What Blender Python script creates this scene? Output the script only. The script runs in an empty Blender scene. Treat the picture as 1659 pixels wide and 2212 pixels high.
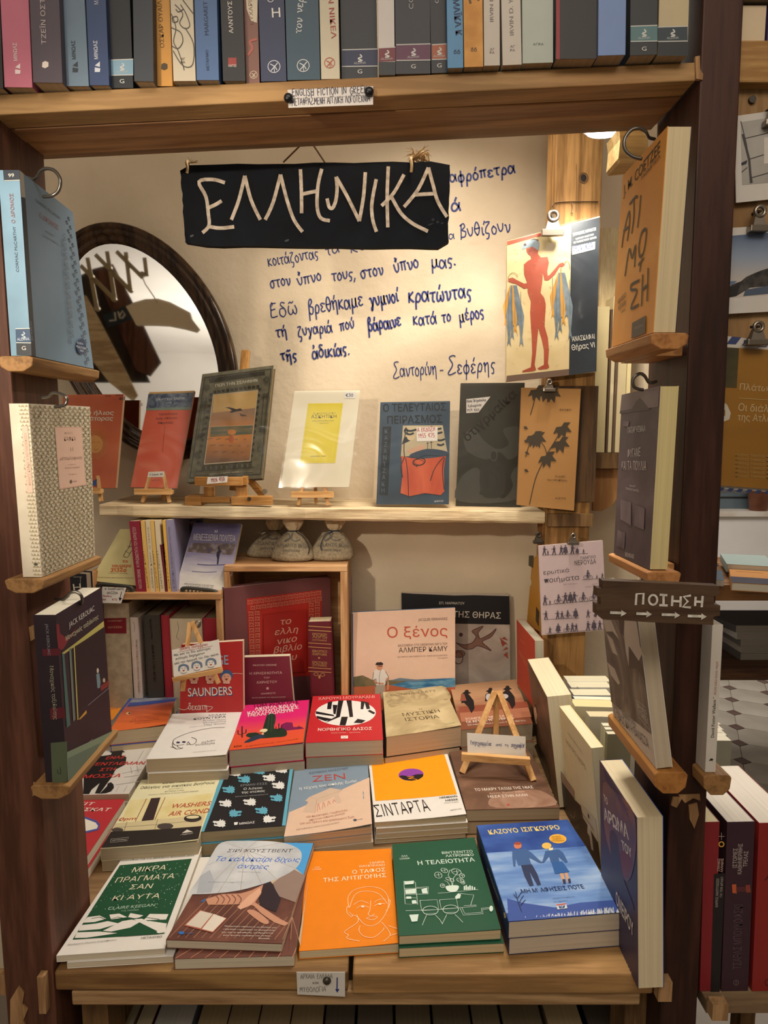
import bpy, bmesh, math, random, unicodedata
from mathutils import Vector, Matrix
R = math.radians
# ---------------------------------------------------------------- camera
W_, H_, F_ = 1659.0, 2212.0, 1450.0
PITCH = R(6.8)
EYE = Vector((0, 0, 1.5))
scene = bpy.context.scene
COL = scene.collection
cam = bpy.data.cameras.new('camera')
cam.sensor_fit = 'VERTICAL'; cam.sensor_height = 36.0; cam.lens = F_ / H_ * 36.0
cam.clip_start = 0.02; cam.clip_end = 60
camo = bpy.data.objects.new('camera', cam); COL.objects.link(camo)
camo.location = EYE; camo.rotation_euler = (R(90) - PITCH, 0, 0)
scene.camera = camo
# ---------------------------------------------------------------- world, lamps, exposure
wd = bpy.data.worlds.new('world'); scene.world = wd; wd.use_nodes = True
bg = wd.node_tree.nodes['Background']
bg.inputs[0].default_value = (1.0, 0.86, 0.70, 1); bg.inputs[1].default_value = 0.30
def lamp(kind, name, loc, target, power, color, **kw):
    l = bpy.data.lights.new(name, kind); l.energy = power; l.color = color
    for k, v in kw.items(): setattr(l, k, v)
    o = bpy.data.objects.new(name, l); COL.objects.link(o); o.location = loc
    d = Vector(target) - Vector(loc)
    o.rotation_euler = d.to_track_quat('-Z', 'Y').to_euler()
    return o
WARM = (1.0, 0.89, 0.76)
lamp('AREA', 'ceiling_light_front', (0.1, -0.5, 2.62), (0.0, 1.2, 0.9), 15, WARM, shape='RECTANGLE', size=1.5, size_y=0.6)
lamp('SPOT', 'track_spot_left', (-0.55, 0.0, 1.76), (0.10, 1.6, 1.45), 36, (1.0, 0.87, 0.70), spot_size=R(50), spot_blend=0.75, shadow_soft_size=0.02)
lamp('AREA', 'niche_light', (0.14, 1.18, 2.3), (0.12, 1.18, 0.8), 9, (1.0, 0.91, 0.79), shape='RECTANGLE', size=0.6, size_y=0.2, spread=R(135))
lamp('SPOT', 'lamp_spot_right', (0.42, 1.34, 2.03), (0.16, 1.42, 0.9), 12.5, (1.0, 0.93, 0.82), spot_size=R(140), spot_blend=0.6, shadow_soft_size=0.03)
lamp('AREA', 'added_fill_uplight', (-0.6, -1.2, 1.7), (-0.6, -1.4, 2.75), 36, (1.0, 0.92, 0.83), shape='RECTANGLE', size=1.2, size_y=0.4)  # unseen upward fill, added to brighten the mirror's view and bounce soft light
lamp('AREA', 'far_room_light', (1.9, 3.4, 2.7), (1.9, 3.6, 0.5), 52, (1.0, 0.95, 0.90), shape='RECTANGLE', size=1.6, size_y=1.2)
scene.view_settings.view_transform = 'Standard'
scene.view_settings.look = 'None'
scene.view_settings.gamma = 1.0
scene.view_settings.exposure = 0.0
try: scene.view_settings.use_curve_mapping = False
except Exception: pass
try:
    scene.cycles.max_bounces = 7; scene.cycles.diffuse_bounces = 4; scene.cycles.transparent_max_bounces = 12
    scene.cycles.caustics_reflective = False; scene.cycles.caustics_refractive = False
    scene.cycles.use_denoising = True
except Exception: pass
# ---------------------------------------------------------------- pixel geometry: a ray of the camera met with a real plane
CP, SP = math.cos(PITCH), math.sin(PITCH)
def ray(p):
    x = (p[0] - W_ / 2) / F_; y = -(p[1] - H_ / 2) / F_
    return Vector((x, CP + y * SP, y * CP - SP))
def on_y(p, Y): d = ray(p); return EYE + d * (Y / d.y)
def on_z(p, z): d = ray(p); return EYE + d * ((z - EYE.z) / d.z)
def on_x(p, X): d = ray(p); return EYE + d * (X / d.x)
def on_p(p, pl):
    d = ray(p); o, n = pl
    return EYE + d * ((o - EYE).dot(n) / d.dot(n))
def proj(v):
    q = v - EYE; zc = q.y * CP - q.z * SP; yc = q.y * SP + q.z * CP
    return (W_ / 2 + F_ * q.x / zc, H_ / 2 - F_ * yc / zc)
ZM = dict(f=(0, 0, 1.0), z1=(0, 0, .5), z2=(830, 0, .5), z3=(0, 300, .33755), z4=(370, 300, .5003), z5=(1060, 250, .36106), z6=(0, 740, .33755),
          z7=(380, 740, .37372), z8=(960, 740, .42134), b1=(0, 1240, .33755), b2=(460, 1180, .434), b3=(1080, 1200, .34901), b4=(100, 1580, .34961),
          b5=(580, 1580, .39783), b6=(1000, 1560, .39723), b7=(0, 1980, .5003), b8=(160, 1080, .38577), s7=(1130, 1400, .16277),
          r1=(1480, 0, .21697), r2=(1480, 440, .2079), r3=(1360, 1040, .3073), r4=(1260, 640, .25316), r5=(0, 1640, .25862), r6=(1260, 2000, .24051))
def zz(z, p):
    a = ZM[z]; return (a[0] + p[0] * a[2], a[1] + p[1] * a[2])
def plane_up(Y, z, lean=0.0, yaw=0.0, x=0.0):
    n = Vector((math.sin(R(yaw)) * math.cos(R(lean)), -math.cos(R(yaw)) * math.cos(R(lean)), math.sin(R(lean))))
    return (Vector((x, Y, z)), n)
def plane3(a, b, c):
    n = (b - a).cross(c - a).normalized()
    if n.dot(EYE - a) < 0: n = -n
    return (a, n)
def PZ(z): return (Vector((0, 0, z)), Vector((0, 0, 1)))
def PX(x): return (Vector((x, 0, 0)), Vector((1 if x < 0 else -1, 0, 0)))
def PY(y): return (Vector((0, y, 0)), Vector((0, -1, 0)))
# ---------------------------------------------------------------- materials
_M = {}
def lin(h):
    h = h.lstrip('#'); o = []
    for i in (0, 2, 4):
        c = int(h[i:i + 2], 16) / 255; o.append(c / 12.92 if c <= .04045 else ((c + .055) / 1.055) ** 2.4)
    return (*o, 1)
def base(name, rough=.5, spec=.3):
    m = bpy.data.materials.new(name); m.use_nodes = True
    b = m.node_tree.nodes['Principled BSDF']
    b.inputs['Roughness'].default_value = rough; b.inputs['Specular IOR Level'].default_value = spec
    return m, m.node_tree, b
def flat(hexc, rough=.45, spec=.35, metal=0):
    k = ('f', hexc, rough, spec, metal)
    if k not in _M:
        m, nt, b = base('paint_' + hexc.strip('#'), rough, spec)
        b.inputs['Metallic'].default_value = metal
        N = nt.nodes; L = nt.links
        tc = N.new('ShaderNodeTexCoord'); no = N.new('ShaderNodeTexNoise'); no.inputs['Scale'].default_value = 60; no.inputs['Detail'].default_value = 3
        mx = N.new('ShaderNodeMix'); mx.data_type = 'RGBA'
        c = lin(hexc); mx.inputs[6].default_value = (*[v * .94 for v in c[:3]], 1); mx.inputs[7].default_value = (*[min(1, v * 1.05) for v in c[:3]], 1)
        L.new(tc.outputs['Object'], no.inputs['Vector']); L.new(no.outputs[0], mx.inputs[0]); L.new(mx.outputs[2], b.inputs['Base Color'])
        _M[k] = m
    return _M[k]
def cloud(c1, c2, c3=None, scale=12, stretch=(1, 1, 1), rough=.45, lo=.35, hi=.65, detail=5, bump=0, spec=.3, dist=0):
    k = ('c', c1, c2, c3, scale, stretch, rough, lo, hi, detail, bump, dist)
    if k not in _M:
        m, nt, b = base('mottled_' + c1.strip('#'), rough, spec); N = nt.nodes; L = nt.links
        tc = N.new('ShaderNodeTexCoord'); mp = N.new('ShaderNodeMapping'); mp.inputs['Scale'].default_value = stretch
        no = N.new('ShaderNodeTexNoise'); no.inputs['Scale'].default_value = scale; no.inputs['Detail'].default_value = detail; no.inputs['Distortion'].default_value = dist
        r = N.new('ShaderNodeValToRGB'); e = r.color_ramp.elements
        e[0].position = lo; e[0].color = lin(c1); e[1].position = hi; e[1].color = lin(c2)
        if c3: x = e.new((lo + hi) / 2); x.color = lin(c3)
        L.new(tc.outputs['Object'], mp.inputs[0]); L.new(mp.outputs[0], no.inputs['Vector']); L.new(no.outputs[0], r.inputs[0]); L.new(r.outputs[0], b.inputs['Base Color'])
        if bump:
            bp = N.new('ShaderNodeBump'); bp.inputs['Strength'].default_value = bump; bp.inputs['Distance'].default_value = .003
            L.new(no.outputs[0], bp.inputs['Height']); L.new(bp.outputs[0], b.inputs['Normal'])
        _M[k] = m
    return _M[k]
def grad(c1, c2, axis, a, b_, c3=None, noise=.0, rough=.45, nscale=(20, 20, 20)):
    """colour ramp printed along a local axis of the cover, from a to b_ metres"""
    k = ('g', c1, c2, c3, axis, round(a, 4), round(b_, 4), noise, nscale)
    if k not in _M:
        m, nt, b = base('print_' + c1.strip('#'), rough, .35); N = nt.nodes; L = nt.links
        tc = N.new('ShaderNodeTexCoord'); sp = N.new('ShaderNodeSeparateXYZ'); L.new(tc.outputs['Object'], sp.inputs[0])
        mr = N.new('ShaderNodeMapRange'); mr.inputs[1].default_value = a; mr.inputs[2].default_value = b_
        L.new(sp.outputs[axis], mr.inputs[0])
        no = N.new('ShaderNodeTexNoise'); mp = N.new('ShaderNodeMapping'); mp.inputs['Scale'].default_value = nscale
        L.new(tc.outputs['Object'], mp.inputs[0]); L.new(mp.outputs[0], no.inputs['Vector']); no.inputs['Scale'].default_value = 1; no.inputs['Detail'].default_value = 5
        ma = N.new('ShaderNodeMath'); ma.operation = 'MULTIPLY_ADD'; ma.inputs[1].default_value = noise * 2; ma.inputs[2].default_value = -noise
        L.new(no.outputs[0], ma.inputs[0]); ad = N.new('ShaderNodeMath'); L.new(ma.outputs[0], ad.inputs[0]); L.new(mr.outputs[0], ad.inputs[1])
        r = N.new('ShaderNodeValToRGB'); e = r.color_ramp.elements; e[0].color = lin(c1); e[1].color = lin(c2)
        if c3: x = e.new(.5); x.color = lin(c3)
        L.new(ad.outputs[0], r.inputs[0]); L.new(r.outputs[0], b.inputs['Base Color'])
        _M[k] = m
    return _M[k]
def wood(c1, c2, axis='x', scale=9, rough=.6, dark='#3a2412', knots=.0, bump=.25, contrast=(.3, .7)):
    k = ('w', c1, c2, axis, scale, rough, dark, knots)
    if k not in _M:
        m, nt, b = base('wood_' + c1.strip('#'), rough, .25); N = nt.nodes; L = nt.links
        tc = N.new('ShaderNodeTexCoord'); mp = N.new('ShaderNodeMapping')
        s = {'x': (.09, 1, 1), 'y': (1, .09, 1), 'z': (1, 1, .09)}[axis]; mp.inputs['Scale'].default_value = s
        n1 = N.new('ShaderNodeTexNoise'); n1.inputs['Scale'].default_value = scale; n1.inputs['Detail'].default_value = 2; n1.inputs['Distortion'].default_value = .6
        n2 = N.new('ShaderNodeTexNoise'); n2.inputs['Scale'].default_value = scale * 22; n2.inputs['Detail'].default_value = 4
        sn = N.new('ShaderNodeMath'); sn.operation = 'MULTIPLY'; sn.inputs[1].default_value = 42
        si = N.new('ShaderNodeMath'); si.operation = 'SINE'
        L.new(tc.outputs['Object'], mp.inputs[0]); L.new(mp.outputs[0], n1.inputs['Vector']); L.new(mp.outputs[0], n2.inputs['Vector'])
        L.new(n1.outputs[0], sn.inputs[0]); L.new(sn.outputs[0], si.inputs[0])
        a1 = N.new('ShaderNodeMath'); a1.operation = 'MULTIPLY_ADD'; a1.inputs[1].default_value = .2; a1.inputs[2].default_value = 0
        L.new(si.outputs[0], a1.inputs[0]); a2 = N.new('ShaderNodeMath'); L.new(a1.outputs[0], a2.inputs[0]); L.new(n2.outputs[0], a2.inputs[1])
        r = N.new('ShaderNodeValToRGB'); e = r.color_ramp.elements; e[0].position = contrast[0]; e[1].position = contrast[1]; e[0].color = lin(c1); e[1].color = lin(c2)
        L.new(a2.outputs[0], r.inputs[0])
        n3 = N.new('ShaderNodeTexNoise'); n3.inputs['Scale'].default_value = 5; n3.inputs['Detail'].default_value = 3; L.new(tc.outputs['Object'], n3.inputs['Vector'])
        mr = N.new('ShaderNodeMapRange'); mr.inputs[1].default_value = .35; mr.inputs[2].default_value = .7; mr.inputs[3].default_value = 0; mr.inputs[4].default_value = .12 + knots * .5
        L.new(n3.outputs[0], mr.inputs[0]); mx = N.new('ShaderNodeMix'); mx.data_type = 'RGBA'; mx.blend_type = 'MULTIPLY'
        L.new(mr.outputs[0], mx.inputs[0]); L.new(r.outputs[0], mx.inputs[6]); mx.inputs[7].default_value = lin(dark) if knots > .9 else (*[min(1, v * 4) for v in lin(dark)[:3]], 1)
        L.new(mx.outputs[2], b.inputs['Base Color'])
        bp = N.new('ShaderNodeBump'); bp.inputs['Strength'].default_value = bump; bp.inputs['Distance'].default_value = .002
        L.new(a2.outputs[0], bp.inputs['Height']); L.new(bp.outputs[0], b.inputs['Normal'])
        _M[k] = m
    return _M[k]
def pages(hexc='#d8ccb4', axis=2, freq=900.0, warp=.1):
    k = ('p', hexc, axis, freq)
    if k not in _M:
        m, nt, b = base('paper_edges_' + hexc.strip('#'), .8, .15); N = nt.nodes; L = nt.links
        tc = N.new('ShaderNodeTexCoord'); mp = N.new('ShaderNodeMapping'); s = [3, 3, 3]; s[axis] = freq; mp.inputs['Scale'].default_value = s
        no = N.new('ShaderNodeTexNoise'); no.inputs['Scale'].default_value = 1; no.inputs['Detail'].default_value = 2
        L.new(tc.outputs['Object'], mp.inputs[0]); L.new(mp.outputs[0], no.inputs['Vector'])
        r = N.new('ShaderNodeValToRGB'); e = r.color_ramp.elements; c = lin(hexc)
        e[0].position = .3; e[0].color = (*[v * .84 for v in c[:3]], 1); e[1].position = .62; e[1].color = c
        L.new(no.outputs[0], r.inputs[0]); L.new(r.outputs[0], b.inputs['Base Color'])
        bp = N.new('ShaderNodeBump'); bp.inputs['Strength'].default_value = .12; bp.inputs['Distance'].default_value = .001
        L.new(no.outputs[0], bp.inputs['Height']); L.new(bp.outputs[0], b.inputs['Normal'])
        _M[k] = m
    return _M[k]
def plastic():
    if 'plastic' not in _M:
        m = bpy.data.materials.new('clear_plastic'); m.use_nodes = True; nt = m.node_tree; N = nt.nodes; L = nt.links; N.clear()
        o = N.new('ShaderNodeOutputMaterial'); t = N.new('ShaderNodeBsdfTransparent'); g = N.new('ShaderNodeBsdfGlossy'); mx = N.new('ShaderNodeMixShader')
        t.inputs[0].default_value = (.97, .965, .95, 1); g.inputs['Roughness'].default_value = .16
        tc = N.new('ShaderNodeTexCoord'); no = N.new('ShaderNodeTexNoise'); no.inputs['Scale'].default_value = 7; no.inputs['Detail'].default_value = 1.2; no.inputs['Distortion'].default_value = 1.5
        bp = N.new('ShaderNodeBump'); bp.inputs['Strength'].default_value = .55; bp.inputs['Distance'].default_value = .012
        L.new(tc.outputs['Object'], no.inputs['Vector']); L.new(no.outputs[0], bp.inputs['Height']); L.new(bp.outputs[0], g.inputs['Normal'])
        lw = N.new('ShaderNodeLayerWeight'); lw.inputs[0].default_value = .25; L.new(bp.outputs[0], lw.inputs['Normal'])
        mr = N.new('ShaderNodeMapRange'); mr.inputs[3].default_value = .025; mr.inputs[4].default_value = .42
        L.new(lw.outputs['Fresnel'], mr.inputs[0]); L.new(mr.outputs[0], mx.inputs[0]); L.new(t.outputs[0], mx.inputs[1]); L.new(g.outputs[0], mx.inputs[2]); L.new(mx.outputs[0], o.inputs[0])
        _M['plastic'] = m
    return _M['plastic']
# ---------------------------------------------------------------- object helpers
def tag(o, label=None, cat=None, group=None, kind=None):
    if label: o['label'] = label
    if cat: o['category'] = cat
    if group: o['group'] = group
    if kind: o['kind'] = kind
    return o
def empty(name, loc, label=None, cat=None, group=None, rot=None):
    o = bpy.data.objects.new(name, None); COL.objects.link(o); o.empty_display_size = .02
    m = Matrix.Translation(loc)
    if rot is not None: m = m @ rot.to_4x4()
    o.matrix_world = m; o['_m'] = 1
    MW[o.name] = m
    return tag(o, label, cat, group)
MW = {}
def mobj(name, verts, faces, mats, idx=None, parent=None, smooth=False, label=None):
    """a mesh from world-space vertices, stored in its parent's space"""
    me = bpy.data.meshes.new(name)
    pm = MW.get(parent.name, Matrix()) if parent else Matrix()
    inv = pm.inverted()
    me.from_pydata([inv @ Vector(v) for v in verts], [], faces)
    if not isinstance(mats, (list, tuple)): mats = [mats]
    for m in mats: me.materials.append(m)
    if idx:
        me.polygons.foreach_set('material_index', idx)
    if smooth: me.polygons.foreach_set('use_smooth', [True] * len(me.polygons))
    me.update()
    o = bpy.data.objects.new(name, me); COL.objects.link(o)
    if parent: o.parent = parent; MW[o.name] = pm.copy()
    else: MW[o.name] = Matrix()
    if label: o['label'] = label
    return o
def hexa(c8):
    """8 corners: 4 front (TL TR BR BL) then 4 back"""
    return [Vector(v) for v in c8], [(3, 2, 1, 0), (4, 5, 6, 7), (0, 1, 5, 4), (1, 2, 6, 5), (2, 3, 7, 6), (3, 0, 4, 7)]
class MB:
    def __init__(s): s.v = []; s.f = []; s.i = []
    def add(s, vf, mi=0):
        v, f = vf; n = len(s.v); s.v += [Vector(q) for q in v]; s.f += [tuple(n + k for k in t) for t in f]; s.i += [mi] * len(f); return s
    def box(s, x0, x1, y0, y1, z0, z1, mi=0):
        return s.add(hexa([(x0, y0, z1), (x1, y0, z1), (x1, y0, z0), (x0, y0, z0), (x0, y1, z1), (x1, y1, z1), (x1, y1, z0), (x0, y1, z0)]), mi)
    def bar(s, a, b, w, d, side=None, mi=0):
        a = Vector(a); b = Vector(b); t = (b - a).normalized(); sd = Vector(side) if side is not None else Vector((1, 0, 0))
        n = t.cross(sd)
        if n.length < 1e-4: n = t.cross(Vector((0, 1, 0)))
        n.normalize(); sd = n.cross(t).normalized() * (w / 2); n = n * (d / 2)
        return s.add(hexa([b - sd + n, b + sd + n, a + sd + n, a - sd + n, b - sd - n, b + sd - n, a + sd - n, a - sd - n]), mi)
    def tube(s, pts, r, n=8, closed=False, mi=0):
        pts = [Vector(p) for p in pts]; rings = []; k = len(pts); prev = None
        for j, p in enumerate(pts):
            t = (pts[(j + 1) % k] - pts[j - 1]) if (closed or 0 < j < k - 1) else (pts[1] - pts[0] if j == 0 else pts[-1] - pts[-2])
            t.normalize()
            if prev is None: u = t.orthogonal().normalized()
            else: u = (prev - t * prev.dot(t)).normalized()
            prev = u; w = t.cross(u); rr = r[j] if isinstance(r, (list, tuple)) else r
            rings.append([p + (u * math.cos(2 * math.pi * q / n) + w * math.sin(2 * math.pi * q / n)) * rr for q in range(n)])
        v = [q for g in rings for q in g]; f = []
        for j in range(k if closed else k - 1):
            for q in range(n):
                a = j * n + q; b = j * n + (q + 1) % n; c = ((j + 1) % k) * n + (q + 1) % n; d = ((j + 1) % k) * n + q; f.append((a, b, c, d))
        if not closed: f.append(tuple(range(n - 1, -1, -1))); f.append(tuple((k - 1) * n + q for q in range(n)))
        return s.add((v, f), mi)
    def cyl(s, a, b, r, n=16, mi=0): return s.tube([a, b], r, n, mi=mi)
    def build(s, name, mats, parent=None, smooth=False, bevel=0, label=None):
        o = mobj(name, s.v, s.f, mats, s.i, parent, smooth, label)
        if bevel:
            md = o.modifiers.new('b', 'BEVEL'); md.width = bevel; md.segments = 2; md.limit_method = 'ANGLE'
        return o
def cr(pts, k=5, closed=False):
    pts = [tuple(p) for p in pts]; n = len(pts); o = []
    if n < 3: return pts
    rng = range(n if closed else n - 1)
    for i in rng:
        p0 = pts[i - 1] if (closed or i > 0) else pts[0]; p1 = pts[i]; p2 = pts[(i + 1) % n]; p3 = pts[(i + 2) % n] if (closed or i + 2 < n) else pts[-1]
        for j in range(k):
            t = j / k
            o.append(tuple(.5 * (2 * b + (c - a) * t + (2 * a - 5 * b + 4 * c - d) * t * t + (3 * b - a - 3 * c + d) * t ** 3) for a, b, c, d in zip(p0, p1, p2, p3)))
    if not closed: o.append(pts[-1])
    return o
# ---------------------------------------------------------------- flat print: letters and shapes lying on a plane
_T = {}
_fc = None
def glyphs(s, bold):
    global _fc
    bold = bold * .6; k = (s, bold)
    if k in _T: return _T[k]
    if _fc is None:
        c = bpy.data.curves.new('letters', 'FONT'); _fc = bpy.data.objects.new('letters', c); COL.objects.link(_fc)
    c = _fc.data; c.body = s; c.resolution_u = 3; c.offset = bold; c.size = 1
    bpy.context.view_layer.update()
    ev = _fc.evaluated_get(bpy.context.evaluated_depsgraph_get()); me = ev.to_mesh()
    v = [(a.co.x, a.co.y) for a in me.vertices]; f = [tuple(p.vertices) for p in me.polygons]; ev.to_mesh_clear()
    if v:
        x0 = min(a[0] for a in v); x1 = max(a[0] for a in v); v = [((a[0] - x0) / max(1e-6, x1 - x0), a[1] / .72) for a in v]
    _T[k] = (v, f); return _T[k]
HW = {  # single-stroke handwriting: width and strokes, baseline 0, x-height 1
 'α': (1.1, [[(.95, 1), (.85, .5), (.45, 0), (.1, .1), (0, .5), (.2, .95), (.55, .95), (.85, .5), (1.0, 0)]]),
 'β': (1.0, [[(0, -.7), (.15, .5), (.25, 1.4), (.6, 1.75), (.8, 1.4), (.4, .95), (.85, .75), (.8, .15), (.45, 0), (.2, .2)]]),
 'γ': (1.0, [[(0, .9), (.25, .95), (.5, .1)], [(.95, 1), (.5, .1), (.2, -.6), (.1, -.3), (.5, .1)]]),
 'δ': (1.0, [[(.85, 1.5), (.45, 1.6), (.3, 1.35), (.8, .8), (.85, .3), (.45, 0), (.05, .3), (.2, .85), (.6, .95)]]),
 'ε': (.9, [[(.8, .85), (.4, 1), (.1, .8), (.4, .52), (.05, .3), (.3, 0), (.8, .12)]]),
 'ζ': (.9, [[(.2, 1.5), (.8, 1.5), (.2, .8), (.1, .2), (.6, .05), (.5, -.5), (.2, -.55)]]),
 'η': (1.0, [[(0, .9), (.15, 1), (.2, 0)], [(.2, .6), (.6, 1), (.8, .7), (.8, -.6)]]),
 'θ': (.95, [[(.4, 0), (.05, .6), (.3, 1.5), (.6, 1.55), (.85, .9), (.7, .2), (.4, 0)], [(.05, .8), (.85, .85)]]),
 'ι': (.4, [[(.15, 1), (.12, .3), (.25, 0), (.4, .1)]]),
 'κ': (.95, [[(.15, 1), (.1, 0)], [(.8, 1), (.2, .5), (.85, 0)]]),
 'λ': (1.0, [[(0, 1.5), (.25, 1.5), (.85, 0)], [(.5, .9), (0, 0)]]),
 'μ': (1.15, [[(.2, 1), (.05, -.7)], [(.15, .3), (.4, 0), (.75, .2), (.85, 1)], [(.85, 1), (.85, .2), (1.1, 0)]]),
 'ν': (.9, [[(0, .95), (.2, .9), (.4, 0), (.8, .5), (.8, 1)]]),
 'ξ': (.85, [[(.2, 1.6), (.7, 1.6), (.2, 1.2), (.6, .9), (.1, .5), (.3, .1), (.7, 0), (.4, -.5)]]),
 'ο': (.9, [[(.4, 1), (.05, .6), (.2, .05), (.6, .05), (.8, .6), (.4, 1)]]),
 'π': (1.1, [[(0, .95), (1.05, 1)], [(.3, .95), (.22, 0)], [(.75, .95), (.78, 0)]]),
 'ρ': (.95, [[(.05, -.7), (.15, .5), (.5, 1), (.85, .6), (.6, .05), (.2, .1)]]),
 'σ': (1.05, [[(1.05, 1), (.4, 1), (.05, .6), (.2, .05), (.6, .05), (.8, .6), (.5, 1)]]),
 'ς': (.8, [[(.75, .9), (.3, .95), (.1, .5), (.5, .25), (.5, -.2), (.2, -.25)]]),
 'τ': (.9, [[(0, .95), (.9, 1)], [(.45, .95), (.4, .2), (.6, 0)]]),
 'υ': (.95, [[(0, .95), (.15, .3), (.4, 0), (.75, .3), (.8, 1)]]),
 'φ': (1.1, [[(.45, .95), (.1, .7), (.15, .15), (.6, 0), (.95, .4), (.8, .95), (.5, .8)], [(.55, 1.5), (.45, -.7)]]),
 'χ': (.95, [[(0, 1), (.85, -.5)], [(.85, 1), (0, -.5)]]),
 'ω': (1.25, [[(.15, 1), (0, .4), (.25, 0), (.6, .3), (.62, .6)], [(.6, .3), (.9, 0), (1.15, .4), (1.0, 1)]]),
 'Σ': (1.4, [[(1.3, 1.9), (.9, 2.0), (.3, 1.8), (.8, 1.0), (0, .1), (.4, -.15), (1.3, .1)]]),
 'Ε': (1.0, [[(.85, 1.5), (.2, 1.5), (.15, .8), (.1, 0), (.85, .05)], [(.15, .8), (.7, .85)]]),
 'Υ': (1.0, [[(0, 1.5), (.4, .8)], [(.8, 1.5), (.4, .8), (.35, 0)]]),
 'Β': (1.0, [[(0, -.2), (.2, 1.6)], [(0, 1.5), (.6, 1.75), (.8, 1.3), (.3, .9), (.85, .7), (.7, .1), (.1, .05)]]),
 'Α': (1.1, [[(0, 0), (.5, 1.5), (1.0, 0)], [(.2, .55), (.85, .55)]]), 'Δ': (1.1, [[(0, 0), (.5, 1.5), (1.0, 0), (0, 0)]]),
 'Κ': (1.0, [[(.1, 1.5), (.05, 0)], [(.85, 1.5), (.1, .7), (.9, 0)]]), 'Ο': (1.1, [[(.5, 1.5), (.05, .9), (.25, .05), (.8, .05), (1, .9), (.5, 1.5)]]),
 'Η': (1.0, [[(.1, 1.5), (.1, 0)], [(.85, 1.5), (.85, 0)], [(.1, .75), (.85, .75)]]), 'Ι': (.35, [[(.15, 1.5), (.15, 0)]]),
 'Π': (1.05, [[(.1, 0), (.1, 1.5), (.9, 1.5), (.9, 0)]]), 'Τ': (1.0, [[(0, 1.5), (.95, 1.5)], [(.5, 1.5), (.45, 0)]]),
 'Ν': (1.05, [[(.1, 0), (.1, 1.5), (.85, 0), (.9, 1.5)]]), 'Μ': (1.2, [[(.05, 0), (.15, 1.5), (.55, .5), (.95, 1.5), (1.05, 0)]]),
 'Λ': (1.0, [[(0, 0), (.45, 1.5), (.9, 0)]]), 'Θ': (1.1, [[(.5, 1.5), (.05, .9), (.25, .05), (.8, .05), (1, .9), (.5, 1.5)], [(.2, .8), (.8, .8)]]),
 'Γ': (.85, [[(.1, 0), (.1, 1.5), (.8, 1.5)]]), 'Ρ': (.9, [[(.1, 0), (.1, 1.5), (.6, 1.5), (.8, 1.1), (.55, .75), (.1, .75)]]),
 'Φ': (1.1, [[(.5, 1.3), (.05, .8), (.5, .3), (.95, .8), (.5, 1.3)], [(.5, 1.6), (.48, 0)]]), 'Χ': (1.0, [[(0, 1.5), (.85, 0)], [(.85, 1.5), (0, 0)]]),
 'Ω': (1.1, [[(0, 0), (.35, .05), (.1, .7), (.3, 1.4), (.75, 1.4), (.95, .7), (.7, .05), (1.05, 0)]]), 'Z': (.9, [[(0, 1.5), (.8, 1.5), (0, 0), (.85, 0)]]),
 'F': (.85, [[(.1, 0), (.1, 1.5), (.8, 1.5)], [(.1, .8), (.6, .8)]]), 'S': (.85, [[(.75, 1.3), (.4, 1.5), (.1, 1.2), (.7, .5), (.4, 0), (0, .2)]]),
 'G': (1.0, [[(.85, 1.2), (.5, 1.5), (.05, .8), (.4, 0), (.85, .3), (.85, .7), (.5, .7)]]), 'R': (.95, [[(.1, 0), (.1, 1.5), (.6, 1.5), (.75, 1.1), (.1, .75), (.85, 0)]]),
 'L': (.8, [[(.1, 1.5), (.1, 0), (.75, 0)]]), 'C': (.95, [[(.85, 1.2), (.5, 1.5), (.05, .8), (.4, 0), (.85, .25)]]), 'D': (1.0, [[(.1, 0), (.1, 1.5), (.6, 1.4), (.9, .8), (.6, .1), (.1, 0)]]),
 '€': (.9, [[(.85, 1.2), (.5, 1.45), (.15, .8), (.45, .05), (.85, .25)], [(0, .9), (.6, .9)], [(0, .6), (.6, .6)]]),
 '0': (.8, [[(.35, 1.4), (.05, .7), (.35, 0), (.7, .7), (.35, 1.4)]]), '1': (.45, [[(0, 1.1), (.25, 1.4), (.25, 0)]]), '2': (.8, [[(.05, 1.1), (.4, 1.4), (.65, 1), (0, 0), (.75, 0)]]),
 '3': (.8, [[(.05, 1.3), (.5, 1.4), (.6, 1), (.3, .75), (.7, .4), (.4, 0), (0, .1)]]), '4': (.85, [[(.4, 1.4), (0, .5), (.75, .5)], [(.55, .9), (.5, 0)]]),
 '5': (.8, [[(.7, 1.4), (.15, 1.4), (.1, .8), (.6, .7), (.6, .1), (0, 0)]]), '6': (.8, [[(.6, 1.4), (.1, .7), (.2, 0), (.65, .2), (.5, .7), (.1, .5)]]),
 '7': (.8, [[(0, 1.4), (.7, 1.4), (.25, 0)]]), '9': (.8, [[(.65, 1), (.3, .7), (.1, 1.1), (.4, 1.4), (.65, 1), (.5, 0)]]),
 '.': (.35, [[(.1, .05), (.2, .0)]]), ',': (.35, [[(.2, .1), (.05, -.35)]]), '-': (.7, [[(.05, .5), (.6, .5)]]), '!': (.35, [[(.2, 1.5), (.15, .4)], [(.1, .05), (.18, 0)]]), ' ': (.75, []),
}
for a_, b_ in zip('EIHTKMNABPXOYi', 'ΕΙΗΤΚΜΝΑΒΡΧΟΥι'): HW.setdefault(a_, HW[b_])
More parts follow.
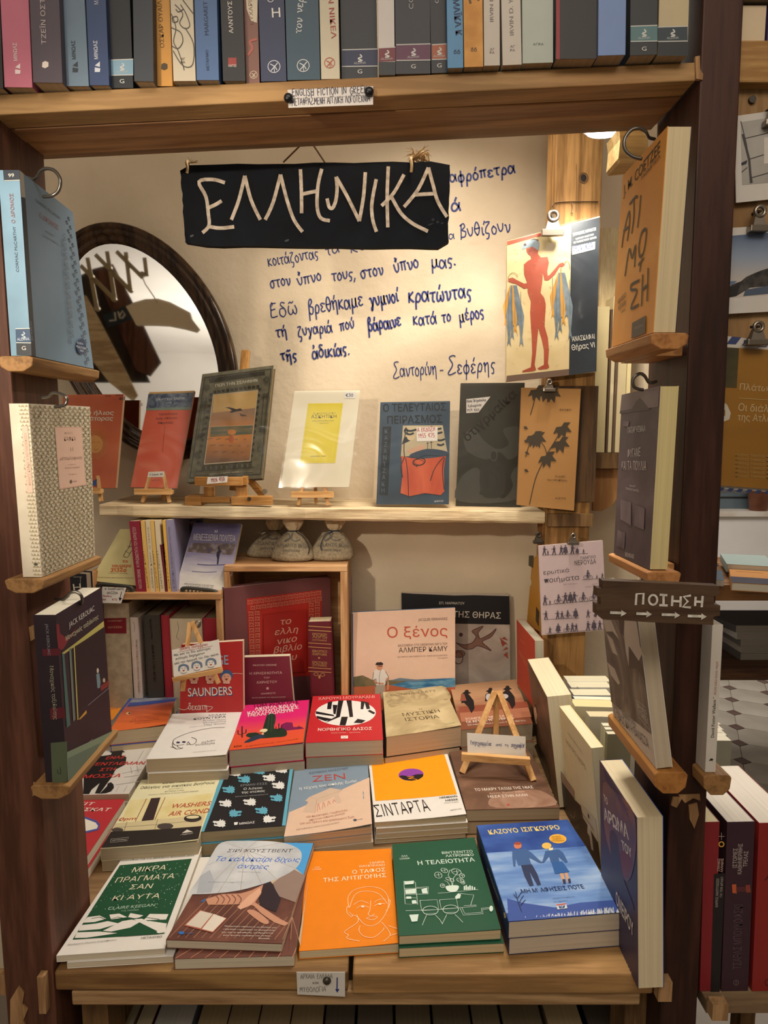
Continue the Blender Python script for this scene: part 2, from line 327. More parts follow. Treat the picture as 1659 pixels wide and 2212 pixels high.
class Print:
    """draws on plane (o, n); coordinates are read in a zoomed view of the photograph and carried onto the plane by the camera ray"""
    def __init__(s, pl, zoom='f', lift=None, gap=.0003):
        s.pl = pl; s.z = zoom; s.v = []; s.f = []; s.m = []; s.i = []; s.k = 0; s.hold = False; s.gap = gap; s.lift = lift
    def mi(s, m):
        if isinstance(m, str): m = flat(m)
        if m not in s.m: s.m.append(m)
        return s.m.index(m)
    def P(s, p): return on_p(zz(s.z, p), s.pl)
    def pxm(s, p, r=1.0):   # metres per zoom pixel near p
        q = zz(s.z, p); w = on_p(q, s.pl); d = (w - EYE); zc = d.y * CP - d.z * SP
        return zc / F_ * ZM[s.z][2] * r
    def _split(s, pts, faces):
        # cut large pieces along a grid so that they follow a curling cover
        X, Y, o, w, h = s.grid; bm = bmesh.new(); vs = [bm.verts.new(p) for p in pts]
        for f in faces:
            try: bm.faces.new([vs[a] for a in f])
            except ValueError: pass
        for ax, L in ((X, w), (Y, h)):
            lo = min((p - o).dot(ax) for p in pts); hi = max((p - o).dot(ax) for p in pts)
            if hi - lo < L * .12: continue
            for k in range(1, 12):
                d = L * k / 12
                if lo < d < hi: bmesh.ops.bisect_plane(bm, geom=bm.verts[:] + bm.edges[:] + bm.faces[:], dist=1e-6, plane_co=o + ax * d, plane_no=ax)
        bm.verts.index_update(); r = [v.co.copy() for v in bm.verts], [tuple(v.index for v in f.verts) for f in bm.faces]; bm.free(); return r
    def _add(s, pts, faces, m):
        if s.lift and len(faces) <= 60: pts, faces = s._split(pts, faces)
        n = len(s.v); g = s.pl[1] * (s.gap + (min(s.k, 26) * .00003 + max(0, s.k - 26) * .000008)); s.k += not s.hold
        for p in pts:
            q = p + g
            if s.lift: q = q + s.pl[1] * s.lift(p)
            s.v.append(q)
        mi = s.mi(m)
        for f in faces: s.f.append(tuple(n + a for a in f)); s.i.append(mi)
    def poly(s, m, pts, smooth=False):
        if smooth: pts = cr(pts, 4, True)
        s._add([s.P(p) for p in pts], [tuple(range(len(pts)))], m); return s
    def rect(s, m, TL, TR, BR, BL, n=6):
        a, b, c, d = [s.P(p) for p in (TL, TR, BR, BL)]; v = []; f = []
        for j in range(n + 1):
            for i in range(n + 1):
                u = i / n; w = j / n; v.append((a * (1 - u) + b * u) * (1 - w) + (d * (1 - u) + c * u) * w)
        for j in range(n):
            for i in range(n): q = j * (n + 1) + i; f.append((q, q + 1, q + n + 2, q + n + 1))
        s._add(v, f, m); return s
    def ell(s, m, c, rx, ry, rot=0, n=28, a0=0, a1=360):
        pts = []
        for k in range(n + (a1 - a0 != 360)):
            t = R(a0 + (a1 - a0) * k / n); x = rx * math.cos(t); y = ry * math.sin(t); cr_, sr = math.cos(R(rot)), math.sin(R(rot))
            pts.append((c[0] + x * cr_ - y * sr, c[1] + x * sr + y * cr_))
        return s.poly(m, pts)
    def line(s, m, pts, w, smooth=True, closed=False, taper=False):
        if smooth and len(pts) > 2: pts = cr(pts, 4, closed)
        W = s.pxm(pts[0]) * w / 2; P = [s.P(p) for p in pts]; N = s.pl[1]; v = []; f = []; k = len(P)
        for j in range(k):
            t = P[(j + 1) % k] - P[j - 1] if (closed or 0 < j < k - 1) else (P[1] - P[0] if j == 0 else P[-1] - P[-2])
            if t.length < 1e-9: t = Vector((1, 0, 0))
            q = N.cross(t.normalized()) * W * ((math.sin(math.pi * (j + .4) / (k)) if taper else 1))
            v += [P[j] + q, P[j] - q]
        for j in range(k if closed else k - 1): a = 2 * j; b = 2 * ((j + 1) % k); f.append((a, a + 1, b + 1, b))
        s._add(v, f, m); return s
    def ring(s, m, c, rx, ry, w, rot=0, n=24):
        pts = [(c[0] + rx * math.cos(2 * math.pi * k / n) * math.cos(R(rot)) - ry * math.sin(2 * math.pi * k / n) * math.sin(R(rot)),
                c[1] + rx * math.cos(2 * math.pi * k / n) * math.sin(R(rot)) + ry * math.sin(2 * math.pi * k / n) * math.cos(R(rot))) for k in range(n)]
        return s.line(m, pts, w, False, True)
    def _frame(s, x0, y0, x1, y1, h):
        P = s.P((x0, y0)); Q = s.P((x1, y1)); X = Q - P; L = X.length; X = X / L; U = s.pl[1].cross(X).normalized()
        a = proj(P); b = proj(P + U * .001); pm = math.hypot(a[0] - b[0], a[1] - b[1]) / .001
        return P, X, U, L, h * ZM[s.z][2] / pm
    def text(s, m, st, x0, y0, x1, y1, h, bold=0, sh=0):
        P, X, U, L, hm = s._frame(x0, y0, x1, y1, h); v, f = glyphs(st, bold)
        if not v: return s
        s._add([P + X * (a[0] * L + sh * a[1] * hm) + U * (a[1] * hm) for a in v], f, m); return s
    def hand(s, m, st, x0, y0, x1, y1, h, w=2.2, jit=.05, seed=0):
        rnd = random.Random(len(st) + seed); P, X, U, L, hm = s._frame(x0, y0, x1, y1, h)
        st = unicodedata.normalize('NFD', st); cur = 0; items = []
        for ch in st:
            if unicodedata.combining(ch):
                px = last if items else 0
                if ch in '\u0301': items.append([(px + .45, 1.25), (px + .62, 1.65)])
                elif ch in '\u0313\u0314': items.append([(px + .3, 1.35), (px + .45, 1.55), (px + .35, 1.75)])
                elif ch == '\u0342': items.append([(px + .2, 1.35), (px + .4, 1.5), (px + .6, 1.35), (px + .8, 1.5)])
                else: items.append([(px + .4, 1.35), (px + .45, 1.3)])
                continue
            g = HW.get(ch) or HW['ο']; last = cur; dy = rnd.uniform(-jit, jit) * 2
            for stc in g[1]: items.append([(cur + x + rnd.uniform(-jit, jit) * .6, y + dy + rnd.uniform(-jit, jit) * .6) for x, y in stc])
            cur += g[0] + .18
        sx = L / max(cur, .1); n0 = s.k; Wd = s.pxm((x0, y0)) * w / 2; N = s.pl[1]
        v = []; f = []
        for it in items:
            pts = cr(it, 3) if len(it) > 2 else it
            PP = [P + X * (a * sx) + U * (b * hm) for a, b in pts]; k = len(PP); b0 = len(v)
            for j in range(k):
                t = PP[min(j + 1, k - 1)] - PP[max(j - 1, 0)]
                if t.length < 1e-9: t = X
                q = N.cross(t.normalized()) * Wd; e = t.normalized() * Wd * (-.6 if j == 0 else .6 if j == k - 1 else 0)
                v += [PP[j] + q + e, PP[j] - q + e]
            for j in range(k - 1): a = b0 + 2 * j; f.append((a, a + 1, a + 3, a + 2))
        s._add(v, f, m); return s
    def build(s, name, parent, label=None):
        if not s.v: return None
        return mobj(name, s.v, s.f, s.m, s.i, parent, label=label)
PRINTS = []
# ---------------------------------------------------------------- books
class Book: pass
def book(zoom, c4, pl, t, cover, label, pg='#cfc3ab', spine='L', hb=False, sc=None, curl=0, group=None, name='paperback_book', back=None, cat='book', prints=True, drop=0, dx=0, dy=0, up=None, pglabel=None):
    """c4 TL TR BR BL of the front cover in a zoomed view, pl its plane; the book's thickness t goes behind the plane"""
    N = pl[1]
    if hb and name == 'paperback_book': name = 'hardcover_book'
    if c4[0] is not None and isinstance(c4[0], Vector): w4 = c4
    else: w4 = [on_p(zz(zoom, p), pl) for p in c4]
    off = -N * drop + Vector((dx, dy, 0)); w4 = [p + off for p in w4]
    TL, TR, BR, BL = w4; X = (BR - BL).normalized(); Y = N.cross(X).normalized(); rot = Matrix((X, Y, N)).transposed()
    org = BL - N * t
    root = empty(name, org, label, cat, group, rot)
    def S(u, v): return (TL * (1 - u) + TR * u) * v + (BL * (1 - u) + BR * u) * (1 - v)
    wd_ = (BR - BL).length; ht_ = (TL - BL).length
    c = .0022 if hb else .0007; ov = .003 if hb else .0004
    def lift(p):
        if not curl: return 0
        q = p - BL; u = q.dot(X) / wd_; v = q.dot(Y) / ht_
        if spine == 'R': u = 1 - u
        u = max(0, min(1, u)); v = max(0, min(1, v)); return curl * (u ** 2.5) * (1 - .55 * v)
    mb = MB()
    def slab(u0, u1, v0, v1, z0, z1, mi, n=1, cl=False):
        v = []; f = []
        for zi in (z0, z1):
            for j in range(n + 1):
                for i in range(n + 1):
                    p = S(u0 + (u1 - u0) * i / n, v0 + (v1 - v0) * j / n); v.append(p + N * (zi + (lift(p) if cl else 0)))
        m = (n + 1) ** 2
        for j in range(n):
            for i in range(n):
                q = j * (n + 1) + i; f.append((q, q + 1, q + n + 2, q + n + 1)); f.append((m + q, m + q + n + 1, m + q + n + 2, m + q + 1))
        for i in range(n):
            for (a, b) in ((i, i + 1), ((n) * (n + 1) + i + 1, n * (n + 1) + i), ((i + 1) * (n + 1), i * (n + 1)), (i * (n + 1) + n, (i + 1) * (n + 1) + n)): f.append((b, a, m + a, m + b))
        mb.add((v, f), mi)
    eu = c / wd_; ev = c / ht_
    slab(0, 1, 0, 1, 0, -c, 0, 12 if curl else 1, bool(curl)); slab(0, 1, 0, 1, -t + c, -t, 2)
    if spine == 'L': slab(0, eu, 0, 1, -c, -t + c, 1)
    elif spine == 'R': slab(1 - eu, 1, 0, 1, -c, -t + c, 1)
    elif spine == 'T': slab(0, 1, 1 - ev, 1, -c, -t + c, 1)
    elif spine == 'B': slab(0, 1, 0, ev, -c, -t + c, 1)
    def mm(x): return flat(x) if isinstance(x, str) else x
    mats = [mm(cover), mm(sc or cover), mm(back or sc or cover)]
    co = mb.build('cover', mats, root, bevel=.0012 if hb else 0)
    ou = ov / wd_; ovv = ov / ht_
    l = eu * 1.1 if spine == 'L' else ou; r = eu * 1.1 if spine == 'R' else ou; b_ = ev * 1.1 if spine == 'B' else ovv; t_ = ev * 1.1 if spine == 'T' else ovv
    mb = MB(); slab(l, 1 - r, b_, 1 - t_, -c * 1.05, -t + c * 1.05, 0)
    po = mb.build('page_block', pages(pg), root, label=pglabel)
    B = Book(); B.root = root; B.N = N; B.w4 = w4; B.X = X; B.Y = Y; B.t = t; B.w = wd_; B.h = ht_; B.S = S
    B.pr = Print((BL, N), zoom, lift if curl else None, gap=.0004); B.pr.root = root; B.pr.grid = (X, Y, BL, wd_, ht_)
    if prints: PRINTS.append((B.pr, root, 'cover_print'))
    # spine plane for spine lettering
    if spine in 'LR':
        ed = (TL - BL) if spine == 'L' else (TR - BR); sd = ed.cross(N).normalized(); sd = sd if sd.dot(-X if spine == 'L' else X) > 0 else -sd; pt = BL if spine == 'L' else BR
        B.sp = Print((pt, sd), zoom, gap=.0003); PRINTS.append((B.sp, root, 'spine_print'))
    return B
def stack_below(B, zoom, c4, pl, ts, cover, labels, **kw):
    """lower copies in a pile; each sits under the one above"""
    d = B.t; rnd = random.Random(len(labels[0]))
    for t, lb in zip(ts, labels):
        book(zoom, c4, pl, t, cover, lb, prints=False, drop=d + .0006, dx=rnd.uniform(-.003, .003), dy=rnd.uniform(-.003, .002), **kw); d += t + .0006
def sleeve(B, zoom, c4, parent=None, gap=.004, back=.006):
    pl = (B.w4[3] + B.N * gap, B.N); a = [on_p(zz(zoom, p), pl) for p in c4]
    n = 8; v = []; f = []
    rnd = random.Random(3)
    for j in range(n + 1):
        for i in range(n + 1):
            u = i / n; w = j / n; p = (a[0] * (1 - u) + a[1] * u) * (1 - w) + (a[3] * (1 - u) + a[2] * u) * w
            v.append(p + B.N * (rnd.uniform(-.0004, .0004) * (0 < i < n and 0 < j < n)))
    for j in range(n):
        for i in range(n): q = j * (n + 1) + i; f.append((q, q + n + 1, q + n + 2, q + 1))
    mobj('plastic_sleeve', v, f, plastic(), None, parent or B.root, smooth=True)
# ================================================================ the setting
PLASTER = cloud('#cdbb9f', '#dccbb0', scale=3.5, rough=.85, bump=.0, spec=.1)
_b = PLASTER.node_tree; _n = _b.nodes.new('ShaderNodeTexNoise'); _n.inputs['Scale'].default_value = 55; _n.inputs['Detail'].default_value = 6
_n2 = _b.nodes.new('ShaderNodeBump'); _n2.inputs['Strength'].default_value = .35; _n2.inputs['Distance'].default_value = .004
_t = _b.nodes.new('ShaderNodeTexCoord'); _b.links.new(_t.outputs['Object'], _n.inputs['Vector']); _b.links.new(_n.outputs[0], _n2.inputs['Height'])
_b.links.new(_n2.outputs[0], _b.nodes['Principled BSDF'].inputs['Normal'])
WHITE = cloud('#d2cdc6', '#dedad3', scale=2, rough=.8, spec=.1)
WALLY = 1.70
wall_back = MB().box(-2.4, .66, WALLY, WALLY + .1, 0, 2.75).build('wall_back', PLASTER); tag(wall_back, kind='structure')
tag(MB().box(.66, .76, 1.9, 5.6, 0, 2.75).build('wall_right', WHITE), kind='structure')
tag(MB().box(.3, .76, 1.8, 1.9, 0, 2.75).build('wall_recess', WHITE), kind='structure')
floor = MB().box(-2.6, 4.6, -2.5, 5.8, -.05, -.004).build('floor', flat('#8d8377', .6)); tag(floor, kind='structure')
tag(MB().box(-2.6, 4.6, -2.5, 5.8, 2.75, 2.8).build('ceiling', WHITE), kind='structure')
tag(MB().box(-2.6, 4.6, 5.7, 5.8, 0, 2.75).build('wall_far', flat('#6f6a68', .7)), kind='structure')
tag(MB().box(-2.6, 4.6, -2.6, -2.5, 0, 2.75).build('wall_front', WHITE), kind='structure')
pw = MB().box(1.6, 4.6, 5.1, 5.4, 0, .86).box(1.58, 4.6, 5.07, 5.43, .86, .90, 1).build('wall_parapet', [WHITE, cloud('#cfc7bb', '#b9ab99', scale=6, rough=.6)]); tag(pw, kind='structure')
tag(MB().box(1.6, 4.6, 5.075, 5.1, 0, .10).build('baseboard_far', cloud('#bdb3a6', '#a79c90', scale=8, rough=.5)), kind='structure')
# floor tiles with dark insets, laid on a turned grid
def poly_prism(pts, z0, z1):
    n = len(pts); v = [Vector((x, y, z1)) for x, y in pts] + [Vector((x, y, z0)) for x, y in pts]
    return v, [tuple(range(n)), tuple(range(2 * n - 1, n - 1, -1))] + [(i, n + i, n + (i + 1) % n, (i + 1) % n) for i in range(n)]
G = .194; ga = R(-24); q = .038
octo = [(-G / 2 + q, -G / 2), (G / 2 - q, -G / 2), (G / 2, -G / 2 + q), (G / 2, G / 2 - q), (G / 2 - q, G / 2), (-G / 2 + q, G / 2), (-G / 2, G / 2 - q), (-G / 2, -G / 2 + q)]
t0 = MB().add(poly_prism([(x * .985, y * .985) for x, y in octo], -.006, .002)).build('tile', cloud('#8f8577', '#aba192', scale=3, rough=.35, spec=.5), floor)
d0 = MB().add(poly_prism([(q * .92, 0), (0, q * .92), (-q * .92, 0), (0, -q * .92)], -.006, .0025)).build('inset_tile', cloud('#4c3530', '#5d463c', scale=9, rough=.35), floor)
first = True
for i in range(-5, 9):
    for j in range(-8, 6):
        for src, off in ((t0, .5), (d0, 0)):
            x = 2.04 + ((i + off) * math.cos(ga) - (j + off) * math.sin(ga)) * G; y = 3.81 + ((i + off) * math.sin(ga) + (j + off) * math.cos(ga)) * G
            if not (1.15 < x < 2.95 and 2.55 < y < 5.0) or x < .42 * y - .1: continue
            px = proj(Vector((x, y, 0)))
            if px[0] > 1760 or px[0] < 1480: continue
            o = src.copy(); COL.objects.link(o); o.location = (x, y, 0); o.rotation_euler = (0, 0, ga); o.parent = floor
for s in (t0, d0): s.location = (2.6, 4.9, 0)
t0.location = (2.74, 4.95, 0)
# ---------------------------------------------------------------- posts and top shelf
DKW = wood('#2f1a12', '#45291e', 'z', 7, .5, '#20100a', .2, .12)
DKW2 = wood('#4f2f22', '#6c4534', 'z', 7, .55, '#2a140c', .25, .15)
PINE = wood('#96703f', '#c09a63', 'x', 8, .6, '#5a3414', .5, .25)
PINEY = wood('#a07a4a', '#c8a26c', 'y', 8, .6, '#5a3414', .5, .25)
PINEZ = wood('#a07b52', '#bd9a6f', 'z', 8, .6, '#5a3414', .5, .25)
OAK = wood('#b88a52', '#d6ab72', 'x', 12, .5, '#8a5a2a', .1, .12)
OAKZ = wood('#b88a52', '#d6ab72', 'z', 12, .5, '#8a5a2a', .1, .12)
DRIFT = wood('#b49f7c', '#dccaa6', 'x', 7, .8, '#6b5136', .35, .6)
OLD = wood('#5e452c', '#84653f', 'z', 9, .75, '#2e1d10', .5, .5)
OLDL = wood('#8a6538', '#b98d55', 'z', 7, .7, '#3e2612', .6, .4)
def post(name, xa, xb, y0, y1, z0, z1, mats, label, cat='post'):
    """xa (left, right) at the top, xb at the bottom"""
    r = empty(name, Vector(((xb[0] + xb[1]) / 2, (y0 + y1) / 2, z0)), label, cat)
    m = MB(); m.add(hexa([(xa[0], y0, z1), (xa[1], y0, z1), (xb[1], y0, z0), (xb[0], y0, z0), (xa[0], y1, z1), (xa[1], y1, z1), (xb[1], y1, z0), (xb[0], y1, z0)]))
    m.build('shaft', mats, r, bevel=.002); return r
pl_ = post('wooden_post', (-.507, -.443), (-.493, -.428), .8, .915, 0, 2.6, DKW2, 'dark reddish brown wooden post at the left end of the display opening', 'post')
pr_ = post('wooden_post', (.345, .388), (.372, .422), .8, .92, 0, 2.6, DKW, 'dark brown wooden post at the right end, behind the arrow sign', 'post')
# nicks and splinters where shelves were let into the posts
def chip(parent, p4, Y, m, name='bare_wood_patch'):
    a = [on_y(p, Y) for p in p4]; n = len(a); v = a + [q + Vector((0, .004, 0)) for q in a]
    mobj(name, v, [tuple(range(n))[::-1], tuple(range(n, 2 * n))] + [((i + 1) % n, n + (i + 1) % n, n + i, i)[::-1] for i in range(n)], m, None, parent)
BARE = wood('#8f6e4a', '#b08c62', 'z', 15, .8, '#5a3c1c', .3, .3)
chip(pl_, [(22, 2160), (40, 2130), (52, 2145), (48, 2170), (60, 2180), (50, 2205), (58, 2225), (22, 2225)], .798, BARE)
chip(pl_, [(72, 1690), (96, 1708), (95, 1718), (80, 1716), (70, 1720)], .798, BARE)
chip(pl_, [(62, 1355), (73, 1350), (75, 1380), (66, 1385)], .798, BARE)
chip(pr_, [(1502, 122), (1512, 120), (1513, 150), (1519, 160), (1518, 172), (1504, 170)], .798, BARE)
chip(pr_, [(1454, 1722), (1475, 1722), (1462, 1745), (1450, 1740)], .798, BARE)
chip(pr_, [(1466, 1718), (1512, 1716), (1513, 1730), (1498, 1724), (1480, 1735)], .798, BARE)
chip(pr_, [(1488, 1740), (1506, 1735), (1510, 1760), (1500, 1790), (1490, 1770)], .798, BARE)
# top shelf: three planks, tilted up to the right
TOPSH = empty('top_shelf', on_y((750, 190), .86), 'thick honey coloured wooden shelf spanning the opening under the top books', 'shelf')
def zt(X, top=True):   # height of the shelf's top / under side at X
    u = (X + .44) / .785
    return (1.8745 + u * .034) if top else (1.853 + u * .036)
ys = [.8, .836, .873, .912]; tones = [wood('#94744a', '#b3905f', 'x', 7, .55, '#6b4520', .35, .2), wood('#866140', '#a57f55', 'x', 8, .55, '#6b4520', .4, .2), wood('#8e6b42', '#ad875a', 'x', 6, .55, '#6b4520', .4, .2)]
for k in range(3):
    x0, x1 = -.446, .348; a, b = ys[k] + .0006, ys[k + 1] - .0006; dz = (0, -.0008, .0004)[k]
    m = MB(); m.add(hexa([(x0, a, zt(x0)), (x1, a, zt(x1)), (x1, a, zt(x1, 0) + dz), (x0, a, zt(x0, 0) + dz), (x0, b, zt(x0)), (x1, b, zt(x1)), (x1, b, zt(x1, 0) + dz), (x0, b, zt(x0, 0) + dz)]))
    m.build('plank', tones[k], TOPSH, bevel=.0015)
m = MB(); x0, x1 = -.446, .348
m.add(hexa([(x0, .9122, zt(x0) - .004), (x1, .9122, zt(x1) - .004), (x1, .9122, zt(x1, 0) + .002), (x0, .9122, zt(x0, 0) + .002), (x0, .928, zt(x0) - .004), (x1, .928, zt(x1) - .004), (x1, .928, zt(x1, 0) + .002), (x0, .928, zt(x0, 0) + .002)]))
m.build('back_batten', wood('#8d7456', '#a58a68', 'x', 8, .6, '#5b4024', .3, .2), TOPSH)
# ---------------------------------------------------------------- table
TZ = .80
TAB = empty('display_table', Vector((0, 1.2, 0)), 'rough pine plank table carrying the rows of books face up', 'table')
TOPW = wood('#7c5c38', '#a3804f', 'x', 6, .6, '#4e3014', .6, .3); TOPW2 = wood('#8e6d43', '#b68f5c', 'x', 6, .55, '#6b431c', .4, .3)
TOPW3 = wood('#7f6243', '#a3835c', 'x', 6, .6, '#4e3014', .4, .3)
E2 = [('plank', -.4315, -.047, .80, .915, .772, .7995, TOPW), ('plank', -.041, .352, .797, .985, .7695, .7985, TOPW2), ('plank', -.56, -.0475, .917, 1.03, .772, .7985, TOPW3),
      ('plank', -.035, .44, .987, 1.03, .772, .7985, TOPW3), ('plank', -.62, .5, 1.032, 1.24, .772, .7985, TOPW3), ('plank', -.62, .5, 1.242, 1.46, .772, .7985, TOPW3), ('plank', -.62, .5, 1.462, 1.698, .772, .7985, TOPW3)]
for n_, a, b, c, d, e, f_, mt in E2: MB().box(a, b, c, d, e, f_).build(n_, mt, TAB, bevel=.003)
MB().box(-.412, .338, .803, .823, .748, .7685).build('apron_board', wood('#8d6e4a', '#b08f66', 'x', 10, .7, '#4e3014', .3, .35), TAB, bevel=.002)
for X in (-.40, .355): MB().box(X - .02, X + .016, .845, .90, 0, .764).build('leg', OLD, TAB)
for X in (-.58, .46): MB().box(X - .02, X + .02, 1.6, 1.65, 0, .771).build('leg', OLD, TAB)
MB().box(-.4475, -.4385, .788, .7995, .750, .802).build('end_bracket', BARE, TAB)
MB().box(.3535, .371, .785, .7995, .770, .7975).build('end_bracket', BARE, TAB)
# ---------------------------------------------------------------- mid shelf and rough post
MS = empty('mid_shelf', Vector((-.1, 1.6, 1.30)), 'weathered pale driftwood shelf under the row of vintage books', 'shelf')
mz0 = on_y((200, 1089), 1.5).z; mz1 = on_y((1190, 1105), 1.5).z
mb0 = on_y((200, 1117), 1.5).z; mb1 = on_y((1190, 1129), 1.5).z
xa, xb = -.64, .362
def mz(X): return mz0 + (mz1 - mz0) * (X + .65) / 1.03
n = 26; v = []; f = []; rnd = random.Random(5)
for i in range(n + 1):
    X = xa + (xb - xa) * i / n; zt_ = mz(X); zb = zt_ - .0285
    fr = 1.5 + rnd.uniform(-.0025, .0025); z1 = zt_ - rnd.uniform(0, .0012)
    v += [(X, fr, z1 - .002), (X, fr + .003, z1), (X, 1.699, zt_), (X, 1.699, zb), (X, fr + .004, zb + rnd.uniform(-.0015, .0015)), (X, fr - .001, zb + .005)]
for i in range(n):
    for k in range(6): a = i * 6 + k; b = i * 6 + (k + 1) % 6; f.append((a, a + 6, b + 6, b))
f += [tuple(range(6)), tuple(n * 6 + k for k in range(5, -1, -1))]
mobj('board', v, f, DRIFT, None, MS)
OP = post('timber_post', (.364, .463), (.364, .464), 1.5, 1.58, .8, 2.6, OLDL, 'old knotty brown timber post at the right end of the driftwood shelf', 'post')
MB().box(.366, .468, 1.488, 1.4995, mz(.4) - .032, mz(.4) - .004).build('cleat', OLD, OP)
MB().box(.362, .470, 1.492, 1.4995, 1.345, 1.60).build('dark_board', wood('#3f2c1b', '#5c4228', 'z', 9, .75, '#20140a', .5, .5), OP)
# wire wrapped round the post, knot hole
w = [on_y(p, 1.497) for p in cr([(1193, 448), (1197, 440), (1215, 437), (1250, 436), (1292, 436)], 4)]
MB().tube(w, .0012, 5).build('wire_tie', flat('#4a3a2c', .4, .5, .6), OP)
w = [on_y(p, 1.496) for p in [(1236, 437), (1237, 450), (1235, 459), (1238, 463)]]
MB().tube(w, .0009, 5).build('wire_tie', flat('#4a3a2c', .4, .5, .6), OP)
kh = Print(PY(1.4995), 'z5', gap=.0006); kh.ell('#1c0f08', (555, 372), 18, 22).line('#3a2412', [(512, 290), (512, 400), (511, 575)], 2).ring('#5a3a1c', (555, 372), 26, 30, 5).build('knot_hole', OP)
# band of dark wood let into the post lower down
MB().box(.362, .466, 1.496, 1.4995, 1.075, 1.10).build('cleat', OLD, OP)
# ================================================================ books lying on the table, front row
WHT = '#dfdad2'; CRM = '#d8ccb2'
def full(B, m, n=6): # whole-cover ground
    p = B.pr; a = B.w4; v = []; f = []
    for j in range(n + 1):
        for i in range(n + 1): v.append(B.S(i / n, 1 - j / n))
    for j in range(n):
        for i in range(n): q = j * (n + 1) + i; f.append((q, q + n + 1, q + n + 2, q + 1))
    p._add(v, f, m)
# --- white book with green winter village
z = .8185
book('b4', [(520, 800), (1012, 775), (785, 1388), (128, 1427)], PZ(.8088), .0090, WHT, 'second copy of the white and dark green book, sticking out under the front left one', prints=False, name='paperback_book')
B = book('b4', [(480, 767), (958, 728), (733, 1340), (62, 1385)], PZ(z), .0094, WHT, 'white book with a dark green snowy village picture, front left of the table')
GR = '#1c4d33'; p = B.pr
p.rect(GR, (455, 828), (900, 787), (728, 1252), (162, 1288)).text('#7a7872', 'ΥΠΟΨΗΦΙΟ ΓΙΑ ΤΟ ΒΡΑΒΕΙΟ BOOKER 2022', 432, 806, 912, 770, 11)
for s_, a, b, c, d, h in (('ΜΙΚΡΑ', 527, 872, 735, 855, 32), ('ΠΡΑΓΜΑΤΑ', 422, 937, 786, 908, 34), ('ΣΑΝ', 510, 978, 648, 970, 32), ('ΚΙ ΑΥΤΑ', 405, 1047, 696, 1030, 32)):
    p.text('#e6dcc0', s_, a, b, c, d, h, -.008, .12)
p.text('#a9c2ae', 'CLAIRE KEEGAN', 378, 1105, 668, 1082, 20, 0, .12).text('#a9c2ae', '11η ΧΙΛΙΑΔΑ', 465, 1115, 570, 1108, 9)
rnd = random.Random(1); p.hold = True
for k in range(150):
    v_ = rnd.random(); y = 830 + v_ * 290; xl = 455 - (y - 828) * .64; xr = 895 - (y - 790) * .37
    x = xl + (xr - xl) * rnd.random(); y -= (x - xl) * .06; r_ = rnd.uniform(1, 3)
    p.poly('#cfe0cf', [(x - r_, y), (x, y - r_), (x + r_, y + .5), (x, y + r_)])
p.hold = False; p.k += 1
for q in ([(255, 1150), (330, 1140), (370, 1160), (300, 1180), (225, 1185)], [(390, 1135), (450, 1128), (500, 1150), (400, 1165)], [(520, 1125), (600, 1140), (560, 1160), (505, 1150)], [(640, 1130), (755, 1132), (740, 1165), (600, 1170)],
          [(215, 1200), (310, 1190), (380, 1175), (450, 1190), (330, 1225), (200, 1235)], [(470, 1175), (530, 1165), (580, 1180), (520, 1215), (400, 1240), (350, 1235)], [(190, 1245), (330, 1240), (440, 1250), (250, 1278), (175, 1280)],
          [(590, 1180), (640, 1175), (745, 1190), (735, 1245), (660, 1255), (700, 1230)], [(540, 1165), (590, 1160), (720, 1215), (700, 1245), (660, 1225)]): p.poly(WHT, q)
p.poly(GR, [(440, 1268), (590, 1190), (700, 1255), (480, 1270)])
p.line(GR, [(280, 1160), (330, 1150), (380, 1170), (440, 1150), (520, 1165), (600, 1150), (700, 1165)], 4, False)
p.text('#55534f', 'ΜΕΤΑΙΧΜΙΟ', 583, 1287, 712, 1277, 14, .01, .1).text('#8a8883', 'Μετάφραση: Μαρτίνα Ασκητοπούλου', 130, 1327, 430, 1295, 11, 0, .2)
# --- parasol book
DECK = '#6b4238'
B2 = book('b4', [(1140, 715), (1630, 745), (1532, 1385), (790, 1405)], PZ(.8155), .0158, DECK, 'lower copy of the book with the white parasol cover, turned out to the right', pg='#c9bda6')
p = B2.pr
for k in range(9): p.line('#c98f6c', [(800 + k * 90, 1402), (905 + k * 80, 1340)], 4, False)
p.poly('#c4a98c', [(1600, 1040), (1560, 1290), (1570, 1330), (1620, 900)])
B = book('b4', [(1095, 680), (1653, 692), (1455, 1312), (740, 1287)], PZ(.8285), .0122, DECK, 'book with a white parasol and bare legs on its cover, second in the front row', pg='#c9bda6')
p = B.pr
full(B, cloud('#54342e', '#744a3e', scale=22, stretch=(1, 1, 1)))
for k in range(17): # planks of the deck, light joints
    x0 = 770 + k * 50; p.line('#b98a6a', [(x0 - 10, 1275 + k * .8), (x0 + 250, 1010)] if x0 < 1190 else [(x0 - 10, 1288), (min(1520, x0 + 120), 1150)], 3, False)
p.poly('#c9b49a', [(1530, 800), (1620, 780), (1540, 1050), (1490, 1010), (1380, 930)])
p.poly('#8f7a70', [(1400, 940), (1520, 850), (1600, 895), (1540, 1060), (1430, 1020)])
p.poly('#4a9bd6', [(1420, 690), (1650, 694), (1590, 890), (1540, 850), (1560, 770), (1520, 720)], )
p.poly('#2f262c', [(1300, 960), (1380, 920), (1450, 1040), (1420, 1120), (1320, 1080)])
SK = '#c48f74'
p.poly(SK, [(985, 1040), (1080, 1010), (1200, 1005), (1270, 985), (1340, 950), (1325, 1010), (1290, 1060), (1350, 1100), (1450, 1165), (1500, 1190), (1470, 1205), (1410, 1185), (1330, 1130), (1280, 1080), (1230, 1070), (1100, 1075), (1000, 1075)])
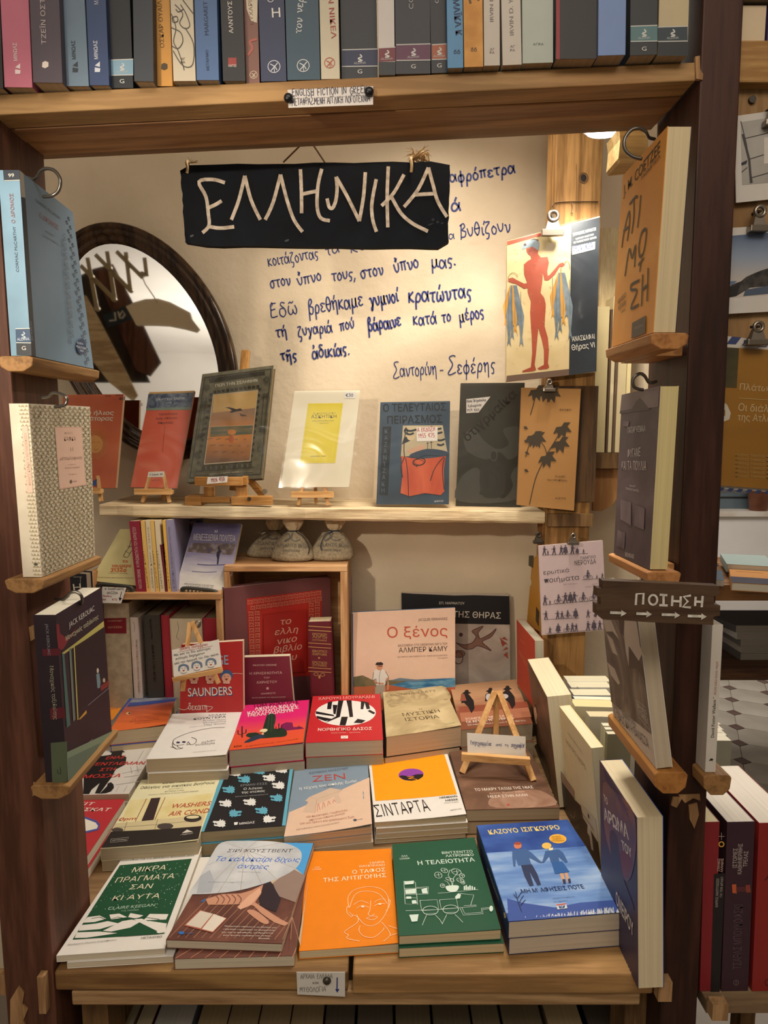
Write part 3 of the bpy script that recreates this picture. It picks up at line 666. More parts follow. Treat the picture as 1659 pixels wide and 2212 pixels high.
p.poly(SK, [(1240, 1115), (1290, 1110), (1370, 1170), (1365, 1195), (1320, 1180)], True).poly('#d9a88c', [(1180, 1090), (1250, 1020), (1320, 970), (1330, 1000), (1260, 1080), (1200, 1105)])
for k in range(5): p.line('#7a4f42', [(1040 + k * 35, 1012), (1065 + k * 35, 1040), (1050 + k * 35, 1070)], 6)
p.poly('#2e6aa8', [(955, 1055), (985, 1035), (980, 1050), (960, 1062)])
PAR = '#c3c6ca'
pa = [(1085, 690), (1230, 680), (1400, 684), (1510, 705), (1575, 750), (1560, 830), (1480, 890), (1360, 940), (1200, 985), (1050, 1005), (930, 1010), (885, 1000), (950, 900), (1020, 770)]
p.poly(cloud('#b3b6ba', '#cfd1d2', scale=18), pa, True)
hub = (1230, 735)
for q in [(1110, 690), (1300, 684), (1450, 692), (1550, 730), (1540, 850), (1420, 915), (1330, 950), (1200, 985), (1060, 1005), (960, 1005), (1000, 830)]:
    p.line('#9c9184', [hub, q], 2.5, False)
p.poly('#a8adb5', [(950, 900), (1010, 860), (1040, 930), (1020, 1000), (930, 1005)])
p.text('#4a4a52', 'ΣΙΡΙ ΧΟΥΣΤΒΕΝΤ', 1115, 752, 1515, 752, 22, 0, .15).text('#3f74c8', 'Το καλοκαίρι δίχως', 1035, 805, 1560, 812, 32, .01, .25).text('#3f74c8', 'άντρες', 1175, 850, 1365, 855, 30, .01, .25)
p.text('#8a8a8e', 'ΜΥΘΙΣΤΟΡΗΜΑ', 1185, 876, 1325, 880, 8).text('#8a8a8e', 'ΜΕΤΑΦΡΑΣΗ ΧΡΥΣΑ ΣΑΚΚΟΠΟΥΛΟΥ', 1000, 940, 1220, 942, 9)
p.poly('#a85a48', [(950, 1108), (1118, 1160), (1030, 1250), (850, 1205)]).poly('#d3c8b8', [(953, 1113), (1030, 1132), (955, 1222), (862, 1200)]).poly('#ddd3c4', [(1035, 1133), (1110, 1160), (1028, 1243), (962, 1226)])
for k, s_ in enumerate(('Πραγματικά απόλαυση να βλέπεις μια', 'σπουδαία συγγραφέα να πραγματεύε-', 'ται τόσο αληθινά, ανθρώπινα', 'διεισδυτική γυναίκα και όντας...', 'Booklist')):
    p.text('#d8cec4', s_, (1098, 1090, 1080, 1090, 1310)[k], 1212 + k * 19, (1420, 1415, 1400, 1395, 1380)[k], 1222 + k * 17, 9, 0, .2)
p.ell('#2f6fb8', (835, 1250), 17, 10).text('#2f6fb8', 'πατάκη', 860, 1255, 905, 1257, 8)
# --- orange book with line-drawn face
OR = '#e8820f'
B = book('b5', [(212, 652), (665, 640), (707, 1158), (165, 1192)], PZ(.8120), .0122, OR, 'orange book with a white line-drawn face on its cover', curl=.003, pg='#cfbf9c', sc='#e8820e')
p = B.pr; w = '#f4d9b4'
p.text(w, 'ΜΑΡΙΑ', 552, 724, 632, 719, 11, .01).text(w, 'ΘΑΜΠΡΑΝΟ', 492, 741, 633, 736, 11, .01).text(w, 'Ο ΤΑΦΟΣ', 455, 776, 636, 766, 20, .016).text(w, 'ΤΗΣ ΑΝΤΙΓΟΝΗΣ', 297, 820, 640, 797, 22, .016)
p.text(w, 'ΛΛΛ', 250, 744, 278, 742, 8, .01).text(w, 'LOGGIA', 240, 755, 288, 752, 7, .01)
F1 = [[(437, 962), (432, 905), (465, 865), (540, 848), (610, 862), (648, 905), (650, 960), (635, 1000), (600, 1045), (560, 1062), (520, 1052), (480, 1010), (455, 1000), (440, 985)],
      [(437, 950), (425, 960), (428, 990), (450, 1010), (457, 1000)], [(440, 960), (470, 890), (530, 872), (600, 890), (645, 945)], [(648, 930), (660, 925), (655, 960), (638, 985)],
      [(462, 945), (500, 925), (545, 940)], [(575, 935), (600, 920), (635, 920)], [(478, 965), (510, 950), (545, 962)], [(575, 955), (600, 942), (632, 945)], [(555, 925), (552, 970), (542, 1000), (560, 1008), (575, 998)],
      [(530, 1022), (560, 1010), (592, 1016), (565, 1030), (530, 1022)], [(480, 1000), (485, 1040), (435, 1075), (412, 1095), (435, 1110), (425, 1128), (495, 1145)],
      [(497, 1060), (492, 1090), (520, 1120), (575, 1125), (620, 1090), (628, 1075)], [(615, 1045), (650, 1090), (660, 1120), (625, 1150)], [(650, 1065), (700, 1085)], [(660, 1120), (700, 1110)]]
for q in F1: p.line(w, q, 2.6)
p.ell(w, (512, 958), 9, 5).ell(w, (604, 946), 9, 5)
# --- green book with desk drawing
GN = '#1a5038'
c4 = [(672, 612), (1118, 578), (1262, 1080), (707, 1110)]
B = book('b5', c4, PZ(.8280), .0136, GN, 'green book with a white drawing of two chairs at a desk, upper copy', curl=.002, pg='#cbb893')
stack_below(B, 'b5', [(677, 618), (1122, 584), (1284, 1096), (712, 1124)], PZ(.828), [.0140], GN, ['green book just beneath the upper copy with the desk drawing'], pg='#cbb893')
p = B.pr; w = '#cfe0d4'
p.text(w, 'ΒΙΝΤΣΕΝΤΖΟ', 943, 668, 1110, 661, 13, .012).text(w, 'ΛΑΤΡΟΝΙΚΟ', 963, 685, 1115, 679, 13, .012).text(w, 'Η ΤΕΛΕΙΟΤΗΤΑ', 812, 727, 1122, 710, 22, .02)
p.text(w, 'ΛΛΛ', 722, 683, 756, 681, 9, .01).text(w, 'LOGGIA', 714, 697, 768, 694, 9, .01)
for q in ([(735, 815), (797, 820), (810, 942), (742, 938), (735, 815)], [(738, 855), (868, 853), (866, 885), (740, 887)], [(740, 905), (803, 906)], [(805, 850), (868, 845), (866, 885), (808, 886)],
          [(920, 882), (1138, 865)], [(745, 976), (930, 970), (1130, 955)], [(822, 920), (915, 917), (925, 970), (832, 976), (822, 920)], [(928, 918), (1020, 912), (1030, 962), (938, 968), (928, 918)],
          [(858, 1000), (845, 1030), (835, 1055)], [(905, 1000), (930, 1025), (945, 1050)], [(968, 998), (955, 1025), (942, 1050)], [(1012, 998), (1035, 1020), (1055, 1042)],
          [(1040, 965), (1058, 1003), (1165, 998), (1162, 975), (1210, 970)], [(1050, 962), (1066, 995), (1158, 990), (1156, 968), (1208, 964)], [(1038, 885), (1115, 895), (1098, 948)], [(1060, 952), (1128, 950)],
          [(1000, 850), (990, 810), (975, 785), (985, 758), (1010, 755)], [(998, 850), (1005, 800), (1030, 770)], [(985, 840), (970, 820), (955, 815)]): p.line(w, q, 2.4, False)
p.poly(w, [(738, 818), (790, 814), (788, 832), (740, 836)]).poly(w, [(742, 862), (800, 858), (800, 884), (744, 886)]).poly(w, [(830, 862), (860, 852), (864, 884), (836, 884)]).poly(w, [(748, 900), (775, 900), (776, 912), (748, 913)]).poly(w, [(778, 922), (800, 920), (806, 938), (780, 940)])
p.poly(w, [(764, 1000), (815, 997), (808, 1035), (778, 1038)]).poly(w, [(1012, 905), (1030, 885), (1045, 892), (1040, 912), (1018, 916)]).poly(w, [(965, 845), (1030, 843), (1025, 870), (1000, 878), (972, 870)], True).ell(w, (1209, 972), 10, 16)
for c, rx, ry in (((922, 785), 26, 20), ((955, 760), 24, 14), ((1020, 768), 34, 20), ((1050, 790), 18, 14), ((945, 843), 16, 13), ((1042, 815), 26, 14), ((1055, 828), 14, 10), ((985, 810), 30, 10)):
    p.ring(w, c, rx * .8, ry * .8, 2.4, 20); p.line(w, [(c[0] - rx * .6, c[1]), (c[0] + rx * .6, c[1] - 4)], 2); p.line(w, [(c[0], c[1] - ry * .6), (c[0] + 4, c[1] + ry * .6)], 2)
for x, h in ((1060, 22), (1070, 26), (1080, 18), (1090, 24), (1102, 20), (1115, 14)): p.poly(w, [(x, 868 - h), (x + 7, 868 - h), (x + 8, 868), (x, 869)])
for a in ((835, 960), (945, 955)): p.ring(w, (a[0] + 44, a[1] + 18), 42, 24, 3); p.line(w, [(a[0] + 10, a[1] + 36), (a[0] + 78, a[1] + 34)], 2)
# --- blue book with two painted figures
BL_ = '#1d3f86'
c4 = [(75, 562), (570, 533), (855, 1040), (248, 1085)]
B = book('b6', c4, PZ(.8495), .0248, BL_, 'upper blue book with two painted figures holding hands on its cover', curl=.002, pg='#c6b9a4', sc='#16285a')
stack_below(B, 'b6', c4, PZ(.8495), [.0246], BL_, ['lower blue book carrying the upper copy with the two painted figures'], pg='#c6b9a4', sc='#16285a')
p = B.pr
p.rect(cloud('#4a6fb0', '#9db6d6', '#6f93c8', scale=9, stretch=(1, 5, 1), lo=.3, hi=.7), (128, 712), (668, 680), (845, 1000), (235, 1040))
p.rect(cloud('#1d3a82', '#3b5fa8', scale=14, stretch=(1, 2, 1)), (75, 562), (570, 533), (668, 680), (128, 712))
p.poly('#38529a', [(240, 960), (330, 985), (500, 1010), (640, 985), (830, 975), (855, 1040), (248, 1085)])
p.hold = True
for k in range(120):
    u = rnd.random(); x = 330 + 520 * u ** .7; y = 1065 - (x - 330) * .04; h = rnd.uniform(12, 40) * (.3 + .7 * u); p.line('#c9cfd2', [(x, y), (x + rnd.uniform(-6, 6), y - h)], 3, False)
p.hold = False; p.k += 1
p.text('#f1d36a', 'ΚΑΖΟΥΟ', 145, 612, 305, 600, 26, .02).text('#f1d36a', 'ΙΣΙΓΚΟΥΡΟ', 325, 598, 530, 586, 26, .02)
p.ell('#e0a53a', (516, 638), 47, 25, 4).ring('#f1d36a', (516, 638), 44, 22, 2, 4).text('#8a5f1a', 'ΒΡΑΒΕΙΟ', 485, 632, 535, 630, 8, .02).text('#8a5f1a', 'ΝΟΜΠΕΛ', 490, 643, 540, 641, 8, .02).text('#8a5f1a', 'ΛΟΓΟΤΕΧΝΙΑΣ', 480, 654, 552, 652, 8, .02)
p.ell('#c87858', (298, 674), 21, 17).ell('#9a4636', (298, 662), 20, 8).poly('#3d5f92', [(268, 702), (340, 690), (372, 712), (425, 762), (415, 768), (360, 740), (372, 778), (300, 782), (288, 745), (285, 788), (274, 785), (268, 740)])
p.poly('#2a3556', [(316, 782), (375, 776), (405, 830), (425, 888), (405, 892), (362, 815), (385, 892), (362, 895), (335, 840)])
p.ell('#e2b85a', (455, 676), 26, 17).poly('#e6d9a8', [(466, 690), (490, 686), (488, 702), (470, 705)]).poly('#3a5d92', [(448, 705), (520, 696), (545, 715), (570, 765), (558, 770), (520, 738), (525, 765), (480, 770), (468, 735), (440, 768), (432, 762)])
p.poly('#2a5c9c', [(482, 768), (540, 762), (580, 820), (500, 830)]).poly('#c99a78', [(525, 828), (545, 826), (560, 880), (545, 882)]).poly('#c99a78', [(550, 826), (568, 824), (585, 878), (572, 880)]).poly('#2a3050', [(540, 860), (556, 858), (560, 883), (546, 885)]).poly('#2a3050', [(570, 858), (584, 856), (588, 880), (574, 882)])
p.line('#47618e', [(415, 765), (440, 765)], 9)
p.text('#20305e', "ΜΗ Μ' ΑΦΗΣΕΙΣ ΠΟΤΕ", 322, 934, 662, 910, 24, .015).text('#5a78a8', 'Μετάφραση Τόνια Κοβαλένκο', 490, 966, 610, 956, 8).text('#5a78a8', '33η ΕΚΔΟΣΗ', 495, 985, 568, 978, 8)
for q in ([(320, 1035), (300, 980), (285, 925)], [(305, 985), (330, 945)], [(300, 970), (275, 940)], [(312, 1000), (340, 970)], [(298, 960), (320, 925)]): p.line('#25345e', q, 4)
p.poly('#c9cdd2', [(505, 995), (560, 988), (568, 1018), (514, 1024)]).poly('#b04a44', [(507, 997), (560, 990), (562, 997), (509, 1004)]).poly('#33507e', [(520, 1005), (556, 1001), (552, 1017), (524, 1020)]).line('#dfe2e4', [(530, 1004), (537, 1014), (545, 1003)], 3, False)
s_ = B.sp
s_.text('#d9d5c2', 'ΜΗ Μ’ ΑΦΗΣΕΙΣ ΠΟΤΕ', 135, 805, 195, 975, 14, .015); s_.poly('#d9c79a', [(222, 1035), (232, 1035), (236, 1065), (226, 1065)])
# ================================================================ second row
RD = '#b5343a'
c4 = [(60, 385), (497, 405), (190, 862), (-330, 835)]
B = book('b4', c4, PZ(.835), .0174, RD, 'red book with a white and blue shape, half hidden behind the left post', pg='#d8cfba', spine='L')
stack_below(B, 'b4', c4, PZ(.835), [.0174], RD, ['lower red copy beneath the red book at the left post'], pg='#d8cfba')
p = B.pr; p.text('#e8ddd0', 'ΤΣΙΤ', 140, 455, 285, 458, 25, .01, .15).text('#e8ddd0', 'ΣΟΥΣΚΑΤ', 90, 492, 385, 494, 27, .01, .15)
p.poly('#4a559a', [(150, 520), (240, 528), (310, 552), (332, 575), (322, 610), (240, 630), (150, 660)]).poly('#e4dccc', [(150, 530), (238, 540), (305, 565), (320, 585), (312, 602), (240, 618), (150, 640)])
c4 = [(268, 68), (703, 52), (510, 385), (-15, 398)]
B = book('b4', c4, PZ(.845), .0146, '#cfc9c0', 'white book with a black silhouette of a man in a hat and red title', pg='#b5a78f')
stack_below(B, 'b4', c4, PZ(.845), [.0146, .0146], '#cfc9c0', ['middle copy beneath the white book with the hatted man silhouette', 'lowest copy beneath the white book with the hatted man silhouette'], pg='#cfc3ac')
p = B.pr; p.text('#2a2624', 'AMOR TOWLES', 360, 95, 610, 85, 17, .01, .12)
K = '#211d1f'
p.poly(K, [(392, 128), (410, 118), (416, 104), (450, 100), (468, 106), (474, 120), (488, 128), (470, 132), (466, 150), (495, 160), (490, 205), (430, 235), (400, 290), (370, 330), (330, 385), (300, 384), (330, 320), (280, 360), (265, 388), (228, 388), (232, 290), (260, 190), (330, 155), (400, 145), (405, 134)])
p.poly(K, [(375, 340), (380, 322), (400, 315), (415, 328), (418, 350), (400, 372), (370, 382), (330, 386)])
for q in ([(450, 200), (560, 195)], [(470, 260), (590, 235)], [(520, 220), (530, 260)], [(560, 215), (570, 255)], [(430, 330), (580, 310)], [(450, 340), (430, 375)], [(500, 335), (480, 372)], [(550, 325), (520, 372)], [(480, 285), (580, 270), (560, 300)], [(600, 120), (560, 190), (610, 205)]): p.line('#a8a49e', q, 4, False)
for s1, a, b, c, d, h in (('ΕΝΑΣ', 365, 175, 480, 168, 20), ('ΤΖΕΝΤΛΕΜΑΝ', 225, 215, 602, 205, 24), ('ΣΤΗ', 325, 248, 420, 243, 21), ('ΜΟΣΧΑ', 222, 292, 455, 284, 27)): p.text('#c03a34', s1, a, b, c, d, h, .02, .1)
# --- laundromat book
c4 = [(588, 300), (1085, 268), (938, 684), (335, 724)]
B = book('b4', c4, PZ(.840), .0218, '#e3dcb4', 'cream book with a picture of washing machines and a black lower band', curl=.004, pg='#c4b497')
stack_below(B, 'b4', c4, PZ(.840), [.0178], '#e3dcb4', ['lower copy beneath the book with the washing machines'], pg='#c4b497')
p = B.pr
p.rect(cloud('#d9c98c', '#e8dcab', scale=20), (520, 425), (1030, 390), (962, 600), (425, 640))
p.text('#3a3632', 'LUCIA BERLIN', 718, 325, 920, 312, 15, .01, .1).text('#3a3632', 'Οδηγίες για οικιακές βοηθούς', 578, 357, 1040, 330, 16, .01, .1)
p.text('#77716a', 'ΔΙΗΓΗΜΑΤΑ', 755, 362, 845, 356, 6).text('#77716a', 'ΚΑΤΕΡΙΝΑ ΣΧΙΝΑ', 732, 377, 850, 370, 7).text('#77716a', 'Πρόλογος: LYDIA DAVIS  Εισαγωγή: STEPHEN EMERSON', 630, 397, 938, 377, 7)
p.poly('#3a2a2c', [(648, 415), (706, 411), (640, 620), (558, 625)]).line('#7a4038', [(735, 410), (640, 615)], 4, False).line('#7a4038', [(620, 417), (520, 620)], 4, False)
p.text('#b3563e', 'WASHERS', 765, 480, 1010, 468, 30, .02, .15).text('#b3563e', 'AIR COND', 750, 528, 1000, 515, 32, .02, .15).text('#b3563e', '10pm', 425, 556, 550, 548, 22, .02, .15)
p.rect('#cdbf95', (430, 570), (978, 525), (958, 610), (400, 625)).ell('#4a423e', (735, 592), 50, 20).ell('#2c2826', (905, 548), 55, 24).ell('#4a423e', (440, 612), 36, 14).ell('#d9cda4', (905, 540), 40, 10)
p.line('#6a5e54', [(420, 598), (960, 560)], 3, False).line('#6a5e54', [(690, 545), (670, 612)], 3, False).line('#6a5e54', [(500, 560), (480, 620)], 3, False)
p.rect('#2a2624', (400, 622), (960, 600), (940, 680), (338, 722)).poly('#cfcabf', [(838, 640), (870, 618), (905, 634)]).text('#cfcabf', 'στερέωμα', 830, 654, 905, 645, 8).line('#b5b0a5', [(402, 668), (508, 658), (500, 680), (396, 690), (402, 668)], 2.5, False).text('#b5b0a5', 'ΣΥΓΓΡΑΦΕΑΣ', 408, 682, 495, 675, 9, .01)
# --- wolves book
c4 = [(1095, 240), (1528, 207), (1478, 582), (945, 622)]
B = book('b4', c4, PZ(.842), .0195, '#1f2023', 'black book patterned with white and blue wolf heads', pg='#a89878', sc='#5a9ab0')
stack_below(B, 'b4', c4, PZ(.842), [.0220], '#5a9ab0', ['lower copy beneath the wolf-head book'], pg='#a89878')
p = B.pr; TQ = '#5fa6bd'; p.rect(TQ, (1095, 240), (1119, 238), (975, 620), (945, 622)).rect(TQ, (1508, 208), (1528, 207), (1478, 582), (1456, 584))
def wolf(p, m, x, y, s, fl=1):
    pts = [(-42, 0), (-34, -7), (-40, -15), (-27, -14), (-24, -24), (-15, -15), (-8, -27), (0, -14), (14, -13), (33, -15), (41, -7), (33, -3), (28, 3), (22, -2), (13, 3), (8, 7), (20, 9), (27, 5), (35, 10), (28, 17), (12, 18), (-4, 23), (-16, 19), (-22, 27), (-30, 18), (-39, 20), (-35, 7)]
    p.poly(m, [(x - fl * a * s, y + b * s) for a, b in pts])
for x, y, c, fl in ((1162, 255, 'w', 1), (1312, 243, 'b', 1), (1450, 235, 'w', 1), (1220, 296, 'b', 1), (1375, 287, 'w', 1), (1125, 360, 'b', 1), (1432, 334, 'w', 1), (1105, 445, 'w', 1), (1255, 437, 'w', 1), (1420, 412, 'b', 1), (1170, 507, 'b', -1), (1328, 490, 'b', 1), (1068, 570, 'w', 1), (1380, 543, 'w', -1)):
    wolf(p, '#dcdcd8' if c == 'w' else TQ, x, y, 1.0, fl)
p.text('#8a8c90', 'ΕΡΜΑΝ ΕΣΣΕ', 1200, 343, 1365, 330, 13).text('#d0d0cc', 'Ο λύκος', 1218, 365, 1335, 357, 14, .012).text('#d0d0cc', 'της στέπας', 1205, 387, 1350, 376, 14, .012).text('#9a9c9e', 'ΜΕΤΑΦΡΑΣΗ: ΓΙΩΡΓΟΣ ΔΕΠΑΣΤΑΣ', 1168, 410, 1370, 394, 6).text('#e0e0dc', 'ΜΙΝΩΑΣ', 1192, 580, 1288, 570, 13, .02).poly('#e0e0dc', [(1160, 565), (1185, 563), (1180, 580), (1162, 582)])
# --- zen book
c4 = [(142, 207), (540, 186), (562, 520), (84, 573)]
B = book('b5', c4, PZ(.838), .0118, '#7e8f9f', 'grey blue and sand book with a drawn wooden stool and a red title', curl=.006, pg='#bfa98b')
stack_below(B, 'b5', c4, PZ(.838), [.0124, .0126], '#b8a590', ['middle copy in the pile under the stool book', 'lowest copy in the pile under the stool book'], pg='#bfa98b')
p = B.pr; p.poly('#d9b9a0', [(545, 262), (562, 520), (84, 573), (112, 440)]).poly('#d9b9a0', [(545, 275), (540, 262), (548, 262), (556, 500)])
p.text('#4a5866', 'ΣΟΥΝΜΙΟ ΜΑΣΟΥΝΟ', 222, 234, 432, 212, 11).text('#b5443f', 'ZEN', 238, 276, 418, 264, 34, -.012).text('#e6e4df', 'η τέχνη της απλής ζωής', 168, 318, 482, 284, 14, .01).text('#4a5866', '8η ΕΚΔΟΣΗ', 298, 308, 362, 302, 6)
p.poly('#cbb09a', [(222, 358), (335, 312), (402, 325), (380, 345), (398, 392), (372, 398), (355, 360), (262, 400), (252, 445), (184, 437), (215, 385), (198, 380)]).line('#a88a76', [(222, 358), (262, 372), (402, 325)], 2, False).line('#a88a76', [(262, 372), (252, 445)], 2, False)
for k in range(4): p.line('#b86a58', [(265 + k * 28, 438 - k * 14), (270 + k * 28, 395 - k * 6), (280 + k * 28, 430 - k * 14)], 2.5)
for k, s1 in enumerate(('100 πρακτικές συμβουλές', 'από έναν Ιάπωνα μοναχό', 'για μια ήρεμη και χαρούμενη ζωή')): p.text('#a8705e', s1, (205, 222, 170)[k], 473 + k * 17, (432, 415, 465)[k], 440 + k * 17 + (k == 2) * 6, 11)
p.text('#a08878', 'ΜΕΤΑΦΡΑΣΗ ΧΑΡΗ ΠΑΠΑΣΤΑΥΡΟΥ', 152, 540, 388, 506, 8).ell('#3f4a56', (470, 494), 10, 6).text('#6a6a6e', 'ΠΑΤΑΚΗ', 484, 497, 512, 492, 6)
# --- orange and white book, purple sun
c4 = [(542, 150), (970, 120), (1074, 460), (577, 493)]
B = book('b5', c4, PZ(.8402), .0096, WHT, 'white edged orange book with a purple oval sun and black lettering', curl=.004, pg='#bdae8f')
stack_below(B, 'b5', c4, PZ(.8402), [.0096, .0097, .0097], WHT, ['second copy from the top in the pile under the purple sun book', 'third copy from the top in the pile under the purple sun book', 'lowest copy in the pile under the purple sun book'], pg='#bdae8f')
p = B.pr; p.rect('#f59a12', (557, 153), (955, 131), (1023, 350), (580, 378))
p.ell('#8a3fa0', (774, 237), 68, 33, -2).poly('#1f1a1c', [(707, 245), (725, 240), (745, 243), (770, 248), (800, 236), (841, 235), (838, 250), (815, 265), (775, 271), (735, 265)]).line('#f59a12', [(752, 248), (790, 250), (760, 258), (800, 262), (805, 270)], 4)
p.text('#1a1718', 'ΣΙΝΤΑΡΤΑ', 586, 466, 882, 436, 70, -.012).text('#2a2727', 'HERMANN', 930, 372, 1026, 366, 11, .012).text('#2a2727', 'HESSE', 963, 388, 1030, 383, 11, .012).text('#7a7775', 'ΒΡΑΒΕΙΟ ΝΟΜΠΕΛ', 955, 399, 1033, 395, 5).text('#6a6765', 'εκδόσεις', 988, 440, 1048, 434, 8, 0, .2)
# --- brown stone book carrying the card easel
c4 = [(980, 103), (1402, 86), (1582, 415), (1073, 427)]
B = book('b5', c4, PZ(.8450), .0215, '#6e5140', 'brown book with a rock-like cover carrying the small card easel', pg='#b3a287')
stack_below(B, 'b5', c4, PZ(.845), [.0230], '#6e5140', ['lower copy beneath the brown rock-cover book'], pg='#b3a287')
p = B.pr; full(B, cloud('#4e382c', '#8d6a54', '#6b4d3c', scale=8, dist=1.5, lo=.3, hi=.7)); p.poly(cloud('#8a6652', '#a98671', scale=14, dist=2), [(1300, 330), (1470, 320), (1560, 400), (1240, 415), (1200, 370)], True)
p.text('#e2d8cb', 'ΤΟ ΜΑΚΡΥ ΤΑΞΙΔΙ ΤΗΣ ΜΙΑΣ', 1122, 325, 1440, 310, 15, .01).text('#c9a890', 'Αμάντα Μιχαλοπούλου', 1200, 343, 1390, 330, 11, 0, .15).text('#e2d8cb', 'ΜΕΣΑ ΣΤΗΝ ΑΛΛΗ', 1195, 362, 1408, 352, 14, .01).ell('#a8483c', (1302, 400), 8, 6)
# ================================================================ third row
c4 = [(1105, 895), (1562, 876), (1447, 1165), (935, 1185)]
B = book('b1', c4, PZ(.888), .0265, '#e4e0d9', 'white book with a thin black line drawing of a dog head', curl=.003, pg='#b7a68e')
stack_below(B, 'b1', c4, PZ(.888), [.030, .0305], '#e4e0d9', ['second copy from the top under the line-drawn dog book', 'lowest copy under the line-drawn dog book'], pg='#b7a68e')
p = B.pr; p.text('#3a4152', 'ΜΙΛΑΝ', 1335, 912, 1443, 906, 11).text('#2a3142', 'ΚΟΥΝΤΕΡΑ', 1238, 935, 1445, 922, 13, .01)
for k, s1 in enumerate(('Η αβάσταχτη', 'ελαφρότητα', 'του είναι')): p.text('#7d8088', s1, 1300, 944 + k * 13, 1445, 938 + k * 13, 9)
p.text('#a5a6a8', 'Μετάφραση Γιάννης Χάρης', 1212, 983, 1355, 973, 5)
for q in ([(1440, 986), (1340, 990), (1230, 1012), (1150, 1040), (1110, 1065), (1112, 1090), (1135, 1098), (1180, 1092)], [(1110, 1065), (1104, 1100), (1125, 1120), (1112, 1112), (1092, 1108)], [(1118, 1112), (1130, 1122), (1165, 1118), (1170, 1112)], [(1135, 1098), (1140, 1110), (1165, 1118)],
          [(1225, 1048), (1255, 1060), (1250, 1085), (1222, 1095), (1205, 1075)], [(1205, 1075), (1195, 1095), (1215, 1090)]): p.line('#26242a', q, 3.4)
p.ell('#2f3358', (1140, 1080), 12, 5).ell('#2f3358', (1177, 1077), 12, 5).hand('#3a3a3e', 'μιλαν', 1290, 1085, 1380, 1075, 8, 2).hand('#3a3a3e', 'κυνδερα', 1250, 1102, 1378, 1092, 9, 2).text('#a5a6a8', 'ΒΙΒΛΙΟΠΩΛΕΙΟΝ ΤΗΣ ΕΣΤΙΑΣ', 1235, 1148, 1385, 1138, 6)
# --- pink cactus book
c4 = [(155, 792), (480, 768), (450, 983), (80, 1016)]
B = book('b2', c4, PZ(.892), .034, '#c22a6a', 'pink and orange book with a big green cactus on its cover', curl=.003, pg='#b3a48e')
stack_below(B, 'b2', c4, PZ(.892), [.0572], '#8a2430', ['thick dark red book under the pink cactus book'], pg='#b3a48e')
p = B.pr; p.rect(grad('#d9552a', '#d8256e', 1, .01, .13, '#e0503e', .05), (155, 792), (480, 768), (450, 983), (80, 1016))
p.poly('#7a2050', [(340, 890), (365, 880), (395, 882), (400, 905), (440, 905), (455, 915), (330, 925)])
p.poly('#1f3324', [(262, 862), (272, 838), (290, 832), (310, 842), (312, 870), (306, 910), (350, 910), (368, 928), (360, 950), (300, 955), (250, 958), (190, 955), (165, 945), (175, 932), (215, 928), (240, 930)], True)
for q in ([(280, 845), (272, 920)], [(295, 842), (288, 925)], [(306, 860), (298, 915)]): p.line('#35533a', q, 2.5)
p.poly('#24384a', [(205, 945), (250, 935), (262, 950), (225, 962), (180, 978), (155, 980), (160, 972)]).ell('#e0d4a8', (252, 920), 20, 9, -10).ell('#b3452e', (240, 932), 12, 7).ell('#d7b08c', (248, 936), 6, 5)
for x, y, s in ((145, 925, 1), (328, 905, .7), (428, 905, .3)): p.line('#20242a', [(x, y + 28 * s), (x, y - 28 * s)], 7 * s, False); p.line('#20242a', [(x - 20 * s, y - 8 * s), (x - 18 * s, y + 12 * s), (x, y + 14 * s)], 5 * s); p.line('#20242a', [(x + 20 * s, y - 12 * s), (x + 18 * s, y + 6 * s), (x, y + 8 * s)], 5 * s)
p.text('#4a1020', 'ΤΟΜ ΡΟΜΠΙΝΣ', 198, 804, 428, 786, 16, .015)
for s1, a, b, c, d in (('ΑΚΟΜΑ ΚΑΙ ΟΙ', 208, 818, 412, 800), ('ΚΑΟΥΜΠΟΙΣΣΕΣ', 172, 838, 428, 812), ('ΜΕΛΑΓΧΟΛΟΥΝ', 175, 852, 400, 828)): p.text('#e8d8d4', s1, a, b, c, d, 13, .035)
p.text('#5a2420', 'ROW', 105, 1004, 145, 1000, 9, .02).text('#b5483a', 'ΕΚΔΟΣΕΙΣ ΑΙΟΛΟΣ', 165, 1000, 428, 968, 5)
# --- red book with round window of legs
c4 = [(497, 746), (832, 735), (847, 963), (460, 978)]
B = book('b2', c4, PZ(.893), .0305, '#bd262c', 'red book with a round black and white picture of bare tree trunks', pg='#b5a893')
stack_below(B, 'b2', c4, PZ(.893), [.0305, .031], '#c8262c', ['middle copy under the red book with the round picture', 'lowest copy under the red book with the round picture'], pg='#a39a84')
p = B.pr; p.ell('#e4e0da', (660, 831), 151, 63, -1)
K = '#17151a'
for q in ([(664, 768), (690, 768), (692, 800), (698, 850), (680, 852), (672, 800)], [(624, 769), (650, 768), (642, 800), (632, 850), (560, 880), (575, 868), (612, 848)], [(572, 777), (594, 773), (588, 812), (568, 812)], [(737, 771), (775, 778), (782, 810), (765, 812), (755, 780), (748, 812), (735, 812)],
          [(512, 822), (600, 840), (605, 848), (512, 835)], [(514, 845), (600, 862), (560, 872), (520, 858)], [(640, 850), (672, 850), (660, 893), (630, 892)], [(720, 860), (760, 868), (740, 882), (700, 880)], [(780, 815), (808, 830), (800, 838), (770, 822)], [(596, 790), (620, 792), (610, 838), (600, 835)]): p.poly(K, q)
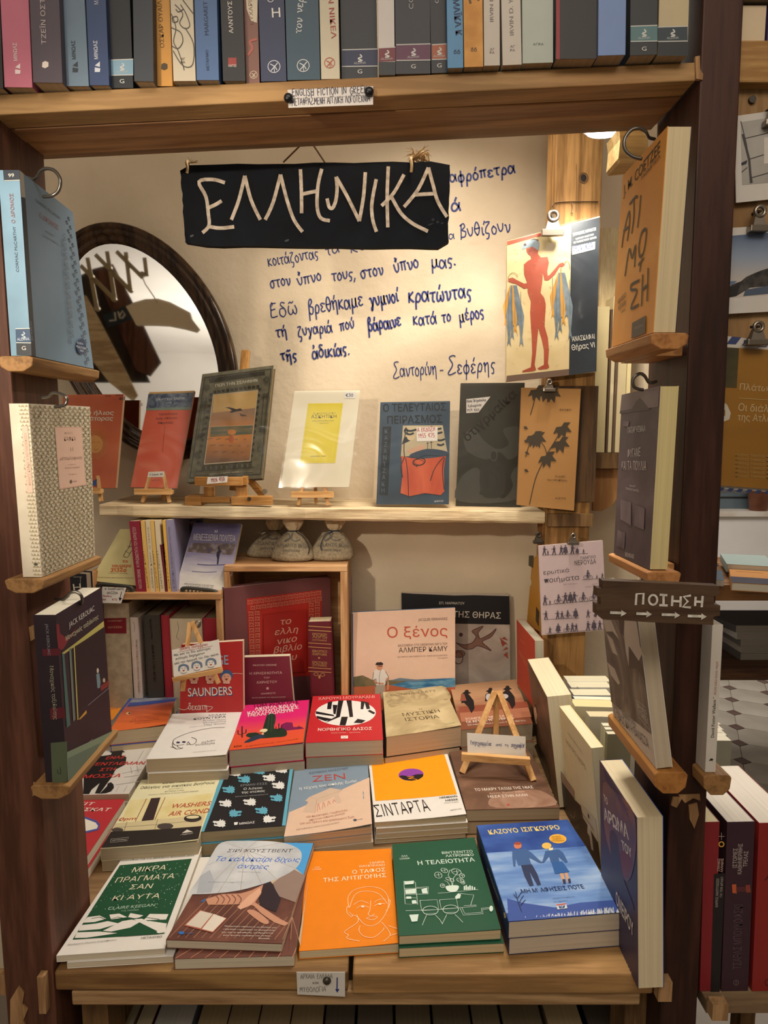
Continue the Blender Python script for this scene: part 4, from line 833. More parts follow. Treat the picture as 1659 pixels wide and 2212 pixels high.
p.text('#e6b0a4', 'ΧΑΡΟΥΚΙ ΜΟΥΡΑΚΑΜΙ', 524, 767, 806, 757, 14, -.002).text('#eeddd2', 'ΝΟΡΒΗΓΙΚΟ ΔΑΣΟΣ', 522, 921, 792, 915, 14, .004).text('#e6b0a4', 'ΜΥΘΙΣΤΟΡΗΜΑ  •  34η ΧΙΛΙΑΔΑ', 588, 934, 735, 930, 5).poly('#e6dcd2', [(637, 945), (672, 944), (672, 958), (637, 959)]).line('#b5343a', [(645, 947), (654, 956), (664, 947)], 2.5, False)
# --- sepia book
SEP = cloud('#a5916a', '#cdb98f', '#b8a47a', scale=7, dist=3, lo=.3, hi=.7)
c4 = [(846, 727), (1150, 703), (1236, 900), (862, 950)]
B = book('b2', c4, PZ(.896), .042, SEP, 'sepia book with swirling drapery and a black spine', curl=.004, pg='#bfa98c', sc='#201c1c')
stack_below(B, 'b2', c4, PZ(.896), [.0535], '#201c1c', ['thick book with a black spine under the sepia one'], pg='#bfa98c')
p = B.pr; full(B, SEP)
p.poly(cloud('#8f7c58', '#b5a178', scale=14, dist=4), [(860, 735), (950, 722), (1080, 708), (1150, 703), (1180, 770), (1050, 765), (940, 790), (880, 800)], True)
p.text('#6b5a3c', 'DONNA TARTT', 885, 748, 1112, 730, 12, .004, .15).text('#5a4a30', 'Η', 1028, 818, 1042, 817, 7, .03).text('#4f4028', 'ΜΥΣΤΙΚΗ', 948, 848, 1132, 832, 17, .01).text('#4f4028', 'ΙΣΤΟΡΙΑ', 960, 872, 1128, 860, 17, .01).text('#6f8f4a', 'LIVANIS', 1155, 895, 1205, 888, 6)
# --- desert silhouettes book
DES = grad('#7d4a34', '#b58a66', 1, .02, .16, '#8a5038', .35, nscale=(8, 60, 8))
c4 = [(1180, 692), (1508, 662), (1592, 882), (1232, 915)]
B = book('b2', c4, PZ(.888), .038, DES, 'tan book with dark hatted riders against a desert', pg='#a8997f')
stack_below(B, 'b2', c4, PZ(.888), [.0492], '#7a5540', ['thick tan copy under the book with the hatted riders'], pg='#a8997f')
p = B.pr
p.rect('#8c4a34', (1222, 800), (1560, 772), (1572, 800), (1230, 830)).rect('#a86c50', (1228, 830), (1570, 802), (1585, 850), (1236, 875))
K = '#1d1718'
for x, y in ((1262, 740), (1380, 730), (1465, 720)):
    p.poly(K, [(x - 22, y - 8), (x - 10, y - 14), (x - 6, y - 24), (x + 8, y - 25), (x + 12, y - 14), (x + 24, y - 10), (x + 8, y - 4), (x + 18, y + 6), (x + 36, y + 30), (x + 40, y + 70), (x + 24, y + 92), (x + 8, y + 60), (x - 12, y + 40), (x - 26, y + 42), (x - 24, y + 10), (x - 8, y - 2)])
p.ell('#b5b0ae', (1372, 752), 14, 18).ell('#b5b0ae', (1452, 748), 18, 12).poly('#8a4e3a', [(1236, 735), (1252, 738), (1262, 770), (1230, 772)])
p.text('#ddc7b4', 'ΡΟΜΠΕΡΤ ΜΠΟΛΑΝΙΟ', 1262, 866, 1495, 846, 12, .02).text('#e6d8ca', 'ΟΙ ΑΓΡΙΟΙ ΝΤΕΤΕΚΤΙΒ', 1265, 882, 1500, 860, 13, .025).text('#ddc7b4', 'ΒΡΑΒΕΙΟ ΡΟΜΟΥΛΟ ΓΚΑΓΙΕΓΟΣ', 1270, 895, 1560, 872, 8, .01)
# --- painted hills book at the left
c4 = [(838, 785), (1140, 765), (1068, 972), (700, 1006)]
LAND = grad('#d96a34', '#5f6478', 1, .03, .165, '#b5583c', .12, nscale=(8, 30, 8))
B = book('b1', c4, PZ(.888), .030, LAND, 'book with painted orange fields under a grey sky and a blue edge', curl=.005, pg='#c4b090')
stack_below(B, 'b1', c4, PZ(.888), [.0572], '#3a4a8a', ['thick pile copy under the painted orange fields book'], pg='#c4b090')
p = B.pr; p.poly('#2a4a9c', [(838, 785), (856, 784), (722, 945), (710, 960)]).rect(cloud('#5a5f74', '#9a9aa2', scale=18, stretch=(1, 3, 1)), (856, 784), (1140, 765), (1128, 808), (828, 830)).rect('#3a4a86', (830, 826), (1128, 805), (1122, 822), (812, 850))
p.ell('#d9a87c', (822, 893), 16, 9).ell('#5a3428', (828, 893), 7, 6)
for k, s1 in enumerate(('ΧΛΟΗ ΜΠΕΝΤΖΑ', 'ΤΟ ΠΕΡΙΓΡΑΜΜΑ', 'ΤΟΥ ΜΑΚΕΔΟΝΑ')): p.text('#b3563a', s1, (862, 842, 820)[k], 925 + k * 13, (1010, 1018, 1018)[k], 916 + k * 12, 9, .005)
p.text('#a34a34', 'Μυθιστόρημα', 862, 962, 962, 955, 6)
B = book('b1', [(600, 825), (805, 820), (722, 932), (500, 940)], PZ(.866), .02, '#e08a2c', 'bright orange book corner showing behind the book held on the lower left ledge', pg='#c4b090')
B.pr.line('#3a4a8a', [(705, 868), (730, 860), (755, 858)], 4)
stack_below(B, 'b1', [(600, 825), (805, 820), (722, 932), (500, 940)], PZ(.866), [.0455], '#e08a2c', ['thick pile beneath the bright orange book corner at the left'], pg='#c4b090')
# ================================================================ books standing or leaning
def V4(zoom, pts, fn): return [fn(zz(zoom, p)) for p in pts]
def spine_book(zoom, q, Y, depth, color, label, side='L', pg='#cfc3ab', cc=None, group=None, name='paperback_book', hb=False, back=None, lean=0):
    """q: spine TL TR BR BL seen from the front, spine plane at Y; side: which cover is modelled as front"""
    a = [on_y(zz(zoom, p), Y) for p in q]; t = (a[1] - a[0]).length
    D = Vector((0, depth, 0)); tl, tr, br, bl = a
    up = (tl - bl).normalized()
    N = up.cross(Vector((0, 1, 0))).normalized()
    if N.x > 0: N = -N
    t = abs((tr - tl).dot(N)); 
    c4 = [tl + D, tl, bl, bl + D]   # left cover, its normal towards -X
    tt = abs((br - bl).dot(N)); t = (t + tt) / 2
    B = book(None, c4, (tl, N), t, cc or color, label, spine='R', sc=color, pg=pg, group=group, name=name, hb=hb, back=back)
    B.sp.z = zoom; return B
# ---------------------------------------------------------------- right-hand side of the table
def sidebook(zoom, near_t, far_t, near_b, Yt, Yf, Yb, t, cover, label, **kw):
    nt = on_y(zz(zoom, near_t), Yt); ft = on_y(zz(zoom, far_t), Yf); nb = on_y(zz(zoom, near_b), Yb)
    pl = plane3(nt, ft, nb)
    if pl[1].x > 0: pl = (pl[0], -pl[1])
    fb = ft + (nb - nt)
    return book(zoom, [ft, nt, nb, fb], pl, t, cover, label, spine='L', **kw)
BR_ = cloud('#57402f', '#8a6b50', '#6e5340', scale=9, dist=1.5, lo=.3, hi=.7)
B = sidebook('f', (1181, 1505), (1139, 1424), (1208, 1745), 1.20, 1.41, 1.18, .046, BR_, 'thick brown book with a pale portrait, standing behind the slim cream one', pg='#dccfae')
p = B.pr; p.z = 's7'
p.poly('#31241c', [(160, 1290), (200, 1280), (240, 1340), (290, 1430), (330, 1560), (360, 1700), (360, 1860), (250, 1640), (135, 1420)], True).poly('#d8c4a8', [(150, 745), (170, 745), (185, 830), (188, 900), (180, 960), (188, 1000), (170, 1000), (155, 930), (146, 830)], True)
p.poly('#31241c', [(150, 740), (175, 740), (190, 850), (186, 880), (168, 780), (152, 790)]).poly('#4a382c', [(100, 1000), (180, 1030), (170, 1160), (120, 1180)])
for k in range(7): p.line('#8f7358', [(205 + k * 8, 960 + k * 50), (225 + k * 8, 940 + k * 50), (255 + k * 8, 1010 + k * 50), (285 + k * 4, 1060 + k * 50)], 4)
p.text('#5a4634', 'ΜΥΘΙΣΤΟΡΗΜΑ', 120, 300, 280, 640, 40, 0)
CR2 = '#d9cda2'
B = sidebook('f', (1277, 1616), (1208, 1525), (1303, 1905), .996, 1.165, .978, .0195, CR2, 'slim cream book with a grey serif title, standing at the right of the table', pg='#e0d4b0', back='#e0cf8a')
p = B.pr; p.z = 's7'; p.text('#b5aa88', 'Μάρω Μπουρδάκου', 592, 1135, 800, 1415, 26, 0, .1).text('#a59a78', 'ΜΑΥΡΟ ΝΕΡΟ', 575, 1260, 838, 1628, 60, -.01).text('#b5aa88', 'ποίηση', 700, 1690, 748, 1760, 14)
p.z = 'b6'; p.poly(cloud('#2c2422', '#43332e', scale=12), [(533, 265), (607, 375), (607, 420), (722, 530), (752, 800), (650, 760), (545, 640), (538, 530)]).poly('#a08474', [(533, 268), (606, 372), (607, 415), (540, 325)]).poly('#cfc09c', [(640, 440), (722, 530), (740, 660), (655, 520)])
p.poly('#e0d4c4', [(680, 545), (692, 560), (705, 640), (712, 700), (700, 690), (690, 620), (678, 600)]).line('#b5a48e', [(585, 500), (605, 520), (612, 480)], 3).line('#5c2a26', [(600, 420), (715, 590)], 4, False).text('#2c2422', 'Ι', 682, 515, 690, 528, 22)
AR = cloud('#2e2a58', '#4c2f40', '#3a3350', scale=7, lo=.3, hi=.7)
B = sidebook('f', (1375, 1766), (1295, 1642), (1378, 2136), .775, .918, .775, .033, AR, 'very thick dark blue book with white bubble letters, standing at the right front corner', pg='#d9caa8', back='#24489a')
p = B.pr; p.z = 'b6'
p.poly(cloud('#6d4f4c', '#8a5a50', '#5c4a66', scale=10), [(765, 330), (830, 380), (900, 440), (940, 540), (940, 720), (905, 860), (850, 820), (800, 700), (770, 560)], True)
p.poly('#70303a', [(860, 700), (905, 720), (920, 780), (890, 850), (855, 780)], True).poly('#3a2f4a', [(800, 600), (840, 620), (870, 830), (930, 1000), (915, 1010), (850, 900), (815, 780)], True)
p.text('#2c3470', 'ΤΟΜ ΡΟΜΠΙΝΣ', 770, 300, 905, 520, 34, .02)
for s1, a, b, c, d, h in (('ΤΟ', 768, 425, 790, 452, 34), ('ΑΡΩΜΑ', 772, 528, 905, 640, 68), ('ΤΟΥ', 868, 690, 922, 740, 50), ('ΟΝΕΙΡΟΥ', 835, 985, 930, 1170, 70)): p.text('#ddd6ce', s1, a, b, c, d, h, .035)
for k in range(4): p.ell('#c9c2ba', (888 + k * 10, 1300 + k * 20), 1.6, 4)
def facing(zoom, q, Y, t, col, label, pg, lean=0, **kw):
    z = on_y(zz(zoom, q[3]), Y).z
    return book(zoom, q, plane_up(Y, z, lean), t, col, label, pg=pg, **kw)
RB = [([(690, 686), (1300, 700), (1300, 1180), (690, 1180)], 1.235, .020, '#4f7286', 'blue grey book standing in the row behind the thick brown book', '#e6dfc8'),
      ([(690, 772), (1300, 790), (1300, 1700), (690, 1700)], 1.175, .035, '#cfc6a6', 'beige book with deep cream pages, third in the row behind the brown book', '#dfcf9c'),
      ([(885, 908), (1330, 915), (1330, 1800), (885, 1800)], 1.135, .024, '#bdb6a8', 'pale grey book in the row leading to the post, in front of the beige one', '#d9c9a4'),
      ([(1062, 1030), (1400, 1036), (1400, 1900), (1062, 1900)], 1.105, .012, '#cdc8b0', 'thin ivory book in the row leading to the post', '#e0d8c0'),
      ([(1095, 1080), (1420, 1084), (1420, 1900), (1095, 1900)], 1.088, .010, '#d5d0bc', 'second thin ivory book in the row, in front of the first', '#e0d8c0'),
      ([(1122, 1142), (1440, 1142), (1440, 1960), (1122, 1960)], 1.070, .012, '#8d8a74', 'grey green book, nearest of the row hidden behind the right ledge', '#d9d0b4')]
for q, Y, t, col, lb, pgc in RB:
    a = [on_y(zz('s7', p_), Y) for p_ in q]
    zb = .80; a[3].z = zb; a[2].z = zb
    a = [a[0], a[1], Vector((a[1].x, Y, zb)), Vector((a[0].x, Y, zb))]
    book('s7', a, (a[3], Vector((0, -1, 0))), t, col, lb, pg=pgc, group='row of books by the right post')
# two upright pale books there
for k, (x0, x1, yt, Y, col, lb) in enumerate(((1226, 1320, 1472, 1.40, '#d9d2b4', 'pale cream book, rearmost of the row behind the brown book'), (1234, 1322, 1485, 1.34, '#d2cfc4', 'off white book with tiny dark marks, near the back of the row'), (1240, 1322, 1502, 1.285, '#c8c0b2', 'light grey brown book just behind the blue grey one'))):
    a = on_y((x0, yt), Y); b = on_y((x1, yt), Y)
    BB = book('f', [a, b, Vector((b.x, Y, .80)), Vector((a.x, Y, .80))], (a, Vector((0, -1, 0))), .034, col, lb, pg='#ddd5b8', group='row of books by the right post')
    if k == 1: BB.pr.z = 's7'; BB.pr.text('#3a3834', 'Α', 710, 520, 728, 522, 14, .02).text('#3a3834', 'Π', 716, 538, 740, 540, 12, .02)
# orange standing book at the back right
B = sidebook('b3', (215, 527), (103, 397), (219, 960), 1.44, 1.575, 1.42, .021, '#b5422c', 'vermilion book standing at the back right corner of the table', pg='#a39c88')
B.pr.z = 'b3'; B.pr.text('#d98a5c', 'Ν. ΕΓΓ', 128, 528, 158, 556, 12).text('#d98a5c', 'ΑΠΟΣΠΑΣΜΑΤΑ', 118, 590, 200, 730, 12).text('#d98a5c', 'ΕΡΩΤΙΚΟΥ ΛΟΓΟΥ', 118, 605, 205, 765, 10)
# ---------------------------------------------------------------- two large books at the back
K = '#1b1a1c'
pl = plane_up(1.62, .80, 5)
def wallbook(zoom, TL, TR, Y, lean, t, cover, label, zb=.80, yaw=0, **kw):
    pl = plane_up(Y, zb, lean, yaw, on_y(zz(zoom, TL), Y).x)
    tl = on_p(zz(zoom, TL), pl); tr = on_p(zz(zoom, TR), pl); X = (tr - tl); N = pl[1]
    Xh = Vector((X.x, X.y, 0)).normalized(); up = N.cross(Xh).normalized()
    def down(p): return p - up * ((p.z - zb) / up.z)
    return book(zoom, [tl, tr, down(tr), down(tl)], pl, t, cover, label, **kw)
B = wallbook('b2', (938, 232), (1475, 240), 1.645, 4, .018, '#b3a595', 'large old art book with a painted swallow and black title band, at the back', hb=True, pg='#b59c6a')
p = B.pr; p.poly(K, [(938, 232), (1000, 236), (1200, 245), (1300, 243), (1475, 248), (1478, 390), (940, 380)]).text('#cfc8ba', 'ΣΠ. ΜΑΡΙΝΑΤΟΥ', 1125, 288, 1252, 290, 12, .004).text('#cfc8ba', 'ΘΗΣΑΥΡΟΙ ΤΗΣ ΘΗΡΑΣ', 968, 345, 1432, 360, 30, .008)
p.rect(cloud('#93857a', '#b8aa9c', scale=8, dist=1), (940, 384), (1477, 390), (1480, 690), (942, 690))
SW = '#4a3230'
for q in ([(1210, 480), (1250, 490), (1290, 480), (1310, 450), (1290, 425), (1300, 415), (1345, 398), (1320, 430), (1330, 460), (1380, 435), (1410, 410), (1385, 450), (1340, 475), (1365, 500), (1385, 520), (1350, 505), (1315, 495), (1290, 510), (1255, 510)], [(1205, 520), (1240, 520), (1255, 535), (1235, 552), (1205, 548)]): p.poly('#7a5a4c', q, False); p.line(SW, q + [q[0]], 4)
p.ell(SW, (1234, 440), 10, 10).ring(SW, (1222, 555), 22, 30, 4)
for a in range(-60, 80, 22): p.poly('#8c4436', [(1440, 500), (1440 + 40 * math.cos(R(a + 180)) * -1 * -1 * .6 + 10, 495 - 45 * math.cos(R(a))), (1452 + 12 * math.sin(R(a)), 500 - 20)])
for q in ([(1435, 460), (1450, 450), (1470, 470)], [(1428, 480), (1450, 475), (1470, 490)], [(1440, 520), (1460, 500), (1470, 510)], [(1445, 540), (1465, 525), (1470, 560)]): p.poly('#8c4436', q)
# comic album with a man on a beach
B = wallbook('b2', (690, 330), (1206, 306), 1.535, 7, .014, '#d9b7a0', 'large pinkish album with a standing man and a seaside on its cover', hb=True, pg='#e0d6c6', sc='#35506e')
p = B.pr; p.line('#35506e', [(694, 334), (698, 900)], 6, False)
p.text('#4a3c38', 'JACQUES FERRANDEZ', 1022, 372, 1168, 366, 13).text('#b5503a', 'Ο ξένος', 868, 455, 1168, 446, 52, .004).text('#5a4640', 'ΒΑΣΙΣΜΕΝΟ ΣΤΟ ΟΜΩΝΥΜΟ ΕΡΓΟ ΤΟΥ', 922, 500, 1168, 490, 11).text('#33292a', 'ΑΛΜΠΕΡ ΚΑΜΥ', 925, 529, 1168, 520, 24).text('#6a544c', 'ΜΕΤΑΦΡΑΣΗ: ΒΙΚΗ ΒΑΡΒΑΤΣΟΥΛΗ · ΜΑΡΙΑ ΠΑΠΑΔΗΜΗΤΡΙΟΥ', 920, 554, 1168, 545, 6).text('#6a544c', 'ΤΡΙΤΗ ΕΚΔΟΣΗ', 1118, 560, 1168, 557, 5)
p.rect(cloud('#2f5f8a', '#6d9ab0', '#447a9c', scale=26, stretch=(1, 4, 1)), (880, 668), (1205, 655), (1206, 760), (880, 765)).poly('#b5603e', [(698, 690), (800, 672), (880, 690), (1000, 712), (1205, 700), (1206, 830), (700, 830)])
p.poly(cloud('#4d5238', '#7a6a4a', scale=30), [(700, 650), (745, 642), (795, 665), (860, 668), (920, 662), (985, 668), (880, 690), (700, 700)]).poly('#6a7a88', [(880, 668), (930, 655), (1000, 662), (1090, 665), (1010, 672)]).line('#d8c8b8', [(1020, 712), (1110, 700), (1160, 705)], 8)
MAN = '#2d2422'
p.poly('#d8d2c8', [(800, 625), (815, 612), (840, 610), (858, 622), (872, 650), (860, 660), (855, 690), (812, 692), (808, 660), (795, 668)], True).poly('#a89a88', [(808, 690), (856, 690), (860, 760), (838, 760), (832, 720), (825, 760), (806, 760)]).poly('#c48a6a', [(815, 585), (840, 582), (845, 600), (838, 615), (820, 614)], True).poly(MAN, [(808, 588), (815, 578), (838, 576), (848, 584), (844, 592), (818, 592)])
p.line('#c48a6a', [(866, 655), (872, 690), (868, 715)], 9).line('#c48a6a', [(800, 665), (815, 680), (850, 684)], 8).line(MAN, [(800, 625), (796, 668), (812, 660), (810, 700)], 2).line(MAN, [(858, 622), (874, 655), (860, 690)], 2).line(MAN, [(835, 615), (828, 650), (830, 690)], 1.5).line(MAN, [(822, 596), (842, 597)], 3)
# ---------------------------------------------------------------- crates at the back left
CR_ = wood('#b0855a', '#cda678', 'x', 9, .6, '#7a5028', .2, .2); CRY = wood('#a87e54', '#c49c6c', 'y', 9, .6, '#7a5028', .2, .2); CRZ = wood('#a87e54', '#c89f70', 'z', 9, .6, '#7a5028', .2, .2)
CB = empty('wooden_crate', Vector((-.24, 1.60, .80)), 'pine crate standing on end, open to the front, under the three burlap sachets', 'crate')
a = on_y((483, 1222), 1.50); b = on_y((750, 1238), 1.50); zt_ = a.z; xl, xr = a.x, b.x
MB().box(xl, xr, 1.50, 1.668, zt_ - .014, zt_).build('top_panel', CR_, CB, bevel=.0015)
MB().box(xl, xl + .013, 1.50, 1.668, .80, zt_ - .0145).build('side_panel', CRZ, CB, bevel=.001)
MB().box(xr - .016, xr, 1.50, 1.668, .80, zt_ - .0145).build('side_panel', CRZ, CB, bevel=.001)
MB().box(xl + .0135, xr - .0165, 1.655, 1.667, .80, zt_ - .0145).build('back_panel', CR_, CB)
MB().box(xl + .0135, xr - .0165, 1.50, 1.6545, .80, .812).build('bottom_panel', CR_, CB)
CA = empty('wooden_shelf_box', Vector((-.5, 1.55, .80)), 'low pine shelf box at the back left holding thick books inside and on top', 'shelf')
a = on_y((205, 1273), 1.47); b = on_y((482, 1292), 1.47); za = .5 * (a.z + b.z) + .001; xla = on_y((183, 1250), 1.47).x
MB().box(xla + .014, xl - .001, 1.47, 1.69, za - .015, za).build('shelf_board', CR_, CA, bevel=.0015)
MB().box(xla, xla + .0135, 1.47, 1.69, .80, za + .045).build('side_panel', CRZ, CA, bevel=.0015)
MB().box(xl - .0145, xl - .001, 1.475, 1.69, .80, za - .0155).build('side_panel', CRZ, CA, bevel=.0015)
MB().box(xla + .014, xl - .015, 1.68, 1.69, .80, za - .016).build('back_panel', CR_, CA)
# books inside the shelf box
SB = [([(660, 185), (825, 185), (830, 800), (690, 800)], .10, cloud('#a3937a', '#b8a88c', scale=60), 'very thick beige cloth book with a dark red label, in the shelf box', '#b0a080'),
      ([(830, 278), (885, 278), (918, 790), (862, 790)], .14, '#cdbdb0', 'pale pink spine with small dark lettering, in the shelf box', '#b5a78e'),
      ([(915, 262), (1025, 262), (1056, 790), (950, 790)], .15, '#3f3b34', 'dark olive grey book with lettered spine, in the shelf box', '#8c8068'),
      ([(1028, 264), (1082, 280), (1112, 790), (1062, 790)], .16, '#9c2a34', 'narrow crimson book beside the dark olive one, in the shelf box', '#8c7a60'),
      ([(1084, 286), (1293, 290), (1305, 790), (1116, 790)], .13, '#cfc0a2', 'wide cream boxed book with a thin drawn line, in the shelf box', '#b5a684'),
      ([(1296, 282), (1418, 284), (1425, 790), (1308, 790)], .15, '#9c2a34', 'broad crimson book at the right end of the shelf box', '#8c7a60')]
for q, d, col, lb, pgc in SB:
    pts = [on_y(zz('b1', p_), 1.49) for p_ in q]; pts[2].z = pts[3].z = .801
    B = book('b1', [pts[0] + Vector((0, d, 0)), pts[0], pts[3], pts[3] + Vector((0, d, 0))], (pts[0], Vector((-1, 0, 0))), (pts[1] - pts[0]).length - .001, col, lb, spine='R', pg=pgc, hb=True)
    B.sp.z = 'b1'; s_ = B.sp
    if 'beige cloth' in lb: s_.rect('#7a1f28', (662, 283), (808, 280), (810, 380), (670, 380)).text('#c9a878', 'ΚΑΖΑΝΤΖΑΚΗ', 690, 305, 780, 303, 9).text('#c9a878', 'ΟΔΥΣΣΕΙΑ', 690, 347, 782, 345, 12)
    elif 'pale pink' in lb: s_.line('#6a5a50', [(850, 305), (862, 330), (858, 370)], 2).text('#6a5a50', 'ΜΕΡΙΚΟΙ ΠΙΝΑΚΕΣ ΠΟΥ ΜΙΛΟΥΣΑΝ ΤΟΝ ΚΑΙΡΟ', 868, 420, 885, 760, 12)
    elif 'olive' in lb: s_.text('#8f8a7c', 'Νίκος Καζαντζάκης', 955, 290, 968, 420, 14).text('#a09a8a', 'ΑΝΑΦΟΡΑ ΣΤΟΝ ΓΚΡΕΚΟ', 968, 450, 985, 690, 16)
    elif 'narrow crimson' in lb: s_.text('#dcb8a8', 'ΑΣΚΗΤΙΚΗ', 1060, 500, 1068, 582, 13, .01)
    elif 'wide cream' in lb: s_.line('#4a4238', [(1135, 305), (1143, 350), (1130, 400), (1145, 420)], 2)
# books on the shelf box
def leanq(zoom, c4, Y, lean, t, cover, label, **kw):
    zb = on_y(zz(zoom, c4[3]), Y).z
    pl = plane_up(Y, zb, lean, kw.pop('yaw', 0), on_y(zz(zoom, c4[3]), Y).x)
    return book(zoom, c4, pl, t, cover, label, **kw)
B = leanq('b8', [(258, 163), (372, 165), (372, 482), (92, 452)], 1.50, 22, .010, '#d6c98e', 'yellow book with an orange hand-drawn title, leaning on a black rest', pg='#cfc08c')
p = B.pr; p.hand('#c9622e', 'το', 272, 352, 305, 348, 10, 4).hand('#c9622e', 'νουμερο', 212, 375, 322, 375, 12, 4).hand('#c9622e', '31328', 205, 402, 298, 400, 13, 5)
p.text('#8a6a3a', 'ΤΟ ΒΙΒΛΙΟ ΤΗΣ ΣΚΛΑΒΙΑΣ', 188, 412, 300, 414, 5).text('#8a5a2a', 'ΜΥΘΙΣΤΟΡΗΜΑ  ΒΙΒΛΙΟΠΩΛΕΙΟ ΤΗΣ ΕΣΤΙΑΣ', 132, 436, 335, 440, 5, .01)
p.line('#4a4438', [(318, 225), (310, 260), (290, 290), (278, 315), (300, 320), (318, 290), (330, 280)], 3).line('#4a4438', [(300, 260), (318, 262), (330, 250)], 3).line('#4a4438', [(285, 285), (310, 300)], 2)
SPN = [([(308, 120), (368, 113), (405, 517), (350, 517)], '#8c2438', 'burgundy slim book standing first in the row on the shelf box', 'NUCCIO ORDINE   Η ΧΡΗΣΙΜΟΤΗΤΑ ΤΟΥ ΑΧΡΗΣΤΟΥ', '#d8b8b0'),
       ([(372, 117), (397, 115), (428, 516), (407, 517)], '#e0b766', 'thin yellow spine, first after the burgundy book on the shelf box', 'ΑΛΜΠΕΡ ΚΑΜΥ', '#7a5a2a'), ([(399, 115), (424, 115), (456, 516), (430, 516)], '#d9c9a8', 'thin cream spine between two yellow ones, nearer the burgundy book', 'ΑΛΜΠΕΡ ΚΑΜΥ  Ο ΞΕΝΟΣ', '#7a6a4a'),
       ([(426, 115), (446, 114), (478, 516), (458, 516)], '#e0b766', 'thin yellow spine in the middle of the row on the shelf box', 'ΑΛΜΠΕΡ ΚΑΜΥ', '#7a5a2a'), ([(450, 115), (477, 114), (508, 517), (482, 517)], '#d9c9a8', 'thin cream spine right of the middle yellow one', 'ΜΑΡΣΕΛ ΠΡΟΥΣΤ', '#7a6a4a'),
       ([(480, 250), (492, 250), (524, 515), (512, 515)], '#6a1f2c', 'low dark red spine squeezed between cream and yellow ones', '', '#fff'), ([(494, 114), (512, 113), (542, 515), (526, 516)], '#e0b050', 'thin yellow spine next to the lilac one', 'ΜΙΛΑΝ', '#7a5a2a'),
       ([(513, 112), (545, 110), (578, 517), (545, 518)], '#8f8aa6', 'lilac grey spine at the right end of the thin row', 'Α. ΤΕΡΖΑΚΗ  Η ΜΕΝΕΞΕΔΕΝΙΑ ΠΟΛΙΤΕΙΑ', '#5a5478')]
for q, col, lb, tx, tc in SPN:
    B = spine_book('b8', q, 1.485, .13, col, lb, group='thin books on the shelf box', pg='#c9bb98')
    if tx: m_ = [(q[0][0] + q[1][0]) / 2, (q[3][0] + q[2][0]) / 2]; B.sp.text(tc, tx, m_[1] + 5 - 2, 495, m_[0] + 5 + 2, 150 if len(tx) > 14 else 280, max(5, (q[1][0] - q[0][0]) * .3))
VIO = grad('#cfc8bc', '#4e4a72', 1, .015, .13, '#a8a2b0', .22, nscale=(14, 50, 14))
B = leanq('b8', [(560, 108), (724, 106), (690, 490), (578, 512)], 1.60, 8, .012, '#55507a', 'violet book with pale title, upright behind the front violet one', pg='#c9bb98')
p = B.pr; p.rect(VIO, (560, 108), (724, 106), (690, 490), (578, 512)).text('#ccc6cc', 'Η', 632, 148, 642, 148, 20, .01).text('#ccc6cc', 'ΜΕΝΕΞΕΔΕΝΙΑ Π', 552, 220, 692, 205, 36, -.01)
p.rect(cloud('#3f3a56', '#8a8098', '#6a5a4a', scale=60), (565, 125), (715, 112), (665, 170), (560, 300))
B = leanq('b8', [(672, 128), (938, 133), (858, 520), (566, 500)], 1.50, 20, .013, '#e0d9c8', 'violet and white book with a small dark figure, leaning on a black rest', pg='#d9d2c0')
p = B.pr; p.rect(grad('#d5cec2', '#524c76', 1, .02, .145, '#8a84a0', .25, nscale=(14, 60, 14)), (672, 128), (938, 133), (862, 505), (572, 490))
p.rect(cloud('#4a4258', '#857a86', '#655544', scale=70), (655, 240), (905, 245), (888, 310), (635, 290))
p.text('#7f7a94', 'Α. ΤΕΡΖΑΚΗ', 750, 150, 848, 150, 8).text('#d8d2d4', 'Η', 788, 185, 802, 185, 18, .01).text('#d8d2d4', 'ΜΕΝΕΞΕΔΕΝΙΑ ΠΟΛΙΤΕΙΑ', 668, 225, 902, 234, 36, -.008)
p.poly('#1f1c2e', [(806, 262), (814, 255), (816, 275), (826, 290), (818, 298), (812, 330), (808, 360), (800, 362), (802, 330), (797, 310), (800, 292), (808, 285)]).line('#1f1c2e', [(815, 290), (826, 292)], 4).line('#5a5478', [(690, 360), (760, 365), (860, 362)], 6).line('#6a6484', [(660, 400), (740, 405), (800, 402)], 4)
p.text('#6a645e', 'ΒΙΒΛΙΟΠΩΛΕΙΟΝ ΤΗΣ ΕΣΤΙΑΣ', 618, 473, 782, 486, 8, .01).text('#6a645e', 'Ι. Δ. ΚΟΛΛΑΡΟΥ & ΣΙΑΣ Α.Ε.', 628, 484, 778, 497, 7, .01)
# black rests
def wire_rest(zoom, q, Y, label):
    a = [on_y(zz(zoom, p_), Y) for p_ in q]; r = empty('book_rest', a[3], label, 'book rest')
    m = MB(); pts = cr([a[0] + Vector((0, .0, -.012)), a[0], (a[0] * .5 + a[1] * .5) + Vector((0, 0, .002)), a[1], a[1] + Vector((0, 0, -.014))], 4); m.tube([Vector(p_) + Vector((0, -.004, 0)) for p_ in pts], .004, 6)
    m.build('front_lip', flat('#35342f', .45), r, True)
    for k in range(9):
        c = a[0] * (1 - (k + .5) / 9) + a[1] * ((k + .5) / 9); MB().bar(c + Vector((0, -.006, -.002)), c + Vector((0, -.006, -.011)), .004, .003).build('rib', flat('#45443d', .45), r)
wire_rest('b8', [(140, 470), (325, 488), (325, 500), (140, 490)], 1.488, 'black plastic rest holding the yellow book'); wire_rest('b8', [(612, 492), (800, 512), (800, 525), (612, 510)], 1.488, 'black plastic rest holding the violet and white book')
